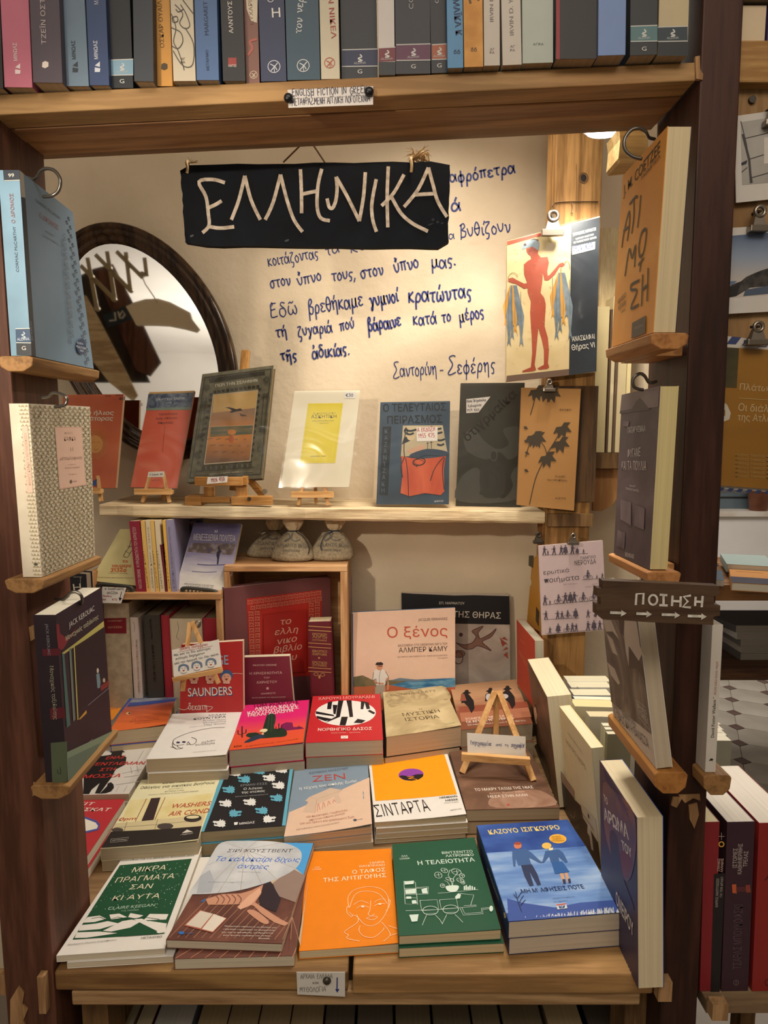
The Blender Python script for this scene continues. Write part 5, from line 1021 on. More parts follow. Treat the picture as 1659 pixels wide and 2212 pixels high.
# price card
def card(name, zoom, c4, pl, label, cat='card', col='#e6e0d6', t=.0006):
    r = empty(name, on_p(zz(zoom, c4[3]), pl), label, cat); a = [on_p(zz(zoom, p_), pl) for p_ in c4]; N = pl[1]
    m = MB(); m.add(hexa(a + [p_ - N * t for p_ in a])); m.build('paper', flat(col, .7), r)
    pr = Print((a[3], N), zoom, gap=.0002); PRINTS.append((pr, r, 'writing')); return pr, r
pr, r = card('price_card', 'b1', [(655, 82), (808, 88), (775, 188), (650, 185)], plane_up(1.458, za, 0), 'white price card with an arrow hanging from the shelf box edge')
pr.hand('#3a3634', 'Ν. ΚΑΖΑΝΤΖΑΚΗΣ', 672, 100, 798, 103, 9, 2).hand('#3a3634', 'ΟΔΥΣΣΕΙΑ', 685, 126, 755, 128, 9, 2).hand('#a83a34', 'Πανοδετη', 658, 143, 715, 147, 6, 2).hand('#a83a34', '€75', 718, 168, 752, 170, 8, 2).hand('#a83a34', '1960', 655, 168, 680, 168, 7, 2).line('#2a2a2c', [(778, 112), (768, 160)], 4, False).poly('#2a2a2c', [(760, 150), (782, 154), (766, 172)])
# inside the crate: big dark book, and leather volume; slim red and burgundy books in front
MAUVE = cloud('#5a3436', '#6d4040', scale=3)
a1 = on_y(zz('b8', (838, 494)), 1.487); a2 = on_y(zz('b8', (1436, 428)), 1.60)
pl = plane3(a1, a2, Vector((a1.x, a1.y, .815)))
bA = [a1, a2, Vector((a2.x, a2.y, .813)), Vector((a1.x, a1.y, .813))]
B = book('b8', bA, pl, .022, MAUVE, 'large mauve brown book with a red ornamental square, slanting in the crate', hb=True, pg='#b8a898', sc='#5a2a30')
p = B.pr; RED = '#a8281f'; p.rect(RED, (965, 552), (1385, 502), (1390, 980), (985, 1000)); OR_ = '#b86a56'
rnd = random.Random(8)
def vine(p, c, s, m=OR_):
    p.ring(m, c, 14 * s, 12 * s, 2.6, n=12); p.line(m, [(c[0] - 10 * s, c[1]), (c[0], c[1] - 9 * s), (c[0] + 9 * s, c[1]), (c[0], c[1] + 7 * s), (c[0] - 4 * s, c[1])], 3)
    for a in (45, 135, 225, 315): p.ell(m, (c[0] + 17 * s * math.cos(R(a)), c[1] + 15 * s * math.sin(R(a))), 4.5 * s, 3 * s, a, 8)
for k in range(13): vine(p, (985 + k * 32, 572 - k * 4.3 + 0), .95)
for k in range(13): vine(p, (1000 + k * 31, 603 - k * 4.3), .9)
for k in range(11): vine(p, (990 + k * .8, 635 + k * 31), .95); vine(p, (1024 + k * .6, 632 + k * 31), .9)
for k in range(6): vine(p, (1326, 585 + k * 31), .9); vine(p, (1360, 580 + k * 31), .95)
p.rect('#98221c', (1058, 645), (1300, 612), (1300, 960), (1060, 970))
for s1, a, b, c, d in (('το', 1148, 697, 1210, 690), ('ελλη', 1120, 755, 1248, 738), ('νικο', 1130, 808, 1242, 788), ('βιβλίο', 1115, 855, 1270, 832), ('του', 1150, 905, 1240, 890)): p.text('#c9a088', s1, a, b, c, d, 34, .0, .25)
B = spine_book('b8', [(1306, 682), (1443, 690), (1456, 1110), (1326, 1110)], 1.497, .05, '#5c1a24', 'burgundy leather volume with gold bands, at the right of the crate opening', hb=True, pg='#c9b894')
s_ = B.sp; GD = '#a88450'
for y in (706, 728, 800, 822, 938, 958): s_.line(GD, [(1312, y), (1440, y + 8)], 5 if y in (706, 728) else 4, False)
for s1, y, h in (('ΕΡΩΤΙΚΩΝ', 758, 14), ('ΛΟΓΟΙ', 772, 12), ('ΣΥΓΓΡΑΦΕΙΣ', 788, 9), ('EROTICI', 852, 14), ('SCRIPTORES', 868, 12), ('ΕΡΩΤΙΚΟΙ', 915, 13), ('ΣΥΓΓΡΑΦΕΙΣ', 930, 12)): s_.text(GD, s1, 1335, y, 1415, y + 4, h, .015)
s_.ell(GD, (1372, 884), 6, 5).ring(GD, (1355, 975), 12, 8, 3).ring(GD, (1392, 978), 12, 8, 3).ell(GD, (1374, 990), 6, 10)
zc = za
B = leanq('b8', [(945, 882), (1206, 874), (1236, 1210), (958, 1220)], 1.462, 4, .022, '#6f2434', 'maroon book with a small star and centred white title, in front of the crate', pg='#d9cdb0')
p = B.pr; t_ = '#d0b0a8'; p.text(t_, 'NUCCIO ORDINE', 1003, 930, 1134, 928, 10, .006).text(t_, 'Η ΧΡΗΣΙΜΟΤΗΤΑ', 983, 978, 1165, 973, 13, .01).text(t_, 'ΤΟΥ', 1062, 1000, 1096, 999, 9, .01).text(t_, 'ΑΧΡΗΣΤΟΥ', 1022, 1028, 1138, 1024, 13, .01)
p.z = 'b2'; p.poly(t_, [(272, 698), (275, 704), (281, 704), (276, 709), (278, 715), (272, 711), (266, 715), (268, 709), (263, 704), (269, 704)]).text(t_, 'ΜΑΝΙΦΕΣΤΟ', 240, 738, 312, 734, 8, .01).text(t_, 'ΜΕ ΕΝΑ ΚΕΙΜΕΝΟ ΤΟΥ ABRAHAM FLEXNER', 195, 757, 362, 752, 5)
B = leanq('b1', [(1160, 452), (1553, 428), (1560, 1120), (1145, 1135)], 1.405, 4, .018, '#b02c2c', 'bright red book with laughing faces and white hand lettering, behind the tiny easel', pg='#d9cdb0')
p = B.pr; p.text('#8db0c8', 'GEORGE', 1215, 590, 1463, 578, 62, .012).text('#2c4a7c', 'SAUNDERS', 1208, 788, 1490, 778, 55, .012).text('#e0d6c8', 'SAUNDERS', 1204, 783, 1486, 772, 55, .008)
p.hand('#ddd0c4', 'δεκατη', 1206, 868, 1330, 866, 26, 4).line('#ddd0c4', [(1143, 860), (1180, 868), (1210, 855)], 3).line('#ddd0c4', [(1320, 845), (1362, 852), (1325, 880)], 3).line('#cfc0b8', [(1470, 640), (1510, 635), (1553, 638)], 3)
for x in (1242, 1345, 1450): p.ell('#3a5e8c' if x == 1450 else '#7a2426', (x, 648), 40, 36).ell('#d9a68a', (x, 665), 30, 30).poly('#7a2020', [(x - 12, 668), (x + 12, 668), (x, 682)]).line('#33201e', [(x - 16, 655), (x - 6, 654)], 3, False).line('#33201e', [(x + 6, 654), (x + 16, 655)], 3, False).poly('#e6d8cc', [(x - 22, 688), (x, 700), (x + 22, 688), (x + 18, 700), (x, 694), (x - 18, 700)])
# ================================================================ wall writing
wp = Print(PY(WALLY), 'z4', gap=.0006); INK = '#232f6e'
for s1, a, b, c, d, h, w in (('αφρόπετρα', 1205, 190, 1490, 146, 30, 7.5), ('ά', 1212, 312, 1256, 308, 34, 8.5), ('α', 1200, 432, 1228, 429, 22, 4), ('Βυθίζουν', 1250, 424, 1470, 398, 34, 5.5), ('κοιτάζοντας', 420, 553, 640, 512, 30, 4.5), ('τα', 670, 500, 732, 490, 28, 4.5), ('κο', 775, 490, 850, 478, 28, 4.5),
    ('στον', 430, 643, 520, 630, 30, 5.5), ('ὕπνο', 548, 628, 655, 610, 30, 5.5), ('τους,', 695, 610, 800, 602, 30, 5.5), ('στον', 822, 603, 922, 582, 32, 6), ('ὕπνο', 965, 575, 1075, 556, 34, 6.5), ('μας.', 1125, 560, 1235, 545, 34, 6.5),
    ('Ἐδῶ', 432, 775, 555, 755, 38, 4.5), ('βρεθήκαμε', 595, 755, 835, 720, 38, 5.5), ('γυμνοί', 862, 722, 985, 700, 36, 6.5), ('κρατώντας', 1025, 708, 1302, 686, 40, 7.5),
    ('τή', 455, 858, 505, 852, 30, 5.5), ('ζυγαριά', 550, 855, 700, 830, 30, 5.5), ('πού', 730, 828, 796, 818, 30, 5.5), ('βάραινε', 852, 832, 998, 806, 34, 7), ('κατά', 1045, 805, 1150, 796, 32, 6), ('το', 1170, 792, 1212, 788, 30, 6), ('μέρος', 1245, 790, 1355, 770, 32, 6),
    ('τῆς', 475, 958, 548, 950, 28, 6.5), ('ἀδικίας.', 612, 948, 775, 930, 32, 7), ('Σαντορίνη', 960, 1030, 1150, 1016, 34, 4), ('-', 1160, 1012, 1180, 1010, 20, 4), ('Σεφέρης', 1195, 1012, 1403, 1003, 38, 4.5)):
    wp.hand(INK, s1, a, b, c, d, h, w, .06, int(a))
wp.build('wall_writing', wall_back)
# ================================================================ mirror
MC = on_y((313, 742), 1.655)
def mir_pt(rho, th, dz=0):
    # oval: semi-axes along a turned major axis, in the mirror's own plane
    a, b = .2985, .1985; t = R(62.8); c, s = math.cos(t), math.sin(t); x = a * rho[0] * math.cos(th); y = b * rho[1] * math.sin(th)
    return (x * c - y * s, -(x * s + y * c), dz)
MR = empty('oval_mirror', MC, 'oval mirror in a dark moulded wooden frame, propped aslant on the driftwood shelf', 'mirror')
mrot = Matrix.Rotation(R(-4), 3, 'X') @ Matrix.Rotation(R(2), 3, 'Z')
def mw(p): return MC + mrot @ Vector((p[0], -p[2], p[1]))
a_, b_ = .2985, .1985
prof = [(0, 0), (0, .016), (.004, .022), (.010, .024), (.015, .020), (.017, .017), (.021, .019), (.026, .019), (.029, .015), (.033, .012), (.038, .013), (.043, .011), (.047, .005), (.049, 0)]
n = 72; v = []; f = []
for k in range(n):
    th = 2 * math.pi * k / n
    for d, h in prof: v.append(mw(mir_pt(((a_ - d) / a_, (b_ - d) / b_), th, h)))
m_ = len(prof)
for k in range(n):
    for j in range(m_ - 1): q = k * m_ + j; r_ = ((k + 1) % n) * m_ + j; f.append((q, r_, r_ + 1, q + 1))
mobj('frame', v, f, wood('#2a1c10', '#4a3420', 'z', 10, .22, '#120a05', .2, .08), None, MR, smooth=True)
v = [mw(mir_pt(((a_ - .046) / a_, (b_ - .046) / b_), 2 * math.pi * k / n, .004)) for k in range(n)]
gm, gnt, gb = base('mirror_glass', .03, .5); gb.inputs['Metallic'].default_value = 1; gb.inputs['Base Color'].default_value = (.86, .86, .84, 1)
gl = mobj('mirror_glass', v, [tuple(range(n))], gm, None, MR)
v2 = [mw(mir_pt((1, 1), 2 * math.pi * k / n, 0)) for k in range(n)]; mobj('backing', v2 + [p_ + Vector((0, .006, 0)) for p_ in v2], [tuple(range(n)), tuple(range(2 * n - 1, n - 1, -1))] + [(i, (i + 1) % n, n + (i + 1) % n, n + i) for i in range(n)], flat('#2a1c12'), None, MR)
MN = (mrot @ Vector((0, -1, 0))).normalized(); MP = mw((0, 0, .004))
def reflect(p): return p - MN * (2 * (p - MP).dot(MN))
def virt(zoom, p, dist):  # real place of something whose mirror image is seen at p, dist behind the glass
    g = on_p(zz(zoom, p), (MP, MN)); d = (g - EYE).normalized(); return reflect(g + d * dist)
# brass scissor bracket hanging from the ceiling beam behind the viewer's side of the shelf
SC = empty('scissor_bracket', virt('z3', (800, 770), .9), 'old brass scissor arm seen in the mirror, carrying a painted board', 'bracket')
BRS = flat('#a09478', .35, .5, .7)
def vb(a, b, w=.012, d=.004, dist=.35):
    w *= 1.3; dist += .55
    MB().bar(virt('z3', a, dist), virt('z3', b, dist), w, d, side=(1, 0, 0)).build('arm', BRS, SC)
for a, b, dd in (((560, 760), (620, 1085), .35), ((515, 810), (730, 1025), .355), ((685, 720), (735, 1025), .35), ((610, 740), (835, 970), .355), ((805, 725), (835, 970), .35), ((745, 720), (915, 890), .355), ((925, 760), (940, 880), .35)): vb(a, b, .011, .003, dd)
for c in ((585, 880), (700, 825), (835, 968), (730, 1025), (622, 1085), (912, 868), (808, 770)):
    q = virt('z3', c, .895); MB().cyl(q - MN * .007, q + MN * .007, .0095, 12).build('rivet', BRS, SC)
# board seen from behind in the mirror
cs = [virt('z3', p_, 1.0) for p_ in ((805, 1072), (860, 1045), (930, 1025), (1010, 1022), (1090, 1045), (1215, 1110), (1225, 1150), (1275, 1215), (1255, 1235), (1180, 1215), (1080, 1195), (990, 1190), (870, 1190), (850, 1150))]
r = empty('hanging_board', cs[3], 'pale board with a curved top, hung from the scissor arm and seen in the mirror', 'board')
nn = len(cs); th = (cs[0] - reflect(cs[0])).normalized() * .02
mobj('board', cs + [p_ + th for p_ in cs], [tuple(range(nn)), tuple(range(2 * nn - 1, nn - 1, -1))] + [(i, (i + 1) % nn, nn + (i + 1) % nn, nn + i) for i in range(nn)], flat('#e8e0cc', .7), None, r)
MB().tube([virt('z3', p_, .99) for p_ in ((905, 870), (930, 930), (985, 1010), (1005, 1050))], .0022, 6).build('twine', flat('#cdbf9c', .8), r)
def vquad(name, z4, dist, mat, label, cat, t=.02):
    q = [virt('z3', p_, dist) for p_ in z4]; k = len(q); nrm = (q[1] - q[0]).cross(q[2] - q[0]).normalized() * t
    if nrm.y > 0: nrm = -nrm
    r = empty(name, q[-1], label, cat); mobj('board', q + [p_ + nrm for p_ in q], [tuple(range(k)), tuple(range(2 * k - 1, k - 1, -1))] + [(i, (i + 1) % k, k + (i + 1) % k, k + i) for i in range(k)], mat, None, r); return r, q
vquad('dark_panel', [(500, 880), (600, 830), (690, 960), (820, 1240), (960, 1560), (560, 1560), (440, 1200)], 1.50, wood('#2c211a', '#40332a', 'z', 5, .6, '#120c08', .3, .1), 'dark brown panel leaning beyond the left post, seen only in the mirror', 'panel')
vquad('brown_beam', [(600, 830), (720, 800), (850, 1050), (1030, 1430), (960, 1520), (870, 1480)], 1.44, DKW2, 'reddish brown beam leaning aslant, reflected in the oval mirror', 'beam')
vquad('pale_plank', [(515, 1010), (545, 1000), (640, 1170), (760, 1400), (880, 1640), (850, 1680), (700, 1560), (560, 1380), (520, 1200)], 1.36, DRIFT, 'pale weathered plank leaning aslant, reflected in the oval mirror', 'plank')
r, q = vquad('chalk_board', [(655, 1130), (835, 1055), (850, 1150), (690, 1208)], 1.34, flat('#1c2c38', .6), 'small slate blue board with chalked letters, reflected in the oval mirror', 'board', .006)
for st in ([(735, 1110), (742, 1160), (700, 1165)], [(755, 1105), (770, 1150)], [(765, 1130), (785, 1100), (800, 1125), (780, 1150)]): MB().tube([virt('z3', e, 1.333) for e in st], .0035, 5).build('chalk_stroke', flat('#c9c4b8', .8), r)
# ================================================================ hanging sign over the opening
def board_sign(name, zoom, c4, Y, t, mat, label, lean=0):
    z = on_y(zz(zoom, c4[3]), Y).z; pl = plane_up(Y, z, lean); a = [on_p(zz(zoom, p_), pl) for p_ in c4]; N = pl[1]
    r = empty(name, (a[3] + a[2]) / 2, label, 'sign'); nseg = 14; fr = []
    rnd = random.Random(4)
    for i in range(4):
        p0, p1 = a[i], a[(i + 1) % 4]
        for k in range(nseg):
            u = (k + .5 * (k == 0)) / nseg; q = p0 * (1 - u) + p1 * u
            fr.append(q + Vector((rnd.uniform(-1, 1), 0, rnd.uniform(-1, 1))) * .0009)
    k = len(fr)
    mobj('board', fr + [q - N * t for q in fr], [tuple(range(k - 1, -1, -1)), tuple(range(k, 2 * k))] + [(i, (i + 1) % k, k + (i + 1) % k, k + i)[::1] for i in range(k)], mat, None, r, label=None)
    pr = Print((a[3], N), zoom, gap=.0006); return r, pr, a, N
NAV = cloud('#0b0e13', '#12171f', scale=25, rough=.7, lo=.3, hi=.75, spec=.12)
SG, p, a, N = board_sign('hanging_sign', 'z4', [(38, 112), (1203, 97), (1195, 470), (62, 462)], 1.02, .012, NAV, 'dark navy board with large hand-painted pale Greek capitals, hanging in the opening')
CH = cloud('#a89888', '#cfc2b2', scale=120, rough=.8)
for q in ([(232, 190), (180, 176), (120, 186), (150, 250), (160, 320), (163, 375), (135, 406)], [(152, 302), (190, 285), (218, 268)], [(160, 378), (210, 386), (272, 380)], [(318, 160), (292, 265), (260, 350)], [(318, 160), (345, 265), (385, 350)],
          [(472, 155), (440, 275), (406, 350)], [(472, 155), (500, 265), (530, 350), (567, 402)], [(558, 132), (562, 230), (563, 322)], [(650, 130), (634, 200), (630, 290), (645, 342), (685, 354)], [(563, 240), (600, 232), (636, 225)],
          [(673, 258), (682, 295), (698, 298), (712, 260), (716, 210), (712, 165)], [(712, 165), (760, 250), (812, 356)], [(812, 356), (830, 250), (838, 145)], [(885, 175), (866, 280), (870, 350), (886, 402)],
          [(937, 120), (932, 250), (935, 383)], [(1005, 155), (960, 235), (908, 290)], [(950, 250), (990, 320), (1040, 365), (1108, 400)], [(1110, 125), (1065, 220), (1005, 295)], [(1110, 125), (1130, 200), (1150, 270), (1190, 338)], [(1045, 243), (1090, 240), (1132, 238)]):
    p.line(CH, q, 15)
for x, y in ((1130, 350), (1150, 360), (1170, 365), (1120, 370), (500, 440), (90, 420)): p.ell('#20262e', (x, y), rnd.uniform(6, 14), rnd.uniform(3, 7), -20, 8)
p.build('painted_letters', SG)
TW = flat('#b59a72', .9)
for x, y0, y1 in ((72, 98, 148), (1040, 82, 145)):
    pts = [on_y(zz('z4', q), Y_) for q, Y_ in (((x - 4, y1), 1.0175), ((x - 2, (y0 + y1) / 2), 1.016), ((x - 6, y0 + 6), 1.018), ((x, y0), 1.026), ((x + 5, y0 + 20), 1.036))]
    MB().tube([Vector(q) for q in cr(pts, 4)], .0022, 6).build('twine', TW, SG)
rnd = random.Random(9); m = MB()
c0 = on_y(zz('z4', (1070, 84)), 1.026)
for k in range(46):
    d = Vector((rnd.uniform(-1.2, 1.6), rnd.uniform(-.4, .4), rnd.uniform(-.1, 1))).normalized() * rnd.uniform(.008, .024)
    m.tube([c0 + Vector((rnd.uniform(-.015, .015), 0, -.004)), c0 + d * .6 + Vector((0, 0, .002)), c0 + d + Vector((rnd.uniform(-.004, .004), 0, -.003))], [.0007, .0006, .0002], 4)
o = m.build('frayed_tuft', TW, SG); o['kind'] = 'stuff'
m = MB(); c0 = on_y(zz('z4', (90, 104)), 1.026)
for k in range(16):
    d = Vector((rnd.uniform(-1, 1.8), rnd.uniform(-.4, .4), rnd.uniform(0, .7))).normalized() * rnd.uniform(.004, .012); m.tube([c0, c0 + d], [.0006, .0002], 4)
o = m.build('frayed_tuft', TW, SG); o['kind'] = 'stuff'
for a1, b1 in (((485, 100), (570, 35)), ((663, 102), (618, 20))): MB().tube([on_y(zz('z4', a1), 1.034), on_y(zz('z4', (592, -6)), .930)], .0012, 5).build('twine', flat('#7a5c3c', .9), SG)
# ================================================================ arrow sign on the right post
WBR = wood('#3d2a1e', '#54402f', 'x', 9, .6, '#1c110a', .2, .25)
Y = .66; pts = [(1302, 1254), (1553, 1266), (1556, 1285), (1542, 1288), (1543, 1306), (1556, 1308), (1555, 1330), (1541, 1332), (1541, 1350), (1400, 1344), (1300, 1337), (1298, 1330), (1288, 1328), (1288, 1305), (1298, 1306), (1298, 1290), (1289, 1288), (1290, 1270), (1302, 1272)]
fr = [on_y(q, Y) for q in pts]; nn = len(fr); AS = empty('arrow_sign', fr[10], 'brown wooden sign with white Greek letters and four arrows, on the right post', 'sign')
mobj('board', fr + [q + Vector((0, .012, 0)) for q in fr], [tuple(range(nn - 1, -1, -1)), tuple(range(nn, 2 * nn))] + [(i, (i + 1) % nn, nn + (i + 1) % nn, nn + i) for i in range(nn)], WBR, None, AS)
p = Print(PY(Y), 'z8', gap=.0006); PW = cloud('#b5b0a4', '#d6d2c8', scale=150, rough=.6)
for q in ([(980, 1345), (984, 1288), (1020, 1286), (1017, 1342)], [(1122, 1293), (1122, 1345)], [(1102, 1292), (1142, 1295)], [(1100, 1345), (1143, 1347)], [(1168, 1296), (1165, 1350)], [(1210, 1300), (1208, 1355)], [(1166, 1324), (1208, 1326)],
          [(1262, 1296), (1224, 1302), (1246, 1326), (1220, 1354), (1262, 1357)], [(1286, 1302), (1283, 1350)], [(1322, 1298), (1317, 1356)], [(1285, 1326), (1320, 1329)]): p.line(PW, q, 12, False)
p.ring(PW, (1068, 1318), 21, 25, 11)
for x0, x1, y in ((848, 932, 1385), (982, 1062, 1390), (1112, 1206, 1395), (1245, 1342, 1402)): p.line(PW, [(x0, y - 2), (x1 - 25, y)], 14, False); p.poly(PW, [(x1 - 28, y - 16), (x1 - 10, y - 4), (x1, y + 1), (x1 - 10, y + 8), (x1 - 30, y + 18), (x1 - 24, y)])
p.build('painted_letters', AS)
for X, X2 in ((.300, .372), (.318, .386)): MB().bar((X, .673, 1.312), (X2, .799, 1.300), .010, .012).build('spacer', WBR, AS)
# ================================================================ ledges, wires and books on the posts
def ledge(B, wid, mat, label, inner=None, th=.017, near=.006, far=.008, dn=.0008):
    """moulded ledge under book B: runs under its lower edge, wid across; inner = X of the post face it is screwed to"""
    nb, fb = (B.w4[3], B.w4[2]) if B.w4[3].y < B.w4[2].y else (B.w4[2], B.w4[3])
    d = (fb - nb).normalized(); nb = nb - d * near; fb = fb + d * far; s_ = -1 if nb.x < 0 else 1
    prof = [(-.12, 1), (.62, 1), (.72, .8), (1, .8), (1, .3), (.8, 0), (.1, 0), (-.12, .45)]; prof = [(-.14, .9), (.0, 1), (.9, 1), (1, .85), (.95, .3), (.7, 0), (.2, 0), (-.1, .35)]
    r = empty('book_ledge', (nb + fb) / 2 - Vector((0, 0, th)), label, 'ledge'); n = len(prof); v = []
    for e in (nb, fb): v += [e + Vector((s_ * wid * u, 0, -dn - th * (1 - w))) for u, w in prof]
    fcs = [tuple(range(n))[::-1], tuple(range(n, 2 * n))] + [(i, (i + 1) % n, n + (i + 1) % n, n + i) for i in range(n)]
    MB().add((v, fcs)).build('moulding', mat, r, bevel=.0012)
    if inner is not None:
        x0 = nb.x + s_ * wid * .8; zc = fb.z - dn - th * .5
        MB().box(min(x0, inner), max(x0, inner), .81, .90, zc - .006, zc + .006).build('bracket', mat, r)
    return r
def wire_hook(zoom, pts, Ys, label, r_=.0019):
    P = [on_y(zz(zoom, q), Y_) for q, Y_ in zip(pts, Ys)]; r = empty('wire_hook', P[0], label, 'hook')
    MB().tube([Vector(q) for q in cr(P, 6)], r_, 8).build('wire', flat('#6a655f', .3, .5, .85), r, True)
def xbook(c4, X, t, cover, label, **kw):
    pl = PX(X); return book('f', c4, pl, t, cover, label, **kw)
LW = wood('#7d5c38', '#a07a4c', 'y', 11, .6, '#5a3a1c', .2, .35)
# left post: blue, floral and night-scene books
BLU = cloud('#6c8aa2', '#829bb0', scale=5, lo=.3, hi=.7)
def leftbook(zn, TLn, TRf, BRf, BLn, Xn, t, cover, label, **kw):
    a = [on_x(zz(zn, TLn), Xn), on_x(zz(zn, TRf), Xn), on_x(zz(zn, BRf), Xn), on_x(zz(zn, BLn), Xn)]
    return book(zn, a, (a[3], Vector((1, 0, 0))), t, cover, label, spine='L', **kw)
B = leftbook('z3', (122, 200), (466, 470), (600, 1472), (200, 1388), -.395, .0225, BLU, 'light blue book with small footprints down its cover, on the upper left ledge', sc=cloud('#5f8096', '#7b9fb6', scale=9), pg='#cbbf9f')
p = B.pr; p.rect('#b9b4a8', (122, 200), (148, 222), (160, 375), (135, 372)).rect('#39424c', (135, 372), (160, 382), (228, 1390), (200, 1388)).text('#c9c4b8', '2ος', 138, 340, 152, 345, 16).text('#8a94a0', 'ΒΡΑΒΕΙΟ', 208, 1290, 200, 1170, 12)
p.text('#3f5868', 'CORMAC McCARTHY', 225, 400, 385, 520, 20, -.004).text('#a35a54', 'Ο ΔΡΟΜΟΣ', 250, 500, 372, 585, 32, -.01).text('#4f6878', 'Μετάφραση', 290, 595, 345, 625, 12).text('#4f6878', 'Αύγουστος Κορτώ', 272, 622, 375, 680, 13)
for k in range(17): # trail of shoe prints
    y = 505 + k * 56; x = 440 + k * 7.5
    if y < 1440:
        for dx, dy in ((0, 0), (-12, 24)):
            for s_ in (0, 1): p.ell('#3a4e60', (x + dx + s_ * 5 - 4 + (k % 2) * 3, y + dy + 14 * s_), 4.5, 8 - 3 * s_, -10, 10)
for k in range(12):
    y = 620 + k * 62; x = 405 + k * 5
    if y < 1280:
        for dx, dy in ((0, 0), (-14, 38)): p.ring('#3a4e60', (x + dx, y + dy), 6, 13, 3, 0, 10); p.ring('#3a4e60', (x + dx + 4, y + dy + 24), 5, 6, 3, 0, 8)
p.ell('#234066', (512, 1328), 30, 50).text('#c9d4dc', 'Βραβείο', 484, 1308, 524, 1318, 12, .01).text('#c9d4dc', 'PULITZER', 480, 1334, 542, 1350, 14, .02).text('#c9d4dc', '2007', 502, 1358, 528, 1366, 12, .02)
s_ = B.sp; s_.rect('#1e2836', (20, 200), (122, 200), (128, 265), (26, 268)).text('#c9c4b8', '99', 55, 246, 92, 244, 24, .01).line('#c9c4b8', [(28, 268), (128, 264)], 4, False)
s_.rect('#24405e', (100, 1218), (192, 1215), (200, 1305), (104, 1302)).line('#c9c4b8', [(100, 1216), (192, 1213)], 4, False).line('#c9c4b8', [(104, 1304), (200, 1306)], 4, False).text('#b9c4cc', 'ALDINA', 112, 1292, 190, 1288, 18, -.003).rect('#1e242c', (105, 1308), (200, 1310), (204, 1388), (108, 1384)).text('#c9c4b8', 'G', 142, 1352, 168, 1351, 26, .005)
s_.line('#b9c4cc', [(140, 1275), (165, 1270), (140, 1255), (160, 1248), (150, 1235)], 5)
s_.text('#33485a', 'CORMAC McCARTHY', 122, 852, 100, 560, 18, -.002).text('#8c5a58', 'Ο ΔΡΟΜΟΣ', 98, 540, 84, 350, 22, 0)
ledge(B, .034, LW, 'upper left wooden ledge under the light blue book', -.4385)
wire_hook('z3', [(180, 245), (215, 258), (240, 240), (262, 205), (300, 190), (350, 205), (385, 260), (375, 330), (330, 365), (278, 370)], [.80, .795, .79, .785, .78, .775, .77, .77, .77, .775], 'curved steel wire over the top of the light blue book')
FLO = cloud('#c9bea8', '#d6ccb8', scale=30)
def sprigs(p, a, b, c, d, nu, nv):
    p.hold = True; rnd = random.Random(2); cols = ('#a39a78', '#b39a76', '#aba283')
    for i in range(nu):
        for j in range(nv):
            u = (i + .5 + .25 * (j % 2)) / nu; v = (j + .5) / nv
            if u > .99: continue
            x = (a[0] * (1 - u) + b[0] * u) * (1 - v) + (d[0] * (1 - u) + c[0] * u) * v; y = (a[1] * (1 - u) + b[1] * u) * (1 - v) + (d[1] * (1 - u) + c[1] * u) * v
            L = abs(b[0] - a[0]) / nu * .95; an = (45 if (i + j) % 2 else 135) + rnd.uniform(-20, 20)
            for q in (0, 62, -62):
                t = R(an + q); dx = math.cos(t) * L; dy = math.sin(t) * L * 1.15
                p.poly(cols[(i + j + q) % 3], [(x, y), (x + dx * .5 - dy * .2, y + dy * .5 + dx * .2), (x + dx, y + dy), (x + dx * .5 + dy * .2, y + dy * .5 - dx * .2)])
B = leftbook('z6', (182, 390), (575, 410), (608, 1365), (268, 1500), -.392, .0215, FLO, 'cream book printed all over with tiny leaves, on the middle left ledge', pg='#d6cba8')
p = B.pr; PK = '#dcb8a4'; sprigs(p, (190, 396), (572, 414), (602, 1360), (272, 1490), 24, 50); p.hold = False; p.k = 8; p.rect(PK, (346, 538), (520, 540), (548, 912), (378, 940)).line('#c08c74', [(350, 543), (518, 545), (545, 908), (382, 934)], 3, False, True)
p.text('#a08070', 'ΦΡΑΝΤΣ', 410, 588, 462, 588, 16, -.004).text('#8c6c5c', 'ΚΑΦΚΑ', 408, 630, 482, 628, 28, -.006).text('#a08070', 'Η', 448, 700, 466, 698, 30, -.006).text('#8c6c5c', 'μεταμόρφωση', 382, 752, 522, 745, 22, -.004).text('#b09080', 'μετάφραση', 430, 785, 482, 782, 8).text('#b09080', 'ΒΑΣΙΛΗΣ ΤΟΜΑΝΑΣ', 412, 808, 506, 803, 11).text('#b09080', '17η έκδοση', 436, 848, 488, 845, 10).ell('#6a5a50', (450, 890), 8, 12).text('#6a5a50', 'ΠΑΤΑΚΗ', 462, 894, 488, 890, 8)
s_ = B.sp; sprigs(s_, (120, 390), (180, 390), (264, 1495), (215, 1492), 5, 44); s_.hold = False; s_.k = 8; s_.rect(PK, (142, 535), (178, 535), (212, 960), (178, 962)).text('#a08070', 'ΦΡΑΝΤΣ ΚΑΦΚΑ  Η ΜΕΤΑΜΟΡΦΩΣΗ', 202, 915, 172, 580, 16).ell('#4a4a44', (230, 1418), 12, 8)
ledge(B, .040, LW, 'middle left wooden ledge under the leaf-patterned book', -.4345)
wire_hook('z6', [(270, 352), (310, 345), (335, 322), (375, 325), (420, 345), (428, 375), (410, 402), (352, 412)], [.80, .795, .79, .785, .78, .78, .78, .785], 'curved steel wire over the top of the leaf-patterned book')
NIG = cloud('#1f1822', '#2b2230', scale=6)
B = leftbook('b1', (356, 262), (650, 85), (715, 1005), (432, 1330), -.365, .025, NIG, 'dark book with a painted night-time diner window, on the lower left ledge', pg='#d9d3c0', sc=cloud('#251d26', '#33262c', scale=6))
p = B.pr
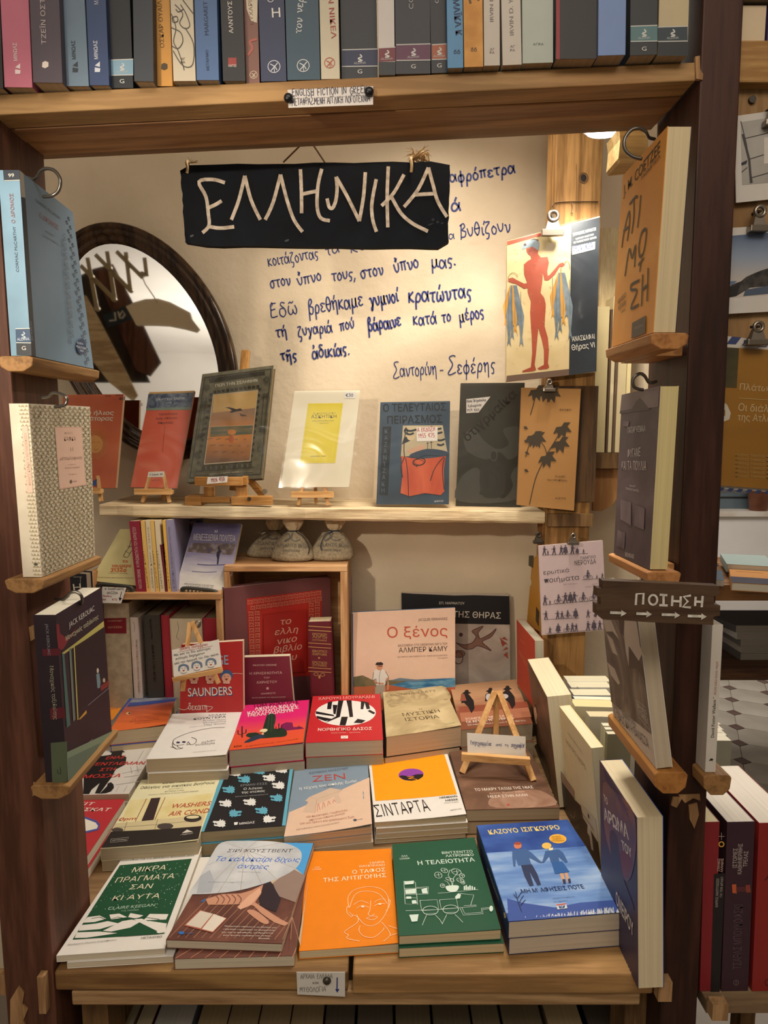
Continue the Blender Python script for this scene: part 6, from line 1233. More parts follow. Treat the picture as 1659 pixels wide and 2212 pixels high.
p.poly('#7a2430', [(358, 318), (375, 322), (382, 380), (425, 410), (500, 330), (470, 370), (402, 480), (372, 490), (362, 400)]).poly('#b5ae62', [(395, 505), (470, 450), (662, 300), (665, 345), (475, 465), (398, 520)]).poly('#3f6a66', [(395, 510), (408, 508), (448, 965), (425, 985)]).poly('#6a7a70', [(440, 480), (452, 472), (480, 930), (466, 945)]).poly('#b5ae62', [(468, 462), (475, 458), (500, 930), (492, 935)])
p.poly('#1a1522', [(476, 468), (668, 335), (695, 780), (500, 935)]).poly('#7a8f78', [(425, 1140), (715, 1005), (712, 1040), (600, 1160), (432, 1328)]).poly('#5e7466', [(430, 1180), (640, 1080), (560, 1230), (434, 1325)]).poly('#c99a3c', [(500, 930), (550, 870), (552, 890), (510, 930)])
p.poly('#6d8c94', [(612, 640), (632, 635), (640, 690), (636, 730), (620, 730)]).ell('#c9c0b0', (622, 618), 7, 16).poly('#7a2a2c', [(640, 715), (692, 680), (695, 715), (642, 750)]).ell('#b8a890', (662, 680), 8, 14).line('#8c8c94', [(560, 840), (692, 730)], 4, False).line('#8c8c94', [(555, 1085), (590, 1055)], 4, False)
p.text('#d0cdc8', 'JACK KEROUAC', 438, 345, 600, 232, 36, -.008).text('#c9c8a8', 'Μοναχικός ταξιδιώτης', 415, 430, 625, 285, 30, -.004, .2)
s_ = B.sp; s_.rect('#5c2029', (270, 480), (385, 475), (390, 520), (275, 525)).rect('#5c2029', (318, 860), (415, 850), (422, 920), (325, 930)).rect('#55604a', (325, 1080), (430, 1070), (432, 1328), (336, 1342)).text('#8a8a90', 'JACK KEROUAC', 292, 318, 308, 520, 18, -.004).text('#a8a48c', 'Μοναχικός ταξιδιώτης', 318, 588, 345, 930, 26, -.003).line('#2a2a26', [(385, 1235), (390, 1275), (370, 1270), (372, 1250)], 4)
ledge(B, .040, LW, 'lower left wooden ledge under the dark night-scene book', -.4320)
wire_hook('b1', [(355, 158), (395, 165), (430, 145), (450, 120), (490, 115), (520, 140), (525, 175), (512, 195)], [.80, .79, .785, .78, .78, .78, .785, .79], 'curved steel wire over the top of the dark night-scene book')
# right post
OG = cloud('#c98438', '#e0a552', '#d4923f', scale=9, dist=1, lo=.25, hi=.75)
def rightbook(zn, TLf, TRn, BRn, BLf, X, t, cover, label, **kw):
    a = [on_x(zz(zn, q), X) for q in (TLf, TRn, BRn, BLf)]
    return book(zn, a, (a[3], Vector((-1, 0, 0))), t, cover, label, spine='L', **kw)
B = rightbook('z5', (790, 360), (1058, 62), (970, 1298), (722, 1385), .283, .0245, OG, 'thick orange book with black brush capitals, on the upper right ledge', pg='#d2c09a', back='#2a2c34')
p = B.pr; K = '#332a20'
p.text(K, 'J. M. COETZEE', 795, 480, 1015, 215, 62, .012)
for q in ([(785, 790), (800, 690), (828, 575), (832, 640), (818, 750)], [(795, 690), (825, 665)], [(832, 530), (868, 485), (880, 490)], [(858, 500), (858, 600), (845, 705)], [(900, 475), (892, 570), (880, 670)], [(805, 960), (830, 800), (848, 850), (868, 775), (862, 905)], [(888, 780), (905, 700), (932, 680), (930, 740), (915, 820), (892, 840), (888, 780)], [(885, 895), (918, 850)], [(900, 870), (895, 935)],
          [(892, 985), (845, 1010), (842, 1040), (878, 1050), (840, 1150), (888, 1130)], [(912, 950), (905, 1140)], [(945, 910), (938, 1110)], [(912, 1040), (942, 1010)]): p.line(K, q, 17)
p.text('#5a4226', 'ΝΟΜΠΕΛ', 905, 385, 1018, 250, 24, .015).text('#5a4226', 'ΒΡΑΒΕΙΟ', 765, 1130, 812, 1080, 26, .02).text('#5a4226', 'BOOKER', 768, 1165, 812, 1125, 26, .02).text('#5a4226', '1999', 785, 1185, 808, 1165, 14, .02).rect('#4a4038', (850, 1240), (932, 1195), (930, 1300), (846, 1335)).text('#9c8f80', 'πατάκη', 870, 1278, 912, 1258, 14)
ledge(B, .036, wood('#8f5f34', '#b5824c', 'y', 9, .45, '#5a3418', .2, .15), 'upper right wooden ledge under the orange book', .3525)
wire_hook('z5', [(980, 140), (945, 130), (925, 95), (885, 75), (835, 90), (800, 145), (805, 205), (850, 245), (905, 258)], [.80, .78, .765, .76, .76, .76, .76, .76, .76], 'curved steel wire over the top of the orange book')
TWN = cloud('#4a4046', '#6b6066', '#594e54', scale=10, dist=1)
B = rightbook('z8', (910, 268), (1105, 222), (1050, 1165), (868, 1080), .300, .0205, TWN, 'grey violet book with a faded townscape and pale condensed title', pg='#d0bf8a', back='#d6c68c')
p = B.pr; p.rect(cloud('#6b5e62', '#84767a', scale=12), (910, 268), (1105, 222), (1098, 330), (902, 350)).poly('#4a3f45', [(962, 340), (985, 300), (1005, 283), (1025, 305), (1048, 335), (1060, 345), (900, 365), (902, 350)])
p.text('#c9c0bc', 'ΓΙΑΣΑΡ ΚΕΜΑΛ', 940, 465, 1032, 455, 30, -.006).text('#c9c0bc', 'ΦΥΓΑΝΕ', 940, 590, 1006, 582, 42, -.012).text('#c9c0bc', 'ΚΑΙ ΤΑ ΠΟΥΛΙΑ', 910, 652, 1036, 655, 44, -.012).text('#c9c0bc', 'Νουρί', 952, 738, 982, 740, 10).text('#c9c0bc', 'Παναγιώτης Αμπατζής', 932, 752, 998, 765, 12, .006).text('#c9c0bc', 'ΘΕΜΕΛΙΟ', 928, 1095, 974, 1108, 20, .01)
for q in ([(905, 800), (960, 820), (960, 940), (905, 905)], [(980, 830), (1030, 850), (1025, 960), (975, 940)], [(920, 400), (950, 405), (945, 430), (918, 428)], [(890, 960), (930, 975), (925, 1060), (885, 1040)]): p.poly(cloud('#574c52', '#7d7076', scale=22), q)
ledge(B, .034, wood('#9c6c40', '#c08a56', 'y', 9, .5, '#5a3418', .2, .2), 'middle right wooden ledge under the grey violet book', .356)
wire_hook('z8', [(1085, 200), (1050, 205), (1025, 170), (1000, 160), (968, 185), (970, 225), (1000, 240), (1020, 242)], [.80, .79, .785, .78, .78, .78, .78, .78], 'curved steel wire over the top of the grey violet book')
BW = cloud('#2e2b29', '#8d8578', '#55504a', scale=9, stretch=(1, .6, 1), dist=2, lo=.38, hi=.62)
a = [on_y(zz('b3', q), Y_) for q, Y_ in (((612, 150), .885), ((832, 225), .725), ((968, 1322), .725), ((700, 985), .885))]
pl = plane3(a[3], a[2], a[0])
if pl[1].x > 0: pl = (pl[0], -pl[1])
a = [on_p(proj(q), pl) for q in a]
B = book('b3', a, pl, .0185, '#c9c3b8', 'black and white photo book with a pale lower band, on the lower right ledge', pg='#b9aa92', back='#cfcac0')
p = B.pr; p.rect(BW, (612, 150), (832, 225), (938, 1108), (690, 905)); wc = '#b5ada0'
for q in ([(760, 400), (845, 400), (868, 560), (905, 640), (880, 610), (850, 680), (800, 690), (780, 590)], [(660, 480), (700, 520), (730, 620), (700, 600)], [(665, 660), (712, 700), (745, 790), (735, 800), (690, 740)], [(640, 400), (690, 400), (740, 520), (700, 470), (660, 470)]): p.poly(wc, q)
p.poly('#26221f', [(735, 400), (772, 400), (768, 500), (750, 480)]).poly('#26221f', [(800, 560), (840, 620), (880, 680), (900, 780), (850, 700), (800, 700)])
p.text('#3a3734', 'ΕΡΝΕΣΤ ΧΕΜΙΝΓΟΥΕΪ', 705, 945, 845, 1065, 34, -.006).text('#2c2a28', 'Ο ΓΕΡΟΣ ΚΑΙ Η ΘΑΛΑΣΣΑ', 712, 1000, 925, 1195, 52, -.008)
p.line('#c9c3b8', [(848, 895), (905, 940), (930, 1080), (865, 1000)], 4, False, True).text('#c9c3b8', 'ΒΡΑΒΕΙΟ', 856, 940, 912, 990, 30, .01).text('#c9c3b8', 'ΝΟΜΠΕΛ', 866, 985, 925, 1050, 38, .015)
ledge(B, .034, wood('#8f5f30', '#b37f44', 'y', 9, .4, '#5a3418', .2, .15), 'lower right wooden ledge under the black and white photo book', .360, th=.026)
# book with white spine on the outer side of the right post
B = spine_book('f', [(1539, 1350), (1563, 1351), (1544, 1672), (1523, 1668)], .775, .13, '#cdc6bc', 'slim white-spined book on the outer side of the right post', cc='#c9c2b8', pg='#b9ae98')
s_ = B.sp; s_.z = 'r3'; s_.text('#2a2826', 'David Foster Wallace', 592, 1800, 606, 1535, 22, .01).text('#2a2826', '·', 600, 1525, 600, 1515, 22, .03).text('#b5604a', 'Αυτό εδώ είναι νερό', 608, 1498, 622, 1265, 18, -.003).poly('#2a2826', [(555, 1965), (570, 1945), (588, 1950), (580, 1965), (588, 1978), (575, 1960)])
ledge(B, .030, LW, 'wooden ledge on the outer side of the right post', .41, th=.026, far=-.03)
# ================================================================ books on the top shelf
TOPB = [ # x at bottom l, r, x at top l, r, y bottom, colour, label
 ((-30, 8), (-38, 1), 190, '#2a2625', 'black spine cut by the left edge of the top row', []),
 ((10, 71), (1, 64), 188, '#b5677a', 'dusty pink spine with a white triangle mark, at the left of the top row', [('#dcc8c8', 'ΜΙΝΩΑΣ', 38, 132, 36, 93, 8, .02), ('L', '#dcc8c8', 39, 146)]),
 ((72, 136), (64, 118), 178, '#4c434c', 'dark mauve spine with a small white cube, second from the pink one', [('#b5a8a8', 'ΤΖΕΪΝ ΟΣΤΕΝ', 100, 96, 96, -28, 10, .0), ('C', '#d0c4bc', 98, 140)]),
 ((138, 193), (128, 185), 186, '#66798a', 'grey blue spine with a dark triangle mark', [('#2f3640', 'ΜΙΝΩΑΣ', 164, 128, 162, 88, 8, .02), ('L', '#2f3640', 163, 142)]),
 ((194, 237), (186, 227), 184, '#33456b', 'navy spine with white lettering and triangle mark', [('#c9cdd6', 'ΜΙΝΩΑΣ', 212, 128, 210, 88, 8, .02), ('L', '#c9cdd6', 211, 142), ('#b8bcc6', 'Μ. ΛΟΥΝΤΕΜΗΣ Ν', 213, 10, 208, -80, 9, 0)]),
 ((238, 289), (230, 286), 190, '#23262b', 'black spine with a pale blue band', [('A', '#7d9fb4', 240, 288, 130, 162, 178)]),
 ((290, 333), (287, 328), 175, '#33383f', 'plain charcoal spine, shorter than its neighbours', []),
 ((334, 374), (327, 368), 186, '#c08a3c', 'ochre spine with dark lettering', [('#6a4a1c', 'ΟΣΚΑΡ ΟΥΑΪΛΝΤ', 355, 103, 348, -20, 9, .005), ('C', '#4a3a20', 355, 144)]),
 ((375, 424), (368, 420), 175, '#bdb29c', 'pale spine with a black line drawing of interlaced figures', [('F', '#4a443c', 0, 0)]),
 ((425, 474), (420, 468), 173, '#48648f', 'medium blue spine with dark sans capitals', [('#1f2d4a', 'MARGARET ATWOOD', 451, 76, 444, -70, 9, .0), ('#1f2d4a', 'ΜΕΤΑΙΧΜΙΟ', 452, 152, 450, 108, 6, 0)]),
 ((482, 531), (476, 526), 175, '#222124', 'black spine with white capitals and a small red square', [('#cfc9c0', 'ΑΛΝΤΟΥΣ ΧΑΞΛΕΫ', 504, 72, 498, -60, 9, .01), ('R', '#8f3430', 493, 125), ('#cfc9c0', 'ΚΑΚΤΟΣ', 494, 145, 511, 145, 5, .02)]),
 ((532, 562), (527, 556), 180, '#7a5348', 'brown and cream spine with a small round emblem', [('W', '#c9bca4', 0, 0), ('O', '#b5a08c', 548, 162, 8)]),
 ((564, 620), (558, 614), 176, '#2c3350', 'dark indigo spine with a big white letter and round emblem', [('#d6d2cc', 'Η', 588, 38, 606, 37, 20, .01), ('O', '#c4c4cc', 592, 144, 13), ('#b9b8c0', 'Ο', 578, 6, 592, 5, 14, .01)]),
 ((621, 693), (616, 688), 173, '#324a5a', 'wide slate blue spine with a round emblem and pale handwriting', [('H', '#c4c4c4', 650, 72, 658, -30), ('O', '#c4c4c4', 655, 142, 13)]),
 ((694, 735), (690, 730), 171, '#c0b69e', 'cream spine with red lettering and red emblem', [('#9c3a34', 'ΤΟΝ ΝΙΚΕΛ', 706, -40, 716, 84, 11, .01), ('O', '#a8523c', 712, 136, 11)]),
 ((738, 816), (735, 812), 178, '#24262b', 'broad black spine with a navy band', [('A', '#232848', 739, 816, 108, 143, 157)]),
 ((818, 854), (816, 853), 162, '#c6bfb8', 'white spine with a maroon band at its foot', [('A', '#6e2a34', 818, 854, 104, 134, 150), ('D', '#26282c', 818, 854, 134, 162)]),
 ((855, 931), (853, 928), 160, '#2b2b30', 'broad dark spine with a purple band', [('A', '#5a2c46', 856, 930, 97, 130, 146), ('#9a969a', 'COELHO', 893, 20, 890, -60, 10, 0)]),
 ((932, 966), (929, 964), 158, '#232428', 'narrow black spine with an orange band', [('A', '#9c5434', 933, 965, 97, 128, 144), ('#9a969a', 'COE', 948, 8, 946, -40, 9, 0)]),
 ((967, 1002), (965, 1000), 147, '#4f86b0', 'bright blue spine with dark painted letters', [('#16264a', 'του ΜΑΪΚΑ Κ', 975, -40, 985, 78, 13, .03), ('#16264a', 'δδ', 980, 116, 994, 116, 8, .02)]),
 ((1003, 1045), (1001, 1044), 145, '#c58a38', 'mottled orange spine with a tiny dark logo', [('#5a3a14', 'δδ', 1017, 111, 1030, 111, 8, .02), ('#5a3a14', 'Ν', 1014, 8, 1036, 2, 16, .03)]),
 ((1046, 1081), (1045, 1080), 142, '#bdb4a8', 'white spine with grey capitals, narrower of two alike', [('#77706a', 'IRVIN D. YALOM', 1066, 47, 1064, -70, 8, .01), ('#77706a', 'ΑΓ', 1058, 109, 1068, 109, 5, .01), ('#77706a', 'ΡΑ', 1058, 116, 1068, 116, 5, .01)]),
 ((1086, 1128), (1083, 1126), 141, '#bfb6aa', 'white spine with grey capitals, wider of two alike', [('#77706a', 'IRVIN D. YALOM', 1110, 76, 1106, -50, 9, .0), ('#77706a', 'ΑΓ', 1102, 103, 1112, 103, 5, .01), ('#77706a', 'ΡΑ', 1102, 111, 1112, 111, 5, .01)]),
 ((1129, 1196), (1128, 1198), 137, '#a9b1a6', 'wide pale green grey spine with four small letters', [('#6a716a', 'ΑΓΡΑ', 1151, 98, 1174, 98, 5, .01)]),
 ((1200, 1290), (1203, 1292), 127, '#211c1f', 'very wide black spine with a red left edge', [('D', '#8c1f26', 1201, 1209, -20, 128)]),
 ((1292, 1352), (1293, 1357), 120, '#6d86b5', 'plain periwinkle blue spine', []),
 ((1361, 1420), (1362, 1424), 120, '#24282a', 'black spine with a teal band, near the right end of the top row', [('A', '#4f7274', 1362, 1420, 57, 89, 108)]),
 ((1421, 1486), (1424, 1490), 120, '#b5a582', 'tan spine with a black foot, last of the top row', [('A', '#26343c', 1421, 1485, 59, 89, 108), ('D', '#1e2226', 1421, 1486, 91, 121)])]
for (bl, br), (tl, tr), yb, col, lb, art in TOPB:
    xm = on_y(((bl + br) / 2, yb), .78).x; zsh = zt(xm) + .0008
    for _ in range(3):
        d = ray(((bl + br) / 2, yb)); Yp = (zsh - 1.5) / d.z * d.y; xm = (zsh - 1.5) / d.z * d.x; zsh = zt(xm) + .0008
    q = [(tl, 0), (tr, 0), (br, yb), (bl, yb)]
    a = [on_y(q_, Yp) for q_ in q]; hh = .205 / max(.01, (a[0].z - zsh)); zb = zsh
    tl3 = a[3] + (a[0] - a[3]) * hh; tr3 = a[2] + (a[1] - a[2]) * hh; a[3].z = a[2].z = zb
    up = (tl3 - a[3]).normalized(); Nn = Vector((-up.z, 0, up.x)).normalized()
    t = (a[2].x - a[3].x) - .0006
    c4 = [tl3 + Vector((0, .128, 0)), tl3, a[3], a[3] + Vector((0, .128, 0))]
    B = book('f', c4, (tl3, Nn), t, col, lb, spine='R', sc=col if col != '#c58a38' else cloud('#b87c2c', '#d49a48', scale=40), pg='#b09a7c', group='books on the top shelf', cat='book')
    s_ = B.sp
    for it in art:
        if it[0] == 'A':
            _, bc, xl_, xr_, y0, y1, y2 = it; s_.rect(bc, (xl_, y0), (xr_, y0 - 2), (xr_, y1 - 1), (xl_, y1), 1); s_.line('#b9b8b4', [(xl_, y0), (xr_, y0 - 2)], 2, False).line('#b9b8b4', [(xl_, y1 + 1), (xr_, y1)], 2, False); xc = (xl_ + xr_) / 2
            s_.text('#a9a8a4', 'ALDINA', xc - 13, y1 - 4, xc + 13, y1 - 5, 5, 0).line('#c4c4c0', [(xc - 4, y1 - 10), (xc + 5, y1 - 12), (xc - 4, y1 - 16), (xc + 4, y1 - 20), (xc, y1 - 25)], 2.6).text('#c4c4c0', 'G', xc - 5, y2 + 2, xc + 5, y2 + 2, 9, .01)
        elif it[0] == 'L': _, c_, x, y = it; s_.poly(c_, [(x - 6, y), (x + 5, y - 9), (x + 5, y + 3)]).poly(c_, [(x - 6, y + 4), (x + 6, y + 6), (x + 5, y + 14), (x - 6, y + 14)])
        elif it[0] == 'C': _, c_, x, y = it; s_.poly(c_, [(x, y - 8), (x + 7, y - 5), (x + 7, y + 4), (x, y + 8), (x - 7, y + 5), (x - 6, y - 5)])
        elif it[0] == 'R': _, c_, x, y = it; s_.rect(c_, (x, y), (x + 18, y), (x + 18, y + 17), (x, y + 17), 1)
        elif it[0] == 'O': _, c_, x, y, r0 = it; s_.ring(c_, (x, y), r0, r0, 1.6).line(c_, [(x - r0 * .5, y + r0 * .7), (x + r0 * .1, y), (x + r0 * .6, y - r0 * .6)], 2).line(c_, [(x - r0 * .6, y - r0 * .4), (x + r0 * .1, y), (x + r0 * .5, y + r0 * .6)], 2).line(c_, [(x, y), (x + r0 * .1, y + r0 * .9)], 1.6)
        elif it[0] == 'D': _, c_, x0, x1, y0, y1 = it; s_.rect(c_, (x0, y0), (x1, y0), (x1, y1), (x0, y1), 1)
        elif it[0] == 'W': s_.poly(it[1], [(531, -10), (557, -10), (556, 30), (555, 50), (542, 45), (533, 20)]).text('#7a5348', 'ΕΥΧΑΡΙΣΤΩ', 548, 52, 542, -30, 8, .01).line('#a85a4c', [(535, 120), (545, 105), (540, 90), (555, 85)], 5)
        elif it[0] == 'F':
            for q_ in ([(370, 30), (380, 60), (375, 90), (385, 110), (395, 140), (398, 152)], [(378, 10), (395, 30), (388, 50), (400, 62), (410, 55), (402, 30), (390, 10)], [(370, 60), (390, 70), (395, 90), (385, 105), (372, 100)], [(395, 0), (410, 20), (418, 30)], [(374, 110), (395, 142), (416, 140), (418, 95), (400, 60)], [(372, 38), (382, 36), (384, 46), (374, 48), (372, 38)], [(380, 20), (386, 26), (396, 20)]): s_.line(it[1], q_, 2)
            s_.text(it[1], 'ΑΓ', 391, 130, 400, 130, 5, .01).text(it[1], 'ΡΑ', 391, 137, 400, 137, 5, .01)
        elif it[0] == 'H': s_.hand(it[1], 'τον νερού', it[2], it[3], it[4], it[5], 10, 2)
        else: s_.text(it[0], it[1], it[2], it[3], it[4], it[5], it[6], it[7])
# label under the top books
pr, r = card('shelf_label', 'z1', [(1242, 388), (1612, 372), (1612, 452), (1246, 466)], plane_up(.7985, 1.86, 0), 'white hand-lettered label pinned on the front of the top shelf', 'label', '#cfc8c4')
pr.hand('#23263a', 'ENGLISH FICTION IN GREEK', 1262, 416, 1590, 402, 20, 3, .06).hand('#23263a', 'ΜΕΤΑΦΡΑΣΜΕΝΗ ΑΓΓΛΙΚΗ ΛΟΓΟΤΕΧΝΙΑ', 1262, 455, 1600, 438, 19, 2.6, .06).line('#9a948e', [(1245, 428), (1612, 412)], 1.2, False)
for c in ((1246, 424), (1595, 397)):
    q = on_y(zz('z1', c), .796); MB().tube([q + Vector((0, .0015, 0)), q + Vector((0, -.001, 0)), q + Vector((0, -.0035, 0)), q + Vector((0, -.0045, 0))], [.0048, .0052, .004, .002], 14).build('pin', flat('#17171a', .3), r, True)
pr, r = card('shelf_label', 'b7', [(1280, 240), (1490, 240), (1490, 346), (1284, 336)], plane_up(.796, .79, 0), 'white pinned label with a blue arrow on the front of the table edge', 'label', '#cfcac2')
pr.hand('#6a6660', 'ΑΡΧΑΙΑ ΕΛΛΑΔΑ', 1298, 268, 1438, 266, 13, 2).hand('#6a6660', 'και', 1350, 290, 1378, 290, 8, 2).hand('#6a6660', 'ΜΥΘΟΛΟΓΙΑ', 1295, 325, 1410, 322, 14, 2).line('#23357a', [(1456, 262), (1455, 318)], 5, False).poly('#23357a', [(1447, 312), (1466, 312), (1456, 328)])
q = on_y(zz('b7', (1411, 279)), .7945); MB().tube([q + Vector((0, .001, 0)), q, q + Vector((0, -.003, 0))], [.0055, .0055, .003], 14).build('pin', flat('#4a453c', .3, .5, .6), r, True)
# ================================================================ vintage books on the driftwood shelf
def small_easel(x, Y, z, w, h, label, mat=None, lean=9, cat='easel', post_h=None, barz=.022, tip=None):
    """three-legged wooden display easel; z its foot level, w its bar width"""
    m = mat or OAKZ; r = empty('mini_easel', Vector((x, Y, z)), label, cat); bx = MB
    top = Vector((x, Y + .012 + math.tan(R(lean)) * h, z + h))
    for s_ in (-1, 1):
        bx().bar((x + s_ * w * .36, Y + .004, z + .001), top + Vector((s_ * .005, 0, 0)), .0085, .007).build('leg', m, r, bevel=.0006)
    bx().bar((x, Y + .075 * min(1, h / .14), z + .001), top + Vector((0, .004, -.004)), .008, .006).build('rear_leg', m, r, bevel=.0006)
    bz = z + barz
    bx().box(x - w / 2, x + w / 2, Y - .012, Y + .003, bz, bz + .009).build('ledge_bar', OAK, r, bevel=.0008)
    bx().box(x - w / 2, x + w / 2, Y - .0155, Y - .0122, bz - .001, bz + .013).build('lip', OAK, r, bevel=.0006)
    return r
def vint(zoom, c4, Y, lean, t, cover, label, **kw):
    kw.setdefault('name', 'vintage_book'); return leanq(zoom, c4, Y, lean, t, cover, label, **kw)
MZ = lambda px: mz(on_y((px, 1095), 1.5).x) + .0004
# red-orange sun book
ORD = cloud('#b04e2c', '#c8683e', scale=8)
B = vint('z6', [(402, 335), (790, 330), (740, 930), (375, 935)], 1.545, 9, .012, ORD, 'orange red book with a yellow sun face, in a clear sleeve at the left', pg='#b59c78')
p = B.pr; p.text('#d8cdb8', 'ο ήλιος', 555, 462, 727, 462, 26, .03, .2).text('#d8cdb8', 'ο ηλιάτορας', 470, 498, 722, 498, 26, .03, .2); p.text('#2a2422', 'ΕΛΣ', 675, 345, 712, 345, 9, .01).text('#2a2422', 'ΠΑΝΑΣ', 738, 342, 790, 342, 9, .01).hand('#2a2422', '€25', 765, 366, 802, 366, 10, 3)
p.ell('#c88a44', (610, 650), 52, 60).ring('#b5743a', (610, 650), 50, 58, 3).line('#a8622f', [(590, 640), (600, 635), (608, 640)], 3).line('#a8622f', [(620, 640), (632, 635), (642, 642)], 3).line('#a8622f', [(600, 680), (615, 688), (632, 680)], 3)
for k in range(40):
    a = 2 * math.pi * k / 40; p.line('#c88a44', [(610 + 54 * math.cos(a), 650 + 62 * math.sin(a)), (610 + 70 * math.cos(a + .06), 650 + 80 * math.sin(a + .06)), (610 + 84 * math.cos(a), 650 + 98 * math.sin(a))], 3)
p.rect('#2a4a8a', (598, 885), (622, 872), (618, 918), (592, 915), 1)
sleeve(B, 'z6', [(398, 326), (812, 326), (762, 935), (370, 940)])
small_easel(on_y((196, 1060), 1.535).x, 1.535, MZ(205), .058, .10, 'tiny easel under the orange red sun book')
# red and blue narrow book
B = vint('z6', [(958, 318), (1245, 308), (1130, 932), (836, 925)], 1.545, 11, .009, cloud('#c24a34', '#d98a68', '#c95a3e', scale=8, dist=1.5, lo=.3, hi=.7), 'narrow coral red book with a marbled blue top band, on a tiny easel', pg='#b59c78')
p = B.pr; p.rect(cloud('#34405a', '#6d7686', scale=40, dist=2), (950, 328), (1242, 318), (1222, 425), (935, 425)).rect('#b08a50', (957, 318), (1246, 308), (1243, 320), (953, 330)).rect('#6d8070', (938, 420), (1222, 412), (1218, 430), (934, 434))
p.text('#c4c8cc', 'Οδυσσέας Ελύτης', 1000, 372, 1185, 362, 16, 0, .2).text('#b0b8bc', 'τα ρόδα', 1062, 390, 1098, 388, 8, 0, .2).text('#4a2420', 'Ἡμερολόγιο', 1015, 466, 1135, 462, 15).text('#4a2420', 'ἑνὸς ἀθέατου', 1000, 494, 1132, 488, 15).text('#4a2420', 'Ἀπριλίου', 1010, 522, 1108, 518, 15)
p.rect('#ddd4c8', (950, 828), (1052, 824), (1050, 860), (944, 862), 1).hand('#2a2a34', 'Ά Έκδοση 30€', 958, 852, 1042, 848, 8, 2).line('#8a2f24', [(1055, 530), (1048, 620), (1040, 700)], 2).text('#7a3428', 'ΥΨΙΛΟΝ', 958, 885, 1024, 882, 6)
sleeve(B, 'z6', [(950, 310), (1250, 300), (1136, 938), (830, 930)])
small_easel(on_y((335, 1060), 1.535).x, 1.535, MZ(335), .086, .11, 'tiny easel under the narrow coral red book')
# old green-grey cloth book with sunset picture
CLO = cloud('#5c5846', '#716b54', scale=70, rough=.7)
B = vint('z7', [(152, 182), (565, 130), (496, 785), (58, 808)], 1.52, 12, .030, CLO, 'large olive cloth-bound volume with a sunset sea picture, on a big easel', hb=True, pg='#8f7752', sc='#6a5f46')
p = B.pr; DK = '#37342b'
p.rect(DK, (165, 200), (553, 150), (490, 765), (78, 785)).rect(CLO, (170, 206), (547, 157), (485, 758), (84, 779))
p.rect('#3e3a30', (205, 205), (515, 165), (510, 190), (200, 235), 2); p.rect('#6d674f', (222, 240), (480, 205), (476, 235), (216, 268), 2)
p.text('#3a362b', 'ΙΟΥΛΙΟΥ ΒΕΡΝ', 195, 232, 515, 190, 26, .02).text('#d6d0c0', 'ΠΕΡΙ ΤΗΝ ΣΕΛΗΝΗΝ', 230, 258, 472, 226, 17, .008)
for k in range(11): vine(p, (225 + k * 25, 268 + 18 - k * 3.2), .55, DK); 
for k in range(13): vine(p, (205 - k * 6.2, 300 + k * 33), .5, DK); vine(p, (484 - k * 4.2, 270 + k * 35), .5, DK)
for k in range(10): vine(p, (160 + k * 30, 727 - k * 1.8), .6, DK)
for k in range(2):
    for x, y in ((181, 262), (525, 215), (124, 650), (487, 615)): p.ring(DK, (x, y), 14 - k * 7, 16 - k * 8, 3)
for x0, y0, x1, y1 in ((160, 320, 130, 560), (178, 320, 148, 560), (530, 290, 508, 520), (512, 290, 490, 520)): p.line(DK, [(x0, y0), (x1, y1)], 3, False)
for x, y in ((165, 345), (145, 530), (520, 300), (497, 495)):
    for d in (0, 9, 18): p.line(DK, [(x - 18, y + d + 2), (x + 18, y + d - 2)], 4, False)
p.line(DK, [(120, 745), (455, 722), (448, 752), (112, 770)], 4, False, True).text('#b5ae98', 'ΕΚΔΟΤΗΣ Δ. Ν. ΖΩΡΖΗΣ - ΑΘΗΝΑΙ', 195, 768, 365, 752, 8)
p.rect('#b9a88c', (216, 303), (478, 275), (432, 688), (163, 708)); p.rect(grad('#6a5344', '#8f7a66', 1, .035, .165, '#c9803c', .18, nscale=(10, 60, 10)), (221, 307), (472, 281), (428, 682), (169, 701))
p.rect(grad('#8a7a58', '#c9a468', 1, .125, .165, '#b5803c', .3, nscale=(12, 70, 12)), (221, 307), (472, 281), (461, 380), (213, 410)).rect(cloud('#4f584c', '#8a7250', '#6a6a52', scale=18, stretch=(1, 6, 1)), (205, 490), (448, 480), (443, 530), (199, 548))
p.ell('#c98040', (325, 520), 24, 16).ell('#b5603a', (322, 560), 16, 22); p.line('#c9b088', [(200, 488), (452, 478)], 2)
BI = '#3a3334'; p.poly(BI, [(285, 378), (310, 376), (335, 382), (350, 388), (375, 382), (388, 395), (365, 398), (345, 402), (325, 408), (312, 404), (325, 395), (312, 385)]).poly('#5c4a40', [(370, 410), (385, 418), (400, 418), (415, 428), (398, 426), (388, 430), (375, 424)])
for k in range(14): p.line('#5a4c40', [(180 + k * 18, 560 + (k * 37) % 110), (215 + k * 16, 556 + (k * 37) % 110)], 3)
sleeve(B, 'z7', [(150, 178), (590, 130), (515, 790), (56, 815)], gap=.006)
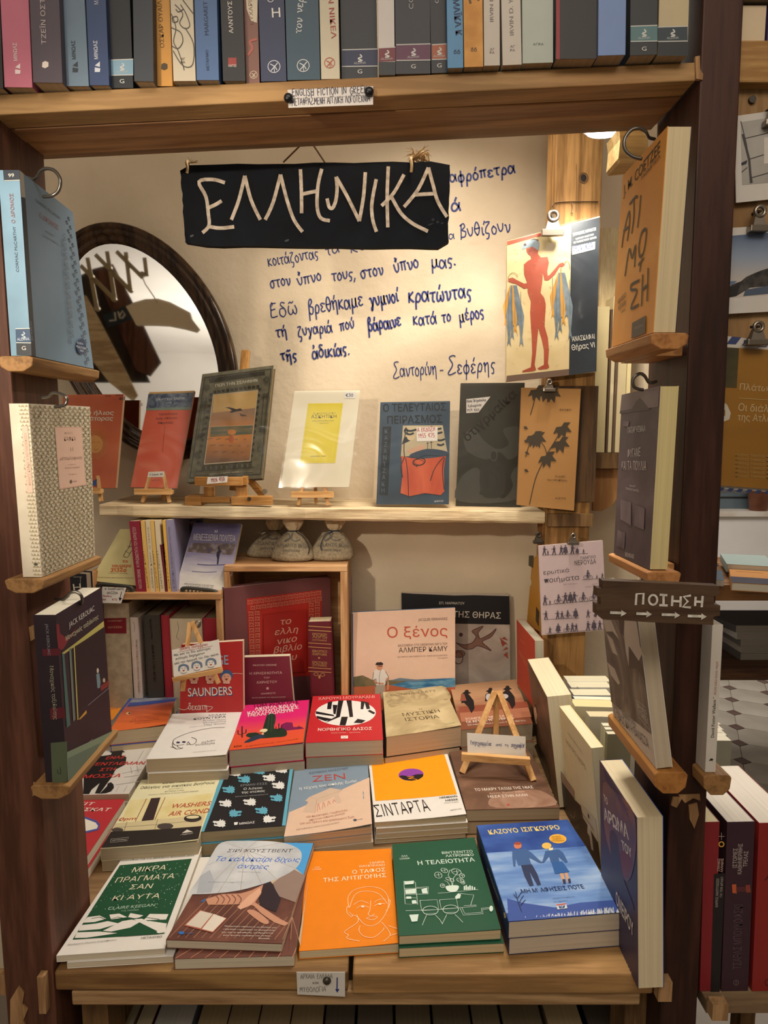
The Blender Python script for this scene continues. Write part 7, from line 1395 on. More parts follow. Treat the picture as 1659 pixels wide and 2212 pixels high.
# big easel
BE = empty('book_easel', on_y((480, 1085), 1.50), 'big varnished wooden easel carrying the olive cloth volume', 'easel'); zb_ = MZ(480)
ez = lambda p_, Y_: on_y(zz('z7', p_), Y_)
def ebox(name, TL, BR, Y0, Y1, mt=OAK): a = ez(TL, Y0); b = ez(BR, Y0); return MB().box(a.x, b.x, Y0, Y1, max(b.z, zb_), a.z).build(name, mt, BE, bevel=.0012)
WO = wood('#9a6a34', '#bb8a4e', 'x', 10, .4, '#6b4520', .2, .1); WOZ = wood('#9a6a34', '#bb8a4e', 'z', 10, .4, '#6b4520', .2, .1)
ebox('ledge_bar', (105, 778), (383, 828), 1.486, 1.502, WO); MB().bar(ez((394, 800), 1.50), ez((415, 783), 1.54), .012, .016).build('ledge_bar_end', WO, BE)
ebox('base_foot', (50, 890), (145, 942), 1.502, 1.565, WO); ebox('base_foot', (318, 888), (555, 940), 1.502, 1.52, WO); ebox('base_bar', (140, 893), (312, 925), 1.505, 1.517, WO)
ebox('upright', (160, 832), (222, 890), 1.512, 1.52, WOZ); ebox('upright', (345, 825), (412, 895), 1.512, 1.52, WOZ)
MB().bar(ez((500, 880), 1.575), ez((425, 790), 1.545), .014, .01).build('stay', WO, BE); q = ez((515, 860), 1.53); MB().cyl(q, q + Vector((0, -.008, 0)), .006, 12).build('screw', flat('#8a8070', .3, .5, .8), BE)
q = ez((424, 903), 1.5019); MB().cyl(q + Vector((0, .001, 0)), q + Vector((0, -.0012, 0)), .0042, 12).build('screw', flat('#6a5a48', .3, .5, .8), BE)
MB().bar(Vector((ez((330, 600), 1.56).x, 1.555, zb_ + .03)), ez((405, 45), 1.615), .020, .010).build('mast', WOZ, BE, bevel=.002)
pr, r = card('price_tag', 'z7', [(183, 778), (299, 772), (296, 808), (178, 818)], (on_y(zz('z7', (178, 818)), 1.4856), Vector((0, -1, 0))), 'white tag with red numbers on the big easel ledge'); pr.hand('#a8423a', '1926 €50', 205, 806, 285, 798, 15, 3)
# cream book with yellow panel
CRB = cloud('#d8cfb6', '#e2dac4', scale=4)
B = vint('z7', [(686, 280), (1064, 276), (1000, 836), (606, 834)], 1.53, 10, .011, CRB, 'cream book with a plain yellow panel, on a tiny easel', pg='#c9bd9c')
p = B.pr; YE = '#d5c22c'; p.rect(YE, (764, 352), (966, 350), (921, 696), (716, 698)).line('#b8a828', [(774, 362), (955, 360), (912, 686), (727, 688)], 1.6, False, True)
p.text('#5a5220', 'Ν. ΚΑΖΑΝΤΖΑΚΗ', 795, 414, 922, 411, 8, .004).text('#4a4420', 'ΑΣΚΗΤΙΚΗ', 782, 438, 928, 436, 20, .004).text('#5a5220', 'SALVATORES DEI', 788, 457, 912, 455, 7, .008).text('#5a5220', 'Γ΄ ΕΚΔΟΣΗ', 815, 470, 884, 468, 6, .004).text('#5a5220', 'ΑΘΗΝΑ 1964', 778, 662, 866, 660, 8, .008)
p.rect('#dcd8d2', (975, 284), (1040, 285), (1036, 324), (972, 323), 1).hand('#2a3a5a', '€30', 982, 314, 1028, 314, 13, 3)
sleeve(B, 'z7', [(682, 270), (1086, 268), (1018, 846), (592, 840)])
small_easel(on_y((676, 1070), 1.525).x, 1.525, MZ(676), .096, .13, 'tiny easel under the cream book with the yellow panel', OAKZ)
# blue old book with red cloth
B = vint('z7', [(1182, 345), (1585, 338), (1578, 935), (1158, 937)], 1.54, 6, .020, cloud('#2f3d4a', '#425466', scale=6), 'slate blue book with a red cloth painting and big black capitals, in crinkled sleeve', pg='#a08a68', sc='#7a5a48')
p = B.pr; K = '#1a2026'; p.text(K, 'Ο ΤΕΛΕΥΤΑΙΟΣ', 1198, 400, 1560, 392, 44, .02).text(K, 'ΠΕΙΡΑΣΜΟΣ', 1222, 470, 1540, 462, 44, .02).rect('#1e262e', (1195, 486), (1245, 486), (1225, 882), (1175, 880))
for k, ch in enumerate('ΚΑΖΑΝΤΖΑΚΗ'): p.text('#55687a', ch, 1208 - k * 2.2, 526 + k * 38, 1226 - k * 2.2, 525 + k * 38, 26, -.01)
p.rect(cloud('#a89a80', '#c4b594', scale=14), (1312, 480), (1542, 478), (1570, 640), (1300, 660)); p.poly('#2a333c', [(1305, 590), (1350, 570), (1380, 550), (1320, 545)]).ell('#c9b490', (1358, 548), 22, 18)
for y, x0, x1 in ((498, 1440, 1535), (520, 1470, 1540), (560, 1500, 1555), (588, 1510, 1550), (505, 1320, 1390), (525, 1330, 1375)): p.line('#2a333c', [(x0, y), ((x0 + x1) / 2, y + 6), (x1, y - 2)], 11)
p.poly('#c29a80', [(1330, 625), (1420, 590), (1445, 600), (1420, 632), (1370, 645)]).poly('#2f3f52', [(1350, 650), (1450, 615), (1560, 628), (1565, 655), (1450, 650), (1400, 668)], True).line('#2a333c', [(1455, 575), (1455, 615)], 3, False).line('#2a333c', [(1475, 570), (1477, 612)], 3, False).line('#2a333c', [(1448, 582), (1462, 582)], 3, False).line('#2a333c', [(1468, 577), (1484, 577)], 3, False)
RDC = cloud('#b34a32', '#cc6444', scale=10, stretch=(3, 1, 1)); p.poly(RDC, [(1302, 655), (1360, 668), (1430, 672), (1500, 665), (1560, 655), (1548, 740), (1552, 860), (1530, 882), (1440, 870), (1350, 888), (1298, 870), (1310, 760)])
for q in ([(1320, 665), (1300, 720), (1312, 780)], [(1328, 668), (1340, 760), (1345, 900)], [(1550, 660), (1500, 720), (1470, 800)], [(1552, 665), (1540, 740), (1550, 850)], [(1330, 490), (1318, 600), (1322, 668)], [(1375, 700), (1395, 720)]): p.line('#3a2a2c', q, 5)
p.ring('#2a2426', (1405, 690), 36, 20, 6, -12).ring('#2a2426', (1405, 692), 30, 16, 3, 10).text('#c9c4bc', "'ΔΙΦΡΟΣ'", 1492, 922, 1548, 920, 9, .01).ring('#2a333c', (1330, 510), 10, 12, 5)
p.rect('#dcd6cf', (1392, 490), (1512, 487), (1512, 568), (1392, 572), 1).hand('#a8322c', 'Ά ΕΚΔΟΣΗ', 1396, 516, 1500, 510, 14, 3).hand('#a8322c', '1955 €75', 1402, 550, 1498, 546, 16, 3)
sleeve(B, 'z7', [(1172, 338), (1588, 334), (1586, 942), (1142, 944)], gap=.003)
# dark book
B = vint('z8', [(85, 208), (412, 206), (392, 842), (60, 836)], 1.58, 4, .012, cloud('#33332e', '#41413b', scale=5), 'near black book with ghostly figure and slanted title, in a sleeve', pg='#6a604c')
p = B.pr; GY = '#4c4c47'; p.poly(GY, [(150, 440), (200, 500), (270, 545), (330, 520), (300, 450), (350, 430), (385, 445), (385, 560), (330, 600), (280, 560), (220, 600), (120, 560), (100, 480)], True).poly(GY, [(80, 700), (160, 640), (200, 700), (180, 780), (240, 760), (300, 800), (350, 740), (340, 680), (380, 640), (382, 800), (75, 815)], True)
p.poly('#3a3a36', [(235, 560), (265, 560), (270, 600), (300, 625), (315, 720), (290, 790), (200, 790), (180, 700), (195, 630), (232, 605)], True).ring('#5a5a54', (252, 580), 18, 26, 3).text('#272723', 'ὁτιγρμαίκα', 118, 510, 375, 270, 46, .02, 0)
p.poly('#d5d0ca', [(112, 290), (236, 277), (175, 358), (112, 362)]).hand('#26263a', 'Ηλιας Πετροπουλος', 115, 308, 215, 300, 9, 2).hand('#26263a', 'Καλιαρντα', 122, 332, 190, 326, 9, 2).hand('#26263a', '1971 €60', 116, 354, 180, 350, 9, 2)
sleeve(B, 'z8', [(80, 205), (420, 203), (400, 845), (55, 840)], gap=.003)
# bamboo book
B = vint('z8', [(397, 231), (700, 237), (664, 862), (372, 832)], 1.476, .5, .008, cloud('#b0804c', '#c2925a', scale=3), 'tan book with brushed bamboo leaves, clipped in a clear sleeve', pg='#c9b48c')
p = B.pr; INKB = '#4a4034'
def leaf(x, y, dx, dy, w=10): p.poly(INKB, [(x, y), (x + dx * .4 - dy * w / 60, y + dy * .4 + dx * w / 60), (x + dx, y + dy), (x + dx * .4 + dy * w / 60, y + dy * .4 - dx * w / 60)])
for x, y in ((470, 240), (520, 245), (455, 475), (470, 480), (600, 430), (590, 505), (522, 580), (545, 248)):
    for a in (-35, 20, 70, 110, 150): leaf(x, y, 62 * math.cos(R(a)) * (.9 if a < 90 else .8), 55 * math.sin(R(a)) + 10, 16)
for q in ([(440, 370), (460, 300), (470, 240)], [(415, 585), (435, 520), (455, 470)], [(435, 830), (465, 700), (500, 620), (540, 545), (575, 520)], [(540, 545), (580, 480), (600, 430)], [(470, 485), (510, 530), (525, 575)]): p.line(INKB, q, 4)
for q in ((405, 430), (408, 500), (412, 560), (408, 650)): leaf(q[0], q[1], 24, 14, 18)
p.text('#5a4832', 'ΒΑΣΚΟ', 590, 348, 650, 349, 9, .01).text('#5a4832', 'το ραβδί', 565, 690, 620, 692, 11).text('#5a4832', 'του οδοιπόρου', 525, 708, 628, 712, 11).text('#5a4832', 'ΑΙΣΤΑ', 566, 802, 622, 803, 9, .01)
sleeve(B, 'z8', [(396, 228), (726, 226), (690, 864), (362, 832)], gap=.003)
def bulldog(zoom, c, w, h, Y, label, mt=None):
    r = empty('bulldog_clip', on_y(zz(zoom, c), Y), label, 'clip'); k = ZM[zoom][2]; q = r.matrix_world.translation; q = on_y(zz(zoom, c), Y); d = q - EYE; s_ = (d.y * CP - d.z * SP) / F_ * k; w *= s_; h *= s_
    MT = mt or flat('#8f867a', .28, .5, .9)
    MB().box(q.x - w / 2, q.x + w / 2, Y - .007, Y + .004, q.z - .0, q.z + h * .26).build('jaw', MT, r, bevel=.001)
    MB().add(hexa([(q.x - w * .2, Y - .004, q.z + h * .7), (q.x + w * .2, Y - .004, q.z + h * .7), (q.x + w * .34, Y - .006, q.z + h * .26), (q.x - w * .34, Y - .006, q.z + h * .26), (q.x - w * .2, Y + .002, q.z + h * .7), (q.x + w * .2, Y + .002, q.z + h * .7), (q.x + w * .34, Y + .004, q.z + h * .26), (q.x - w * .34, Y + .004, q.z + h * .26)])).build('spring', MT, r)
    c0 = Vector((q.x, Y - .004, q.z + h * .78)); rr = h * .19
    MB().tube([c0 + Vector((rr * math.cos(a), 0, rr * math.sin(a))) for a in [2 * math.pi * k_ / 16 for k_ in range(16)]], rr * .42, 8, closed=True).build('eyelet', MT, r, True)
    MB().cyl(c0 + Vector((0, .016, .002)), c0 + Vector((0, -.001, 0)), rr * .34, 10).build('peg', flat('#2a2420', .5), r)
    return r
bulldog('z8', (535, 252), 62, 62, 1.466, 'small steel clip holding the tan bamboo book')
# fisherman book hanging on the timber post
B = leanq('z5', [(98, 750), (652, 600), (631, 1532), (92, 1592)], 1.46, 2, .010, cloud('#c9b283', '#d8c498', scale=10, dist=1), 'large art book with a red painted youth carrying fish, hanging on the timber post', pg='#c9b890', name='vintage_book', yaw=0)
p = B.pr; RDF = cloud('#98432f', '#a9553f', scale=12)
p.rect(cloud('#262b32', '#333a42', scale=8), (482, 650), (652, 608), (632, 1530), (468, 1552)).rect('#6a5548', (96, 1556), (468, 1515), (468, 1552), (92, 1592)).poly('#b04a34', [(98, 752), (302, 700), (300, 718), (100, 775)])
p.poly(RDF, [(232, 790), (262, 778), (285, 800), (282, 828), (300, 848), (340, 845), (348, 880), (338, 930), (345, 985), (322, 985), (312, 940), (308, 1000), (298, 1060), (320, 1090), (330, 1130), (325, 1200), (322, 1260), (342, 1330), (348, 1400), (342, 1480), (350, 1505), (335, 1515), (290, 1520), (278, 1512), (318, 1490), (318, 1400), (305, 1340), (285, 1270), (278, 1340), (270, 1430), (262, 1490), (272, 1520), (255, 1528), (188, 1535), (190, 1526), (240, 1505), (248, 1420), (245, 1330), (240, 1250), (236, 1180), (240, 1110), (222, 1060), (218, 1000), (200, 950), (198, 890), (222, 868), (242, 858), (238, 838), (225, 830), (215, 815), (212, 795)])
p.poly(RDF, [(345, 985), (322, 985), (322, 965), (350, 955), (385, 915), (410, 885), (432, 878), (445, 892), (430, 905), (412, 905), (385, 950)]).poly(RDF, [(222, 1000), (200, 1005), (150, 980), (130, 968), (105, 975), (106, 992), (125, 1000), (150, 1005), (200, 1035), (225, 1030)])
p.poly('#8494a0', [(188, 800), (195, 772), (225, 752), (255, 742), (285, 752), (292, 775), (280, 805), (262, 790), (240, 785), (215, 792)], True).line('#4a4040', [(240, 745), (260, 738), (285, 745)], 5).ell('#4a3a3a', (205, 772), 8, 8).line('#6a2f24', [(228, 812), (240, 810)], 3, False)
FB = cloud('#5c6a74', '#78848c', scale=40); OC = '#c08a38'
def fishes(x, y, h, w):
    for k in range(6):
        a = -w + k * w * .4; ln = h * (.62 + .1 * ((k * 3) % 4)); xb = x + a * 1.1; m_ = FB if k % 3 else OC
        p.poly(m_, [(x + a * .25 - 6, y), (x + a * .25 + 12, y), (xb + 20, y + ln * .5), (xb + 9, y + ln * .85), (xb + 17, y + ln), (xb + 3, y + ln * .93), (xb - 8, y + ln), (xb - 2, y + ln * .85), (xb - 14, y + ln * .5)])
        p.line('#4a5560', [(xb, y + ln * .1), (xb + 3, y + ln * .8)], 2, False)
    p.line(OC, [(x, y + 20), (x + 4, y + h * .6)], 9)
fishes(133, 1015, 400, 42); fishes(420, 940, 440, 46)
p.line('#8c7a3c', [(105, 992), (108, 960), (130, 940), (155, 950), (162, 965)], 3).line('#8c7a3c', [(440, 885), (455, 870), (470, 885), (472, 920)], 3).line('#8c7a3c', [(420, 905), (420, 945)], 3, False)
p.text('#c9c9c4', 'ΣΠΥΡΙΔΩΝΟΣ ΜΑΡΙΝΑΤΟΥ', 492, 722, 632, 686, 18, .02).text('#c9c9c4', 'ΟΜΟΤΙΜΟΥ ΚΑΘΗΓΗΤΟΥ', 508, 745, 618, 716, 11, .02).text('#c9c9c4', 'ΤΟΥ ΠΑΝΕΠΙΣΤΗΜΙΟΥ ΑΘΗΝΩΝ', 494, 768, 632, 734, 12, .02)
p.rect('#ddd8d0', (486, 784), (624, 754), (622, 800), (486, 834), 1).hand('#2c3c6c', '1974', 494, 818, 552, 805, 24, 4).hand('#2c3c6c', '€20', 570, 800, 614, 788, 22, 4)
p.text('#d6d0c4', 'ΑΝΑΣΚΑΦΑΙ', 487, 1352, 622, 1335, 30, .005).text('#d6d0c4', 'Θήρας VI', 485, 1405, 622, 1386, 34, .008)
rnd = random.Random(31); p.hold = True
for k in range(60): x = rnd.uniform(105, 460); y = rnd.uniform(790, 1500); p.line('#a8906a', [(x, y), (x + rnd.uniform(-18, 18), y + rnd.uniform(-14, 14))], 1.6, False)
sleeve(B, 'z5', [(94, 742), (678, 578), (638, 1548), (80, 1606)], gap=.003)
bulldog('z5', (368, 722), 130, 145, 1.45, 'large steel clip at the top of the fisherman book')
# ================================================================ rose book, ochre book behind, on the timber post
def wallcard(zoom, c4, Y, t, cover, label, yaw=0, lean=0, **kw):
    kw.setdefault('name', 'paperback_book'); return leanq(zoom, c4, Y, lean, t, cover, label, yaw=yaw, **kw)
a = [on_y(zz('b3', q), Y_) for q, Y_ in (((200, 20), 1.60), ((252, -20), 1.505), ((262, 480), 1.505), ((165, 425), 1.60))]
OCH = cloud('#a8762c', '#b98838', scale=5)
pl = plane3(a[3], a[2], a[1]);
if pl[1].x > 0: pl = (pl[0], -pl[1])
pl = (pl[0], pl[1]); a = [on_p(proj(q), pl) for q in a]
B = book('b3', a, pl, .006, OCH, 'ochre book in a clear sleeve, turned sideways on the left face of the timber post', pg='#c9b48c')
p = B.pr; p.rect('#3c3a2c', (180, 0), (210, 0), (206, 78), (178, 62), 1).poly('#c9bfa8', [(182, 140), (195, 150), (197, 175), (188, 190), (182, 180), (190, 165)]).poly('#3a3428', [(225, 315), (245, 350), (240, 440), (222, 400)])
B = leanq('z8', [(482, 1042), (812, 1014), (832, 1472), (500, 1500)], 1.455, 2, .006, '#b8a4a4', 'dusty pink book with rows of tiny dark figures, clipped to the timber post', pg='#c9b8a8')
p = B.pr; FG = '#4c434e'
p.text(FG, 'ΠΑΜΠΛΟ', 698, 1113, 776, 1104, 15).text(FG, 'ΝΕΡΟΥΔΑ', 668, 1142, 778, 1132, 23).text(FG, 'ερωτικά', 508, 1190, 640, 1176, 22, -.004).text(FG, 'ποιήματα', 512, 1232, 692, 1215, 26, -.002).text('#8a7a80', 'ΜΕΤΑΦΡΑΣΗ', 610, 1242, 682, 1238, 5).text('#8a7a80', 'ΕΚΛΟΓΗ', 756, 1242, 790, 1238, 5).text('#8a7a80', 'ΔΗΜΗΤΡΙΟΥ', 720, 1256, 790, 1250, 6)
def fig(x, y, h, kind=0):
    w = h * .14; p.ell(FG, (x, y - h * .92), h * .075, h * .085, 0, 8)
    p.poly(FG, [(x - w, y - h * .8), (x + w, y - h * .8), (x + w * .8, y - h * .45), (x + w * (1.6 if kind != 1 else 2.2), y), (x + w * .9, y), (x, y - h * .38), (x - w * .9, y), (x - w * (1.6 if kind != 1 else 2.0), y), (x - w * .8, y - h * .45)] if kind != 1 else [(x - w, y - h * .8), (x + w, y - h * .8), (x + w * 2, y - h * .18), (x + w * .5, y - h * .16), (x + w * .5, y), (x - w * .4, y), (x - w * .4, y - h * .16), (x - w * 2, y - h * .18)])
    s_ = 1 if (int(x) // 7) % 2 else -1; p.line(FG, [(x, y - h * .74), (x + s_ * h * .2, y - h * .6), (x + s_ * h * .34, y - h * .66)], h * .06, False)
def bike(x, y, r0):
    p.ring(FG, (x - r0 * 1.3, y - r0), r0, r0, 2, 0, 12); p.ring(FG, (x + r0 * 1.3, y - r0), r0, r0, 2, 0, 12); p.line(FG, [(x - r0 * 1.3, y - r0), (x - r0 * .4, y - r0 * 2), (x + r0, y - r0 * 2), (x + r0 * 1.3, y - r0)], 2.4, False); p.line(FG, [(x - r0 * .4, y - r0 * 2), (x, y - r0), (x + r0, y - r0 * 2)], 2, False)
    p.ell(FG, (x - r0 * .1, y - r0 * 4.3), r0 * .45, r0 * .5, 0, 8); p.poly(FG, [(x - r0 * .6, y - r0 * 3.8), (x + r0 * .3, y - r0 * 3.8), (x + r0 * 1.1, y - r0 * 2.6), (x + r0 * .9, y - r0 * 2.4), (x + r0 * .1, y - r0 * 3), (x + r0 * .2, y - r0 * 1.9), (x, y - r0 * .8), (x - r0 * .4, y - r0 * 1), (x - r0 * .8, y - r0 * 2)])
rows = [(1090, -.04, 505, 735, [('f', 512, 46), ('f', 530, 24), ('f', 562, 46), ('f', 598, 46), ('g', 620, 48), ('f', 655, 48), ('g', 680, 34), ('f', 712, 24)]),
        (1345, -.09, 510, 800, [('f', 515, 50), ('b', 585, 10), ('f', 620, 54), ('g', 645, 54), ('f', 665, 54), ('b', 712, 10), ('b', 765, 10), ('f', 540, 22)]),
        (1420, -.05, 512, 690, [('f', 520, 46), ('f', 580, 44), ('f', 602, 40), ('b', 632, 9), ('g', 672, 50), ('f', 735, 40)]),
        (1492, -.08, 520, 815, [('f', 540, 34), ('g', 582, 48), ('b', 630, 9), ('f', 655, 46), ('f', 675, 40), ('f', 735, 48), ('g', 765, 50), ('f', 795, 46)]), (1215, -.06, 705, 825, [('b', 735, 10), ('f', 780, 20), ('f', 808, 28)])]
for y0, sl, x0, x1, its in rows:
    p.line(FG, [(x0, y0), (x1, y0 + (x1 - x0) * sl)], 2, False)
    for k_, x, h in its:
        y = y0 + (x - x0) * sl
        if k_ == 'b': bike(x, y, h)
        else: fig(x, y, h, 1 if k_ == 'g' else 0)
p.ell(FG, (772, 1398), 8, 8)
bulldog('z8', (658, 1036), 58, 60, 1.445, 'small steel clip on the dusty pink book')
bulldog('z8', (480, 1030), 52, 60, 1.50, 'dark old clip on the corner of the timber post', flat('#5a5248', .4, .5, .8))
# card hung on the side of the crate
XR = xr + .0008
a = [on_x(zz('b8', q), XR) for q in ((1540, 432), (1650, 372), (1650, 560), (1545, 640))]
pr, r = card('hanging_card', 'f', [proj(q) for q in a], (Vector((XR, 1.5, 1)), Vector((1, 0, 0))), 'rose coloured printed card hanging on the side of the pine crate', 'card', '#b8a09a', .0004)
pr.z = 'b8'
for k in range(5): pr.poly('#5a4c50', [(1552 + k * 16, 470 - k * 8), (1558 + k * 16, 440 - k * 8), (1564 + k * 16, 468 - k * 8)])
pr.text('#6a5a5c', 'ΙΛΙΑΔΑ', 1560, 520, 1630, 485, 14).text('#6a5a5c', 'ποιήματα', 1555, 565, 1600, 545, 12).line('#5a4c50', [(1552, 600), (1640, 550)], 3, False)
# ================================================================ burlap sachets
BUR = cloud('#8c7f68', '#a89a80', scale=170, rough=.95, bump=.6)
def sachet(cx, base, w, h, tilt, cord, label, Y=1.57):
    b0 = on_y((cx, base), Y); b0.z = zt_ + .0012; s_ = Y / F_ * 1.01; W2 = w * s_ / 2; Hh = h * s_; r = empty('burlap_sachet', b0, label, 'sachet')
    prof = [(0, 0), (.75, 0), (.97, .04), (1.0, .10), (.93, .19), (.82, .29), (.68, .39), (.50, .47), (.32, .53), (.20, .57)]
    n = 28; v = []; f = []; rnd = random.Random(int(cx))
    tl = math.tan(R(tilt))
    for j, (rr, zz_) in enumerate(prof):
        for k in range(n):
            a = 2 * math.pi * k / n; wob = 1 + .035 * math.sin(3 * a + cx) + .025 * math.sin(7 * a) * (zz_ > .4) * 2
            sq = 1.0 / max(abs(math.cos(a)) ** 3 + abs(math.sin(a)) ** 3, .6) ** .33
            v.append(b0 + Vector((W2 * rr * math.cos(a) * wob * sq + tl * zz_ * Hh, W2 * .5 * rr * math.sin(a) * wob, zz_ * Hh)))
    for j in range(len(prof) - 1):
        for k in range(n): q = j * n + k; q2 = j * n + (k + 1) % n; f.append((q, q2, q2 + n, q + n))
    mobj('bag', v, f, BUR, None, r, smooth=True)
    nk = b0 + Vector((tl * .57 * Hh, 0, .57 * Hh)); v = []; f = []
    RU = cloud('#b09c7c', '#c9b592', scale=120, rough=.95, bump=.5)
    pr2 = [(.19, 0), (.32, .08), (.42, .18), (.36, .28), (.40, .36)]
    for j, (rr, zz_) in enumerate(pr2):
        for k in range(n):
            a = 2 * math.pi * k / n; wob = 1 + (.22 * math.sin(5 * a + j) * (j > 0)); v.append(nk + Vector((W2 * rr * math.cos(a) * wob + tl * .6 * zz_ * Hh, W2 * .6 * rr * math.sin(a) * wob, zz_ * Hh + .002 * math.sin(4 * a) * (j > 2))))
    for j in range(len(pr2) - 1):
        for k in range(n): q = j * n + k; q2 = j * n + (k + 1) % n; f.append((q, q2, q2 + n, q + n))
    mobj('ruffle', v, f, RU, None, r, smooth=True)
    CO = flat(cord, .8); ring = [nk + Vector((W2 * .22 * math.cos(a), W2 * .15 * math.sin(a), .001)) for a in [2 * math.pi * k / 14 for k in range(14)]]
    MB().tube(ring, .0014, 6, closed=True).build('drawstring', CO, r, True)
    MB().tube([Vector(q) for q in cr([nk + Vector((-.004, -W2 * .2, 0)), nk + Vector((-.02, -W2 * .35, -.008)), nk + Vector((-.03, -W2 * .45, -.03)), nk + Vector((-.027, -W2 * .52, -.042))] if cord == '#1f2a44' else [nk + Vector((.008, -W2 * .2, 0)), nk + Vector((W2 * .5, -W2 * .3, -.012)), nk + Vector((W2 * .75, -W2 * .35, -.035)), nk + Vector((W2 * .72, -W2 * .4, -.05))], 5)], .0011, 6).build('drawstring', CO, r, True)
    ZF = on_y((cx, base - h * .3), Y - W2 * .52); pp = Print((Vector((0, Y - W2 * .56, 0)), Vector((0, -math.cos(R(12)), math.sin(R(12))))), 'f', gap=.0)
    pp.pl = (Vector((b0.x, Y - W2 * .52, b0.z + Hh * .2)), Vector((0, -1, .36)).normalized()); P_ = proj(Vector((b0.x + tl * Hh * .3, Y - W2 * .5, b0.z + Hh * .30)))
    ik = '#4c463c'; pp.text(ik, 'ATLANTIS BLUE', P_[0] - w * .34, P_[1], P_[0] + w * .36, P_[1] + 1, 7.5).text(ik, 'SANTORINI', P_[0] - w * .2, P_[1] + 10, P_[0] + w * .18, P_[1] + 11, 5)
    pp.line(ik, [(P_[0] - 18, P_[1] - 26), (P_[0] - 8, P_[1] - 30), (P_[0] - 4, P_[1] - 18), (P_[0] - 16, P_[1] - 12), (P_[0] + 2, P_[1] - 22)], 2).line(ik, [(P_[0] + 2, P_[1] - 30), (P_[0] - 2, P_[1] - 18), (P_[0] + 8, P_[1] - 12), (P_[0] + 18, P_[1] - 16)], 2)
    pp.build('printed_mark', r)
sachet(578, 1213, 96, 98, 16, '#5a4c3a', 'left burlap sachet, leaning behind the middle one on the crate', 1.61)
sachet(634, 1216, 96, 112, 0, '#2a2a30', 'middle burlap sachet with an upright ruffle, on the crate', 1.56)
sachet(716, 1218, 98, 110, 6, '#1f2a44', 'right burlap sachet with a dark blue cord, on the crate', 1.57)
# ================================================================ card easels on the table
EA = empty('mini_easel', on_z((1075, 1680), .8458), 'small wooden easel with a handwritten card, on the brown rock-cover book', 'easel')
e2 = lambda p_, Y_: on_y(zz('b2', p_), Y_)
fl = on_z(zz('b2', (1240, 1128)), .8462); fr_ = on_z(zz('b2', (1595, 1168)), .8462); ap = e2((1413, 722), 1.300)
MB().bar(fl, ap + Vector((-.004, 0, 0)), .0115, .008).build('leg', OAKZ, EA, bevel=.0006); MB().bar(fr_, ap + Vector((.004, 0, 0)), .0115, .008).build('leg', OAKZ, EA, bevel=.0006)
MB().bar(on_z(zz('b2', (1420, 1100)), .8462) + Vector((0, .03, 0)), ap + Vector((0, .006, -.002)), .011, .006).build('rear_leg', OAKZ, EA, bevel=.0006)
b0 = e2((1237, 1045), 1.214); b1 = e2((1578, 1070), 1.200); MB().bar(b0, b1, .0135, .012, side=(0, 0, 1)).build('ledge_bar', OAK, EA, bevel=.0008)
yb_ = 1.212
pr, r = card('handwritten_card', 'b5', [(1078, 8), (1396, 28), (1396, 141), (1081, 120)], plane_up(yb_, .878, 10), 'white card with blue handwriting standing on the small easel'); pr.hand('#27306e', 'Υπογεγραμμένα', 1095, 70, 1210, 78, 15, 2).hand('#27306e', 'από', 1235, 78, 1268, 80, 9, 2).hand('#27306e', 'τη', 1282, 80, 1305, 82, 9, 2).hand('#27306e', 'συγγραφέα!', 1318, 84, 1390, 88, 15, 2)
q0 = on_z((430, 1640), .889)
Yk = 1.385; EK = empty('mini_easel', on_y((428, 1500), Yk), 'tiny wooden easel with a card of three drawn faces, before the bright red book', 'easel')
ek = lambda p_, Y_=Yk: on_y(zz('b1', p_), Y_)
MB().bar(ek((1170, 750), Yk - .02), ek((1215, 310), Yk + .03), .009, .006).build('leg', OAKZ, EK, bevel=.0005); MB().bar(ek((1400, 700), Yk - .015), ek((1228, 305), Yk + .03), .009, .006).build('leg', OAKZ, EK, bevel=.0005)
MB().bar(ek((1108, 672), Yk - .024), ek((1422, 612), Yk - .024), .010, .012, side=(0, 0, 1)).build('ledge_bar', OAK, EK, bevel=.0008)
pts = [ek(q, Yk + .028) for q in ((1240, 330), (1262, 300), (1285, 320), (1270, 345), (1290, 300), (1255, 350))]; MB().tube([Vector(q) for q in cr(pts, 4)], .0014, 6).build('wing_screw', flat('#8a8378', .3, .5, .8), EK, True)
pr, r = card('handwritten_card', 'b1', [(1100, 486), (1400, 418), (1420, 592), (1113, 660)], plane_up(Yk - .028, 1.0, 9), 'white card with red heading and three drawn laughing faces, on the tiny easel')
pr.hand('#a83a34', 'Δεκατη Δεκεμβριου', 1152, 488, 1330, 455, 12, 2.4).line('#a83a34', [(1140, 500), (1360, 460)], 2, False).hand('#3a3a40', 'Μία από τις δύο καλύτερες', 1115, 526, 1350, 480, 9, 2).hand('#3a3a40', 'συλλογές διηγημάτων', 1125, 550, 1312, 510, 9, 2).hand('#3a3a40', 'από την Αμερική του 21ου αιώνα', 1118, 580, 1400, 516, 9, 2)
for x, y in ((1175, 605), (1260, 586), (1350, 567)):
    pr.poly('#6d7c92', [(x - 34, y + 14), (x - 30, y - 18), (x, y - 30), (x + 30, y - 20), (x + 36, y + 8), (x + 26, y + 12), (x - 26, y + 16)], True).ell('#e6e0d6', (x, y + 6), 23, 22).poly('#b0433a', [(x - 10, y + 10), (x + 12, y + 8), (x, y + 20)]).line('#2a2a30', [(x - 14, y - 2), (x - 4, y - 2)], 3, False).line('#2a2a30', [(x + 4, y - 3), (x + 14, y - 4)], 3, False).line('#3a3a40', [(x - 20, y + 28), (x, y + 32), (x + 20, y + 24)], 2)
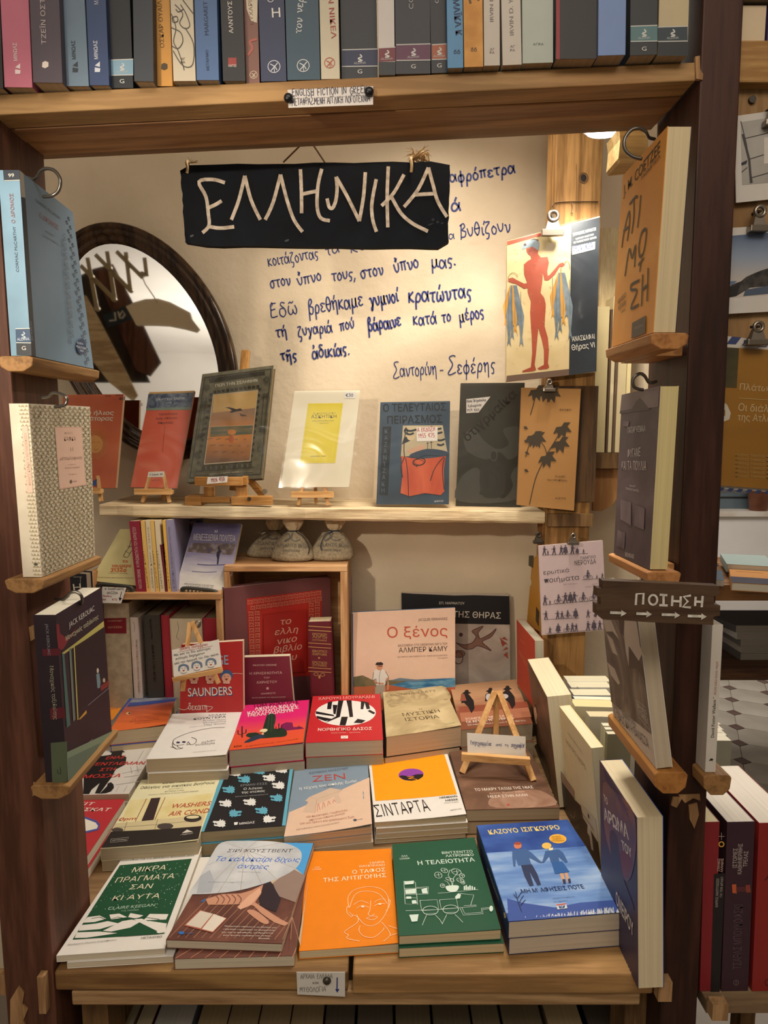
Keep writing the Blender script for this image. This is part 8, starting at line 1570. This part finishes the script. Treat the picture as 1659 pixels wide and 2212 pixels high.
# ================================================================ lamp, carved bracket and books right of the timber post
LM = empty('round_lamp', on_y((1308, 280), 1.35), 'small round lamp glowing just under the top shelf edge, at the right', 'lamp'); q = on_y((1308, 282), 1.35)
em = bpy.data.materials.new('lamp_glow'); em.use_nodes = True; em.node_tree.nodes['Principled BSDF'].inputs['Emission Color'].default_value = (1, .97, .92, 1); em.node_tree.nodes['Principled BSDF'].inputs['Emission Strength'].default_value = 9
MB().cyl(q + Vector((0, 0, 0)), q + Vector((0, 0, .006)), .036, 32).build('diffuser', em, LM); MB().cyl(q + Vector((0, 0, .0062)), q + Vector((0, 0, .03)), .044, 32).build('housing', flat('#d8d5d0', .4), LM)
MB().cyl(q + Vector((0, 0, .03)), Vector((q.x, q.y, 2.75)), .004, 8).build('cord', flat('#3a3632', .6), LM)
BK = empty('carved_bracket', on_y((1370, 350), .95), 'pale sawn wooden bracket behind the wire hook at the upper right', 'bracket')
pts = [(1337, 276), (1400, 276), (1400, 330), (1392, 345), (1340, 350), (1336, 342), (1340, 300)]; fr = [on_y(q_, .955) for q_ in pts]; k = len(fr)
mobj('bracket_block', fr + [q_ + Vector((0, .05, 0)) for q_ in fr], [tuple(range(k - 1, -1, -1)), tuple(range(k, 2 * k))] + [(i, (i + 1) % k, k + (i + 1) % k, k + i) for i in range(k)], wood('#b5955c', '#dcc084', 'x', 7, .6, '#8a6434', .2, .2), None, BK)
WB = empty('wall_shelf', Vector((.55, 1.65, 1.50)), 'dark brown shelf board right of the timber post, under the pale book backs', 'shelf')
a = on_y((1275, 978), 1.60); b = on_y((1345, 1012), 1.60)
MB().box(.466, .64, 1.60, 1.699, b.z, a.z).build('board', OLD, WB); c = on_y((1283, 1012), 1.61); d = on_y((1330, 1106), 1.61)
pts = [(1283, 1010), (1336, 1009), (1333, 1075), (1322, 1092), (1300, 1104), (1281, 1104)]; fr = [on_y(q_, 1.61) for q_ in pts]; k = len(fr)
mobj('tan_panel', fr + [q_ + Vector((0, .012, 0)) for q_ in fr], [tuple(range(k - 1, -1, -1)), tuple(range(k, 2 * k))] + [(i, (i + 1) % k, k + (i + 1) % k, k + i) for i in range(k)], wood('#8a6038', '#a87c4c', 'z', 6, .6, '#4a2e16', .4, .2), None, WB)
zs_ = a.z + .0008
for x0, x1, yt, col, lb in ((1276, 1290, 700, '#a3a19e', 'narrow blue grey book back right of the timber post'), (1287, 1318, 662, '#c2b184', 'wide yellowish book back with a rounded corner, right of the timber post'), (1320, 1325, 668, '#5a4434', 'very thin dark brown book right of the yellowish one'),
                            (1326, 1334, 640, '#d3c49a', 'pale cream book right of the thin brown one'), (1335, 1341, 645, '#6a5444', 'second thin brown book, under the orange book on its ledge'), (1342, 1361, 630, '#c9b990', 'cream book just left of the right post, behind the orange book'), (1362, 1371, 630, '#dccb98', 'narrow pale yellow book against the right post')):
    a_ = on_y((x0, yt), 1.605); b_ = on_y((x1, yt), 1.605)
    Bk = book('f', [Vector((a_.x, 1.695, a_.z)), a_, Vector((a_.x, a_.y, zs_)), Vector((a_.x, 1.695, zs_))], (a_, Vector((-1, 0, 0))), b_.x - a_.x - .0006, col, lb, spine='R', pg='#cdbd92', group='book backs right of the timber post')
a_ = on_y((1300, 492), 1.66); b_ = on_y((1337, 492), 1.66)
Bk = book('f', [a_, b_, Vector((b_.x, 1.66, zs_ )), Vector((a_.x, 1.66, zs_))], (a_, Vector((0, -1, 0))), .03, cloud('#c9b286', '#dac79c', scale=30, stretch=(6, 1, 1)), 'tall ridged cream book at the back right of the timber post', pg='#cdbd92')
# ================================================================ outer right: plank with instant photos, clipped book, shelf end
RPL = empty('plank_post', Vector((.46, .84, 0)), 'pale pine plank standing at the far right, with instant photos clipped to it', 'post')
xL = on_y((1590, 300), .83).x; xB = on_y((1592, 700), .83)
v1 = [on_y(q, .83) for q in ((1600, 176), (1590, 192), (1578, 430), (1568, 700), (1568, 760))]
zT = v1[0].z; fr = v1 + [Vector((.62, .83, v1[4].z)), Vector((.62, .83, zT))]; k = len(fr)
mobj('plank', fr + [q + Vector((0, .02, 0)) for q in fr], [tuple(range(k)), tuple(range(2 * k - 1, k - 1, -1))] + [((i + 1) % k, i, k + i, k + (i + 1) % k) for i in range(k)], wood('#8a6a44', '#a98a60', 'z', 6, .6, '#5a3c1c', .3, .2), None, RPL)
q = on_y((1624, 216), .829); MB().cyl(q + Vector((0, .001, 0)), q + Vector((0, -.0025, 0)), .0042, 14).build('screw', flat('#4a443e', .4, .5, .7), RPL)
SR = empty('outer_shelf', Vector((.5, .85, 1.86)), 'thick pine shelf end joined to the outer side of the right post', 'shelf')
a = on_y((1573, 86), .815); b = on_y((1700, 178), .815); MB().box(a.x, .66, .815, .92, b.z, a.z).build('board', PINE, SR, bevel=.002)
a2 = on_y((1592, 12), .82); b2 = on_y((1656, 12), .82); zb2 = a.z + .0006
BK2 = book('f', [Vector((a2.x, .80 + .02, a2.z)), Vector((b2.x, .82, b2.z)), Vector((b2.x, .82, zb2)), Vector((a2.x, .82, zb2))], (Vector((a2.x, .82, zb2)), Vector((0, -1, 0))), .09, '#c9b494', 'plain cream book end standing on the outer shelf at the top right', pg='#c9b494')
a3 = on_y((1594, -60), .83); BK3 = book('f', [Vector((a3.x, .812, a3.z + .02)), Vector((b2.x + .03, .812, a3.z + .02)), Vector((b2.x + .03, .812, a2.z + .003)), Vector((a3.x, .812, a2.z + .003))], (Vector((a3.x, .812, a2.z + .003)), Vector((0, -1, 0))), .1, '#2a2233', 'dark violet book lying on top of the cream book end at the top right', pg='#8a7c68')
BK4 = book('f', [Vector((b2.x + .002, .818, a2.z)), Vector((b2.x + .06, .818, a2.z)), Vector((b2.x + .06, .818, zb2)), Vector((b2.x + .002, .818, zb2))], (Vector((b2.x, .818, zb2)), Vector((0, -1, 0))), .09, '#4a3a6a', 'violet book beside the cream book end, cut by the right edge', pg='#8a7c68')
def polaroid(c4, w4, Y, label, art):
    pr, r = card('instant_photo', 'f', c4, plane_up(Y, 1.6, 0), label, 'photo', '#c4beb6', .0012); art(pr); return r
def art1(p):
    p.rect(cloud('#8d8983', '#b0aba4', scale=9), (1600, 264), (1690, 250), (1690, 392), (1603, 400)); L = '#3f3c3a'
    for q in ([(1600, 262), (1612, 310), (1625, 395)], [(1607, 300), (1690, 280)], [(1616, 345), (1690, 322)], [(1624, 384), (1690, 365)], [(1602, 372), (1614, 362)]): p.line(L, q, 2, False)
    p.line('#3f3c3a', [(1604, 290), (1618, 345), (1622, 396)], 5, False).poly('#c4beb6', [(1650, 298), (1690, 290), (1690, 350), (1650, 354)]).poly('#2a2a34', [(1601, 352), (1614, 346), (1612, 354), (1602, 358)])
def art2(p):
    p.rect(grad('#b8ada2', '#35496a', 2, .035, .098, '#8592a4', .08), (1572, 510), (1690, 500), (1690, 634), (1567, 644)); p.poly(cloud('#23211f', '#4a4643', scale=90), [(1569, 625), (1580, 615), (1600, 608), (1612, 598), (1630, 590), (1645, 584), (1690, 570), (1690, 615), (1620, 622), (1590, 640), (1568, 644)])
    p.poly('#4a5566', [(1610, 626), (1690, 612), (1690, 632), (1605, 640)]).poly('#5a7090', [(1568, 608), (1592, 607), (1585, 613), (1568, 618)]).poly('#23211f', [(1572, 622), (1600, 612), (1590, 640), (1568, 644)])
polaroid([(1586, 251), (1720, 232), (1720, 425), (1590, 438)], None, .822, 'black and white instant photo on the pine plank, uppermost', art1)
polaroid([(1564, 493), (1720, 484), (1720, 670), (1555, 679)], None, .822, 'instant photo of a rocky hill under a blue sky, on the pine plank', art2)
bulldog('f', (1635, 503), 40, 54, .818, 'steel clip on the instant photo of the rocky hill'); bulldog('f', (1632, 747), 46, 50, .80, 'steel clip on the ochre book in the airmail envelope')
bulldog('f', (1666, 275), 36, 50, .818, 'steel clip on the black and white instant photo')
pr, r = card('airmail_envelope', 'f', [(1532, 722), (1740, 744), (1740, 1068), (1505, 1052)], plane_up(.812, 1.5, 0), 'white envelope with blue slanted border stripes behind the ochre book', 'envelope', '#c9c4be', .001)
BLS = '#34406e'
for k in range(4): pr.poly(BLS, [(1548 + k * 33, 724 + k * 3), (1568 + k * 33, 726 + k * 3), (1556 + k * 33, 741 + k * 3), (1536 + k * 33, 740 + k * 3)])
for k in range(13): y = 742 + k * 24; x = 1518 - k * .9; pr.poly(BLS, [(x, y), (x + 13, y + 9), (x + 12, y + 20), (x - 1, y + 10)])
for k in range(10): x = 1515 + k * 20; pr.poly(BLS, [(x, 1050 + k * 1.4), (x + 10, 1051 + k * 1.4), (x + 4, 1058 + k * 1.4), (x - 6, 1056 + k * 1.4)])
OC2 = cloud('#8f6220', '#a87830', scale=4)
B = leanq('f', [(1530, 748), (1735, 760), (1735, 1062), (1518, 1046)], .808, 0, .004, OC2, 'ochre book with a white island silhouette, in a clear sleeve at the far right', pg='#b0905c')
p = B.pr; p.rect(cloud('#2a2c20', '#6a5a30', scale=10, dist=2), (1531, 748), (1596, 752), (1591, 838), (1526, 834)); p.text('#c9b48c', 'Πλάτωνος', 1597, 842, 1690, 848, 14, -.005).text('#c9b48c', 'Οι διάλογοι', 1594, 887, 1700, 893, 16, -.004).text('#c9b48c', 'της Ατλαντίδας', 1592, 908, 1720, 914, 15, -.004).line('#b89a5c', [(1596, 860), (1690, 866)], 1.5, False)
p.poly('#c9c0b0', [(1548, 868), (1558, 866), (1570, 874), (1578, 892), (1575, 906), (1562, 911), (1552, 904), (1566, 898), (1566, 886), (1558, 880), (1562, 872), (1548, 874)]).poly('#c9c0b0', [(1537, 878), (1544, 874), (1544, 884), (1536, 884)]).ell('#c9c0b0', (1552, 890), 3, 3)
for k in range(6): p.text('#b5955a', 'ΚΡΙΤΙΑΣ ΤΙΜΑΙΟΣ ΚΕΙΜΕΝΟ', 1588, 985 + k * 9, 1690, 990 + k * 9, 5)
sleeve(B, 'f', [(1515, 722), (1738, 742), (1738, 1068), (1492, 1056)], gap=.003)
# ================================================================ right-hand bookcase: big spines in front of the outer shelf
SH2 = empty('outer_low_shelf', Vector((.55, .86, .74)), 'rough shelf board carrying the red and dark books, outside the right post', 'shelf')
MB().box(.427, .80, .805, 1.06, .735, .7525).build('board', wood('#7d664c', '#9a8262', 'x', 6, .7, '#3a2a18', .3, .3), SH2)
MB().box(.4275, .448, .790, .804, .738, .7605).build('end_block', BARE, SH2)
for q, d, col, lb, art in (([(1522, 1776), (1564, 1782), (1533, 2140), (1512, 2136)], .12, '#84262b', 'narrow red book with a striped cover, first outside the right post', 1),
                      ([(1571, 1776), (1636, 1779), (1610, 2142), (1558, 2142)], .15, '#3c2630', 'dark plum book with tilted white lettering, second outside the right post', 2), ([(1640, 1778), (1720, 1780), (1712, 2144), (1624, 2144)], .15, '#8c2826', 'broad red book cut by the right edge, third outside the right post', 3)):
    a = [on_y(q_, .82) for q_ in q]; zb = .7532; 
    for j, i2 in ((3, 0), (2, 1)): a[j] = Vector((a[j].x, .82, zb))
    t = ((a[1] - a[0]).length + (a[2] - a[3]).length) / 2; up = (a[0] - a[3]).normalized(); Nn = Vector((-up.z, 0, up.x)).normalized()
    B = book('b6', [a[0] + Vector((0, d, 0)), a[0], a[3], a[3] + Vector((0, d, 0))], (a[0], Nn), t, col, lb, spine='R', sc=col, pg='#d0c8bc' if art > 1 else '#d6c8a4', group='books outside the right post')
    s_ = B.sp; s_.z = 'b6'
    if art == 1: s_.rect('#252023', (1365, 825), (1425, 820), (1395, 1475), (1345, 1478)).line('#c9b0a8', [(1405, 600), (1405, 640)], 2, False).line('#c9b0a8', [(1390, 620), (1422, 620)], 2, False).ring('#d9a84a', (1405, 663), 13, 13, 6).text('#d0a89c', 'ΣΤΕΦΑΝΟΣ', 1395, 810, 1398, 740, 13, .02).text('#d0a89c', 'ΑΛΛΗΔΗΣ', 1412, 815, 1416, 740, 13, .02).text('#b5a89c', 'ΘΑΡΡΟΣ ΑΝΟΠΥΧΙΩΣΕΙ', 1385, 1005, 1392, 850, 14, .01).text('#b5a89c', 'ΓΙΑ ΤΩΝ ΔΡΑΚΟ', 1408, 950, 1414, 840, 12, .01)
    elif art == 2:
        s_.text('#b5aaa4', 'ΙΣΤΟΡΙΕΣ', 1488, 790, 1492, 685, 22, .01).text('#b5aaa4', 'ΚΑΘΗΜΕΡΙΝΗΣ', 1515, 825, 1520, 660, 22, .01).text('#b5aaa4', 'ΤΡΕΛΑΣ', 1545, 785, 1550, 700, 22, .01).poly('#c4603a', [(1462, 882), (1485, 880), (1488, 930), (1465, 928)]).poly('#8c4434', [(1535, 885), (1560, 883), (1565, 925), (1540, 926)]).poly('#5a3034', [(1485, 895), (1538, 892), (1538, 920), (1486, 922)])
        s_.text('#5d4a52', 'ΤΣΑΡΛΣ ΜΠΟΥΚΟΦΣΚΙ', 1512, 1340, 1520, 990, 45, .005).ring('#7a6a6e', (1484, 1415), 13, 14, 3).line('#7a6a6e', [(1484, 1405), (1484, 1425)], 3, False)
    else: s_.line('#3a1a1c', [(1640, 860), (1655, 845), (1662, 830)], 5).ring('#3a1a1c', (1655, 1415), 12, 16, 4)
# striped pile seen beyond the outer ledge
for k, (y, x1, col) in enumerate(((1565, 1550, '#bfb7a4'), (1576, 1556, '#c9c1b0'), (1588, 1564, '#a8a294'), (1600, 1581, '#8b8a7c'))):
    Yb = 1.34 - k * .05; q = on_y((1545, y), Yb); q2 = on_y((x1 if k == 3 else x1 + 8, y), Yb)
    book('f', [q + Vector((-.02, 0, 0)), q2, Vector((q2.x, Yb, .7535)), Vector((q.x - .02, Yb, .7535))], (Vector((q.x, Yb, .7535)), Vector((0, -1, 0))), .035, col, ('farthest', 'second farthest', 'second nearest', 'nearest grey green')[k] + ' book of the row seen just right of the white-spined book', pg='#cdc6b4', group='row right of the white-spined book')
MB().box(.56, .80, 1.061, 1.42, .735, .7525).build('rear_board', wood('#7d664c', '#9a8262', 'y', 6, .7, '#3a2a18', .3, .3), SH2)
for x in (.60, .79): MB().box(x - .012, x + .012, 1.0, 1.03, 0, .7345).build('leg', OLD, SH2)
# ================================================================ left edge bits
SL = empty('outer_left_shelf', Vector((-.55, .84, .75)), 'pine shelf end joined to the outer side of the left post', 'shelf')
a = on_y((35, 2106), .805); b = on_y((35, 2150), .805); MB().box(-.66, a.x, .805, .92, b.z, a.z).build('board', BARE, SL)
a = on_y((-40, 1930), .82); b = on_y((14, 1930), .82)
book('f', [Vector((a.x, .815, a.z + .12)), Vector((b.x - .005, .815, b.z + .12)), Vector((b.x, .815, on_y((35, 2106), .805).z + .0006)), Vector((a.x, .815, on_y((35, 2106), .805).z + .0006))], (Vector((a.x, .815, .78)), Vector((0, -1, 0))), .03, '#b5a890', 'pale book end at the very left edge, outside the left post', pg='#b5a890')
q = [on_y(p_, 1.33) for p_ in ((150, 1236), (184, 1243), (184, 1340), (150, 1340))]
qa = [on_y(p_, 1.36) for p_ in ((120, 1236), (186, 1240))]
B = book('z6', [qa[0], qa[1], Vector((qa[1].x, 1.36, .8)), Vector((qa[0].x, 1.36, .8))], PY(1.36), .03, '#1d1b20', 'black book with a pale letter H, between the left ledges and the shelf box', pg='#8a7c68', hb=True)
B.pr.text('#c9c2a8', 'Η', 472, 1590, 522, 1586, 44, .01).line('#c9c2a8', [(515, 1500), (517, 1600)], 2, False).line('#c9c2a8', [(470, 1500), (525, 1500)], 2, False)
# ================================================================ books on the shelf below the table
LSH = empty('lower_shelf', Vector((0, 1.0, .36)), 'board under the table carrying a row of books seen from above', 'shelf')
MB().box(-.40, .36, .86, 1.25, .36, .378).build('board', TOPW3, LSH); MB().box(-.40, .36, 1.251, 1.262, .36, .74).build('back_board', wood('#3a2c20', '#4f3d2c', 'x', 6, .8), LSH)
for s_x in (-.398, .352): MB().box(s_x, s_x + .008, .905, 1.25, .3785, .74).build('side_board', OLD, LSH)
for x0, x1, col, pgc, lb in ((240, 298, '#b5aa94', '#c4b796', 'cream book, leftmost in the row under the table'), (303, 338, '#7a3a34', '#c4b796', 'thin red-edged book in the row under the table'), (342, 422, '#8f96a4', '#b8b4a8', 'wide grey blue book in the row under the table'), (434, 496, '#b09878', '#a8926c', 'tan book right of the dark gap under the table'),
                             (498, 562, '#a08868', '#a08a66', 'second tan book in the row under the table'), (564, 630, '#a08868', '#a48e6a', 'third tan book in the row under the table'), (632, 700, '#a89070', '#a8926e', 'fourth tan book in the row under the table'), (704, 768, '#4a443e', '#6a6052', 'dark grey book under the pinned arrow label'), (772, 850, '#3f3a36', '#6a6052', 'second dark grey book in the row under the table'),
                             (854, 930, '#57503f', '#7d7058', 'olive grey book in the middle of the row under the table'), (934, 1015, '#4d473c', '#756a54', 'olive brown book right of the middle under the table'), (1018, 1078, '#57503f', '#83765c', 'greyish book in the row under the table, right half'), (1082, 1168, '#4d473c', '#83765c', 'last greyish book before the light tan one under the table'), (1178, 1252, '#b09c78', '#b8a27a', 'light tan book near the right end under the table'), (1262, 1340, '#2b2630', '#5a5046', 'dark book at the right end under the table')):
    zt3 = .615; a = on_z((x0, 2190), zt3); b = on_z((x1, 2190), zt3); Yf = .885
    sx = Yf / a.y
    c4 = [Vector((a.x, Yf + .16, zt3)), Vector((a.x, Yf, zt3)), Vector((a.x, Yf, .3788)), Vector((a.x, Yf + .16, .3788))]
    book('f', c4, (c4[1], Vector((-1, 0, 0))), b.x - a.x - .0008, col, lb, spine='R', pg=pgc, group='books on the shelf under the table')
# ================================================================ the room beyond on the right
FT = empty('far_table', Vector((1.9, 2.8, 0)), 'two-tier pine table standing in the room beyond, at the right', 'table')
FW = wood('#6e4a2e', '#94693f', 'x', 5, .5, '#3a2412', .3, .15)
MB().box(1.10, 2.7, 2.6, 3.2, .835, .90).build('table_top', FW, FT, bevel=.004); MB().box(1.12, 2.68, 2.62, 3.18, .50, .55).build('lower_shelf', wood('#3f281a', '#5a3c26', 'x', 5, .5, '#20140a', .3, .1), FT, bevel=.004)
for x in (1.12, 2.62):
    for y in (2.63, 3.13): MB().box(x, x + .06, y, y + .05, 0, .834).build('leg', FW, FT)
def flatbook(c4, z, t, col, lb, pgc='#cfc6b4', **kw): return book('f', c4, PZ(z), t, col, lb, pg=pgc, **kw)
B = flatbook([(1556, 1196), (1652, 1200), (1690, 1225), (1570, 1218)], .955, .035, '#8f9c94', 'pale green book lying on the far table', hb=True)
B = flatbook([(1575, 1228), (1720, 1238), (1720, 1266), (1580, 1258)], .935, .032, '#b0783c', 'book with an orange sky and dark waves, lying on the far table', hb=True); B.pr.rect('#2e2a36', (1577, 1245), (1720, 1254), (1720, 1266), (1580, 1258)).line('#6a3a20', [(1590, 1234), (1650, 1238)], 2, False)
B = flatbook([(1505, 1202), (1538, 1203), (1553, 1222), (1512, 1218)], .94, .03, '#59646c', 'grey and black book at the left end of the far table', hb=True); B.pr.poly('#1f242c', [(1536, 1203), (1542, 1203), (1553, 1222), (1543, 1221)])
B = flatbook([(1520, 1230), (1560, 1232), (1564, 1254), (1522, 1250)], .925, .024, '#3f4850', 'dark photo book near the left end of the far table', pgc='#b5aca0')
for k, (x0, x1, col, lb) in enumerate(((1600, 1740, '#4a4540', 'lowest dark book of the pile on the lower tier of the far table'), (1603, 1740, '#8f867c', 'second book up in the pile on the lower tier'), (1600, 1745, '#5a544e', 'third book up in the pile on the lower tier'), (1592, 1745, '#a8a49c', 'fourth book up in the pile on the lower tier'), (1590, 1745, '#3a3634', 'top dark grey photo book of the pile on the lower tier'))):
    z = .55 + .03 * (k + 1); q = on_z((x0, 1400 - k * 8), z)
    Y0 = 2.72; X0 = (x0 - 829.5) / F_ * (Y0 * CP + (1.5 - z) * SP); c4 = [Vector((X0 + (k == 4) * -.05, Y0 + .24, z)), Vector((X0 + .36, Y0 + .24, z)), Vector((X0 + .36, Y0, z)), Vector((X0, Y0, z))]
    book('f', c4, PZ(z), .0295, col, lb, pg='#7a7268', group='pile on the far lower tier')
PT = empty('terracotta_pot', on_y((1631, 1098), 5.2), 'terracotta plant pot standing on the far white parapet', 'pot'); q = Vector((on_y((1631, 1098), 5.18).x, 5.135, .9005))
n = 28; prof = [(0, 0), (.062, 0), (.085, .17), (.098, .17), (.1, .21), (.09, .21), (.08, .17), (0, .165)]; v = []; f = []
for r0, z in prof:
    for k in range(n): v.append(q + Vector((r0 * math.cos(2 * math.pi * k / n), r0 * math.sin(2 * math.pi * k / n), z)))
for j in range(len(prof) - 1):
    for k in range(n): f.append((j * n + k, j * n + (k + 1) % n, (j + 1) * n + (k + 1) % n, (j + 1) * n + k))
mobj('pot', v, f, cloud('#8c5a44', '#a36c52', scale=14), None, PT, smooth=True)
GL = empty('glass_case', Vector((1.9, 5.3, .9005)), 'low dark framed glass case on the parapet, left of the terracotta pot', 'glass case')
gx = on_y((1545, 1095), 5.2).x; gm2, _nt, gb2 = base('dim_glass', .15, .5); gb2.inputs['Base Color'].default_value = lin('#59656a')
MB().box(gx - .3, gx + .30, 5.25, 5.38, .9005, 1.02).build('glass_pane', gm2, GL); MB().box(gx - .3, gx + .30, 5.243, 5.2495, .985, .995).build('frame_bar', flat('#22201f'), GL); MB().box(gx - .01, gx, 5.243, 5.2495, .9005, .984).build('frame_bar', flat('#22201f'), GL)
# ================================================================ finish
for pr__, root__, nm__ in PRINTS: pr__.build(nm__, root__)
if _fc is not None: bpy.data.objects.remove(_fc)
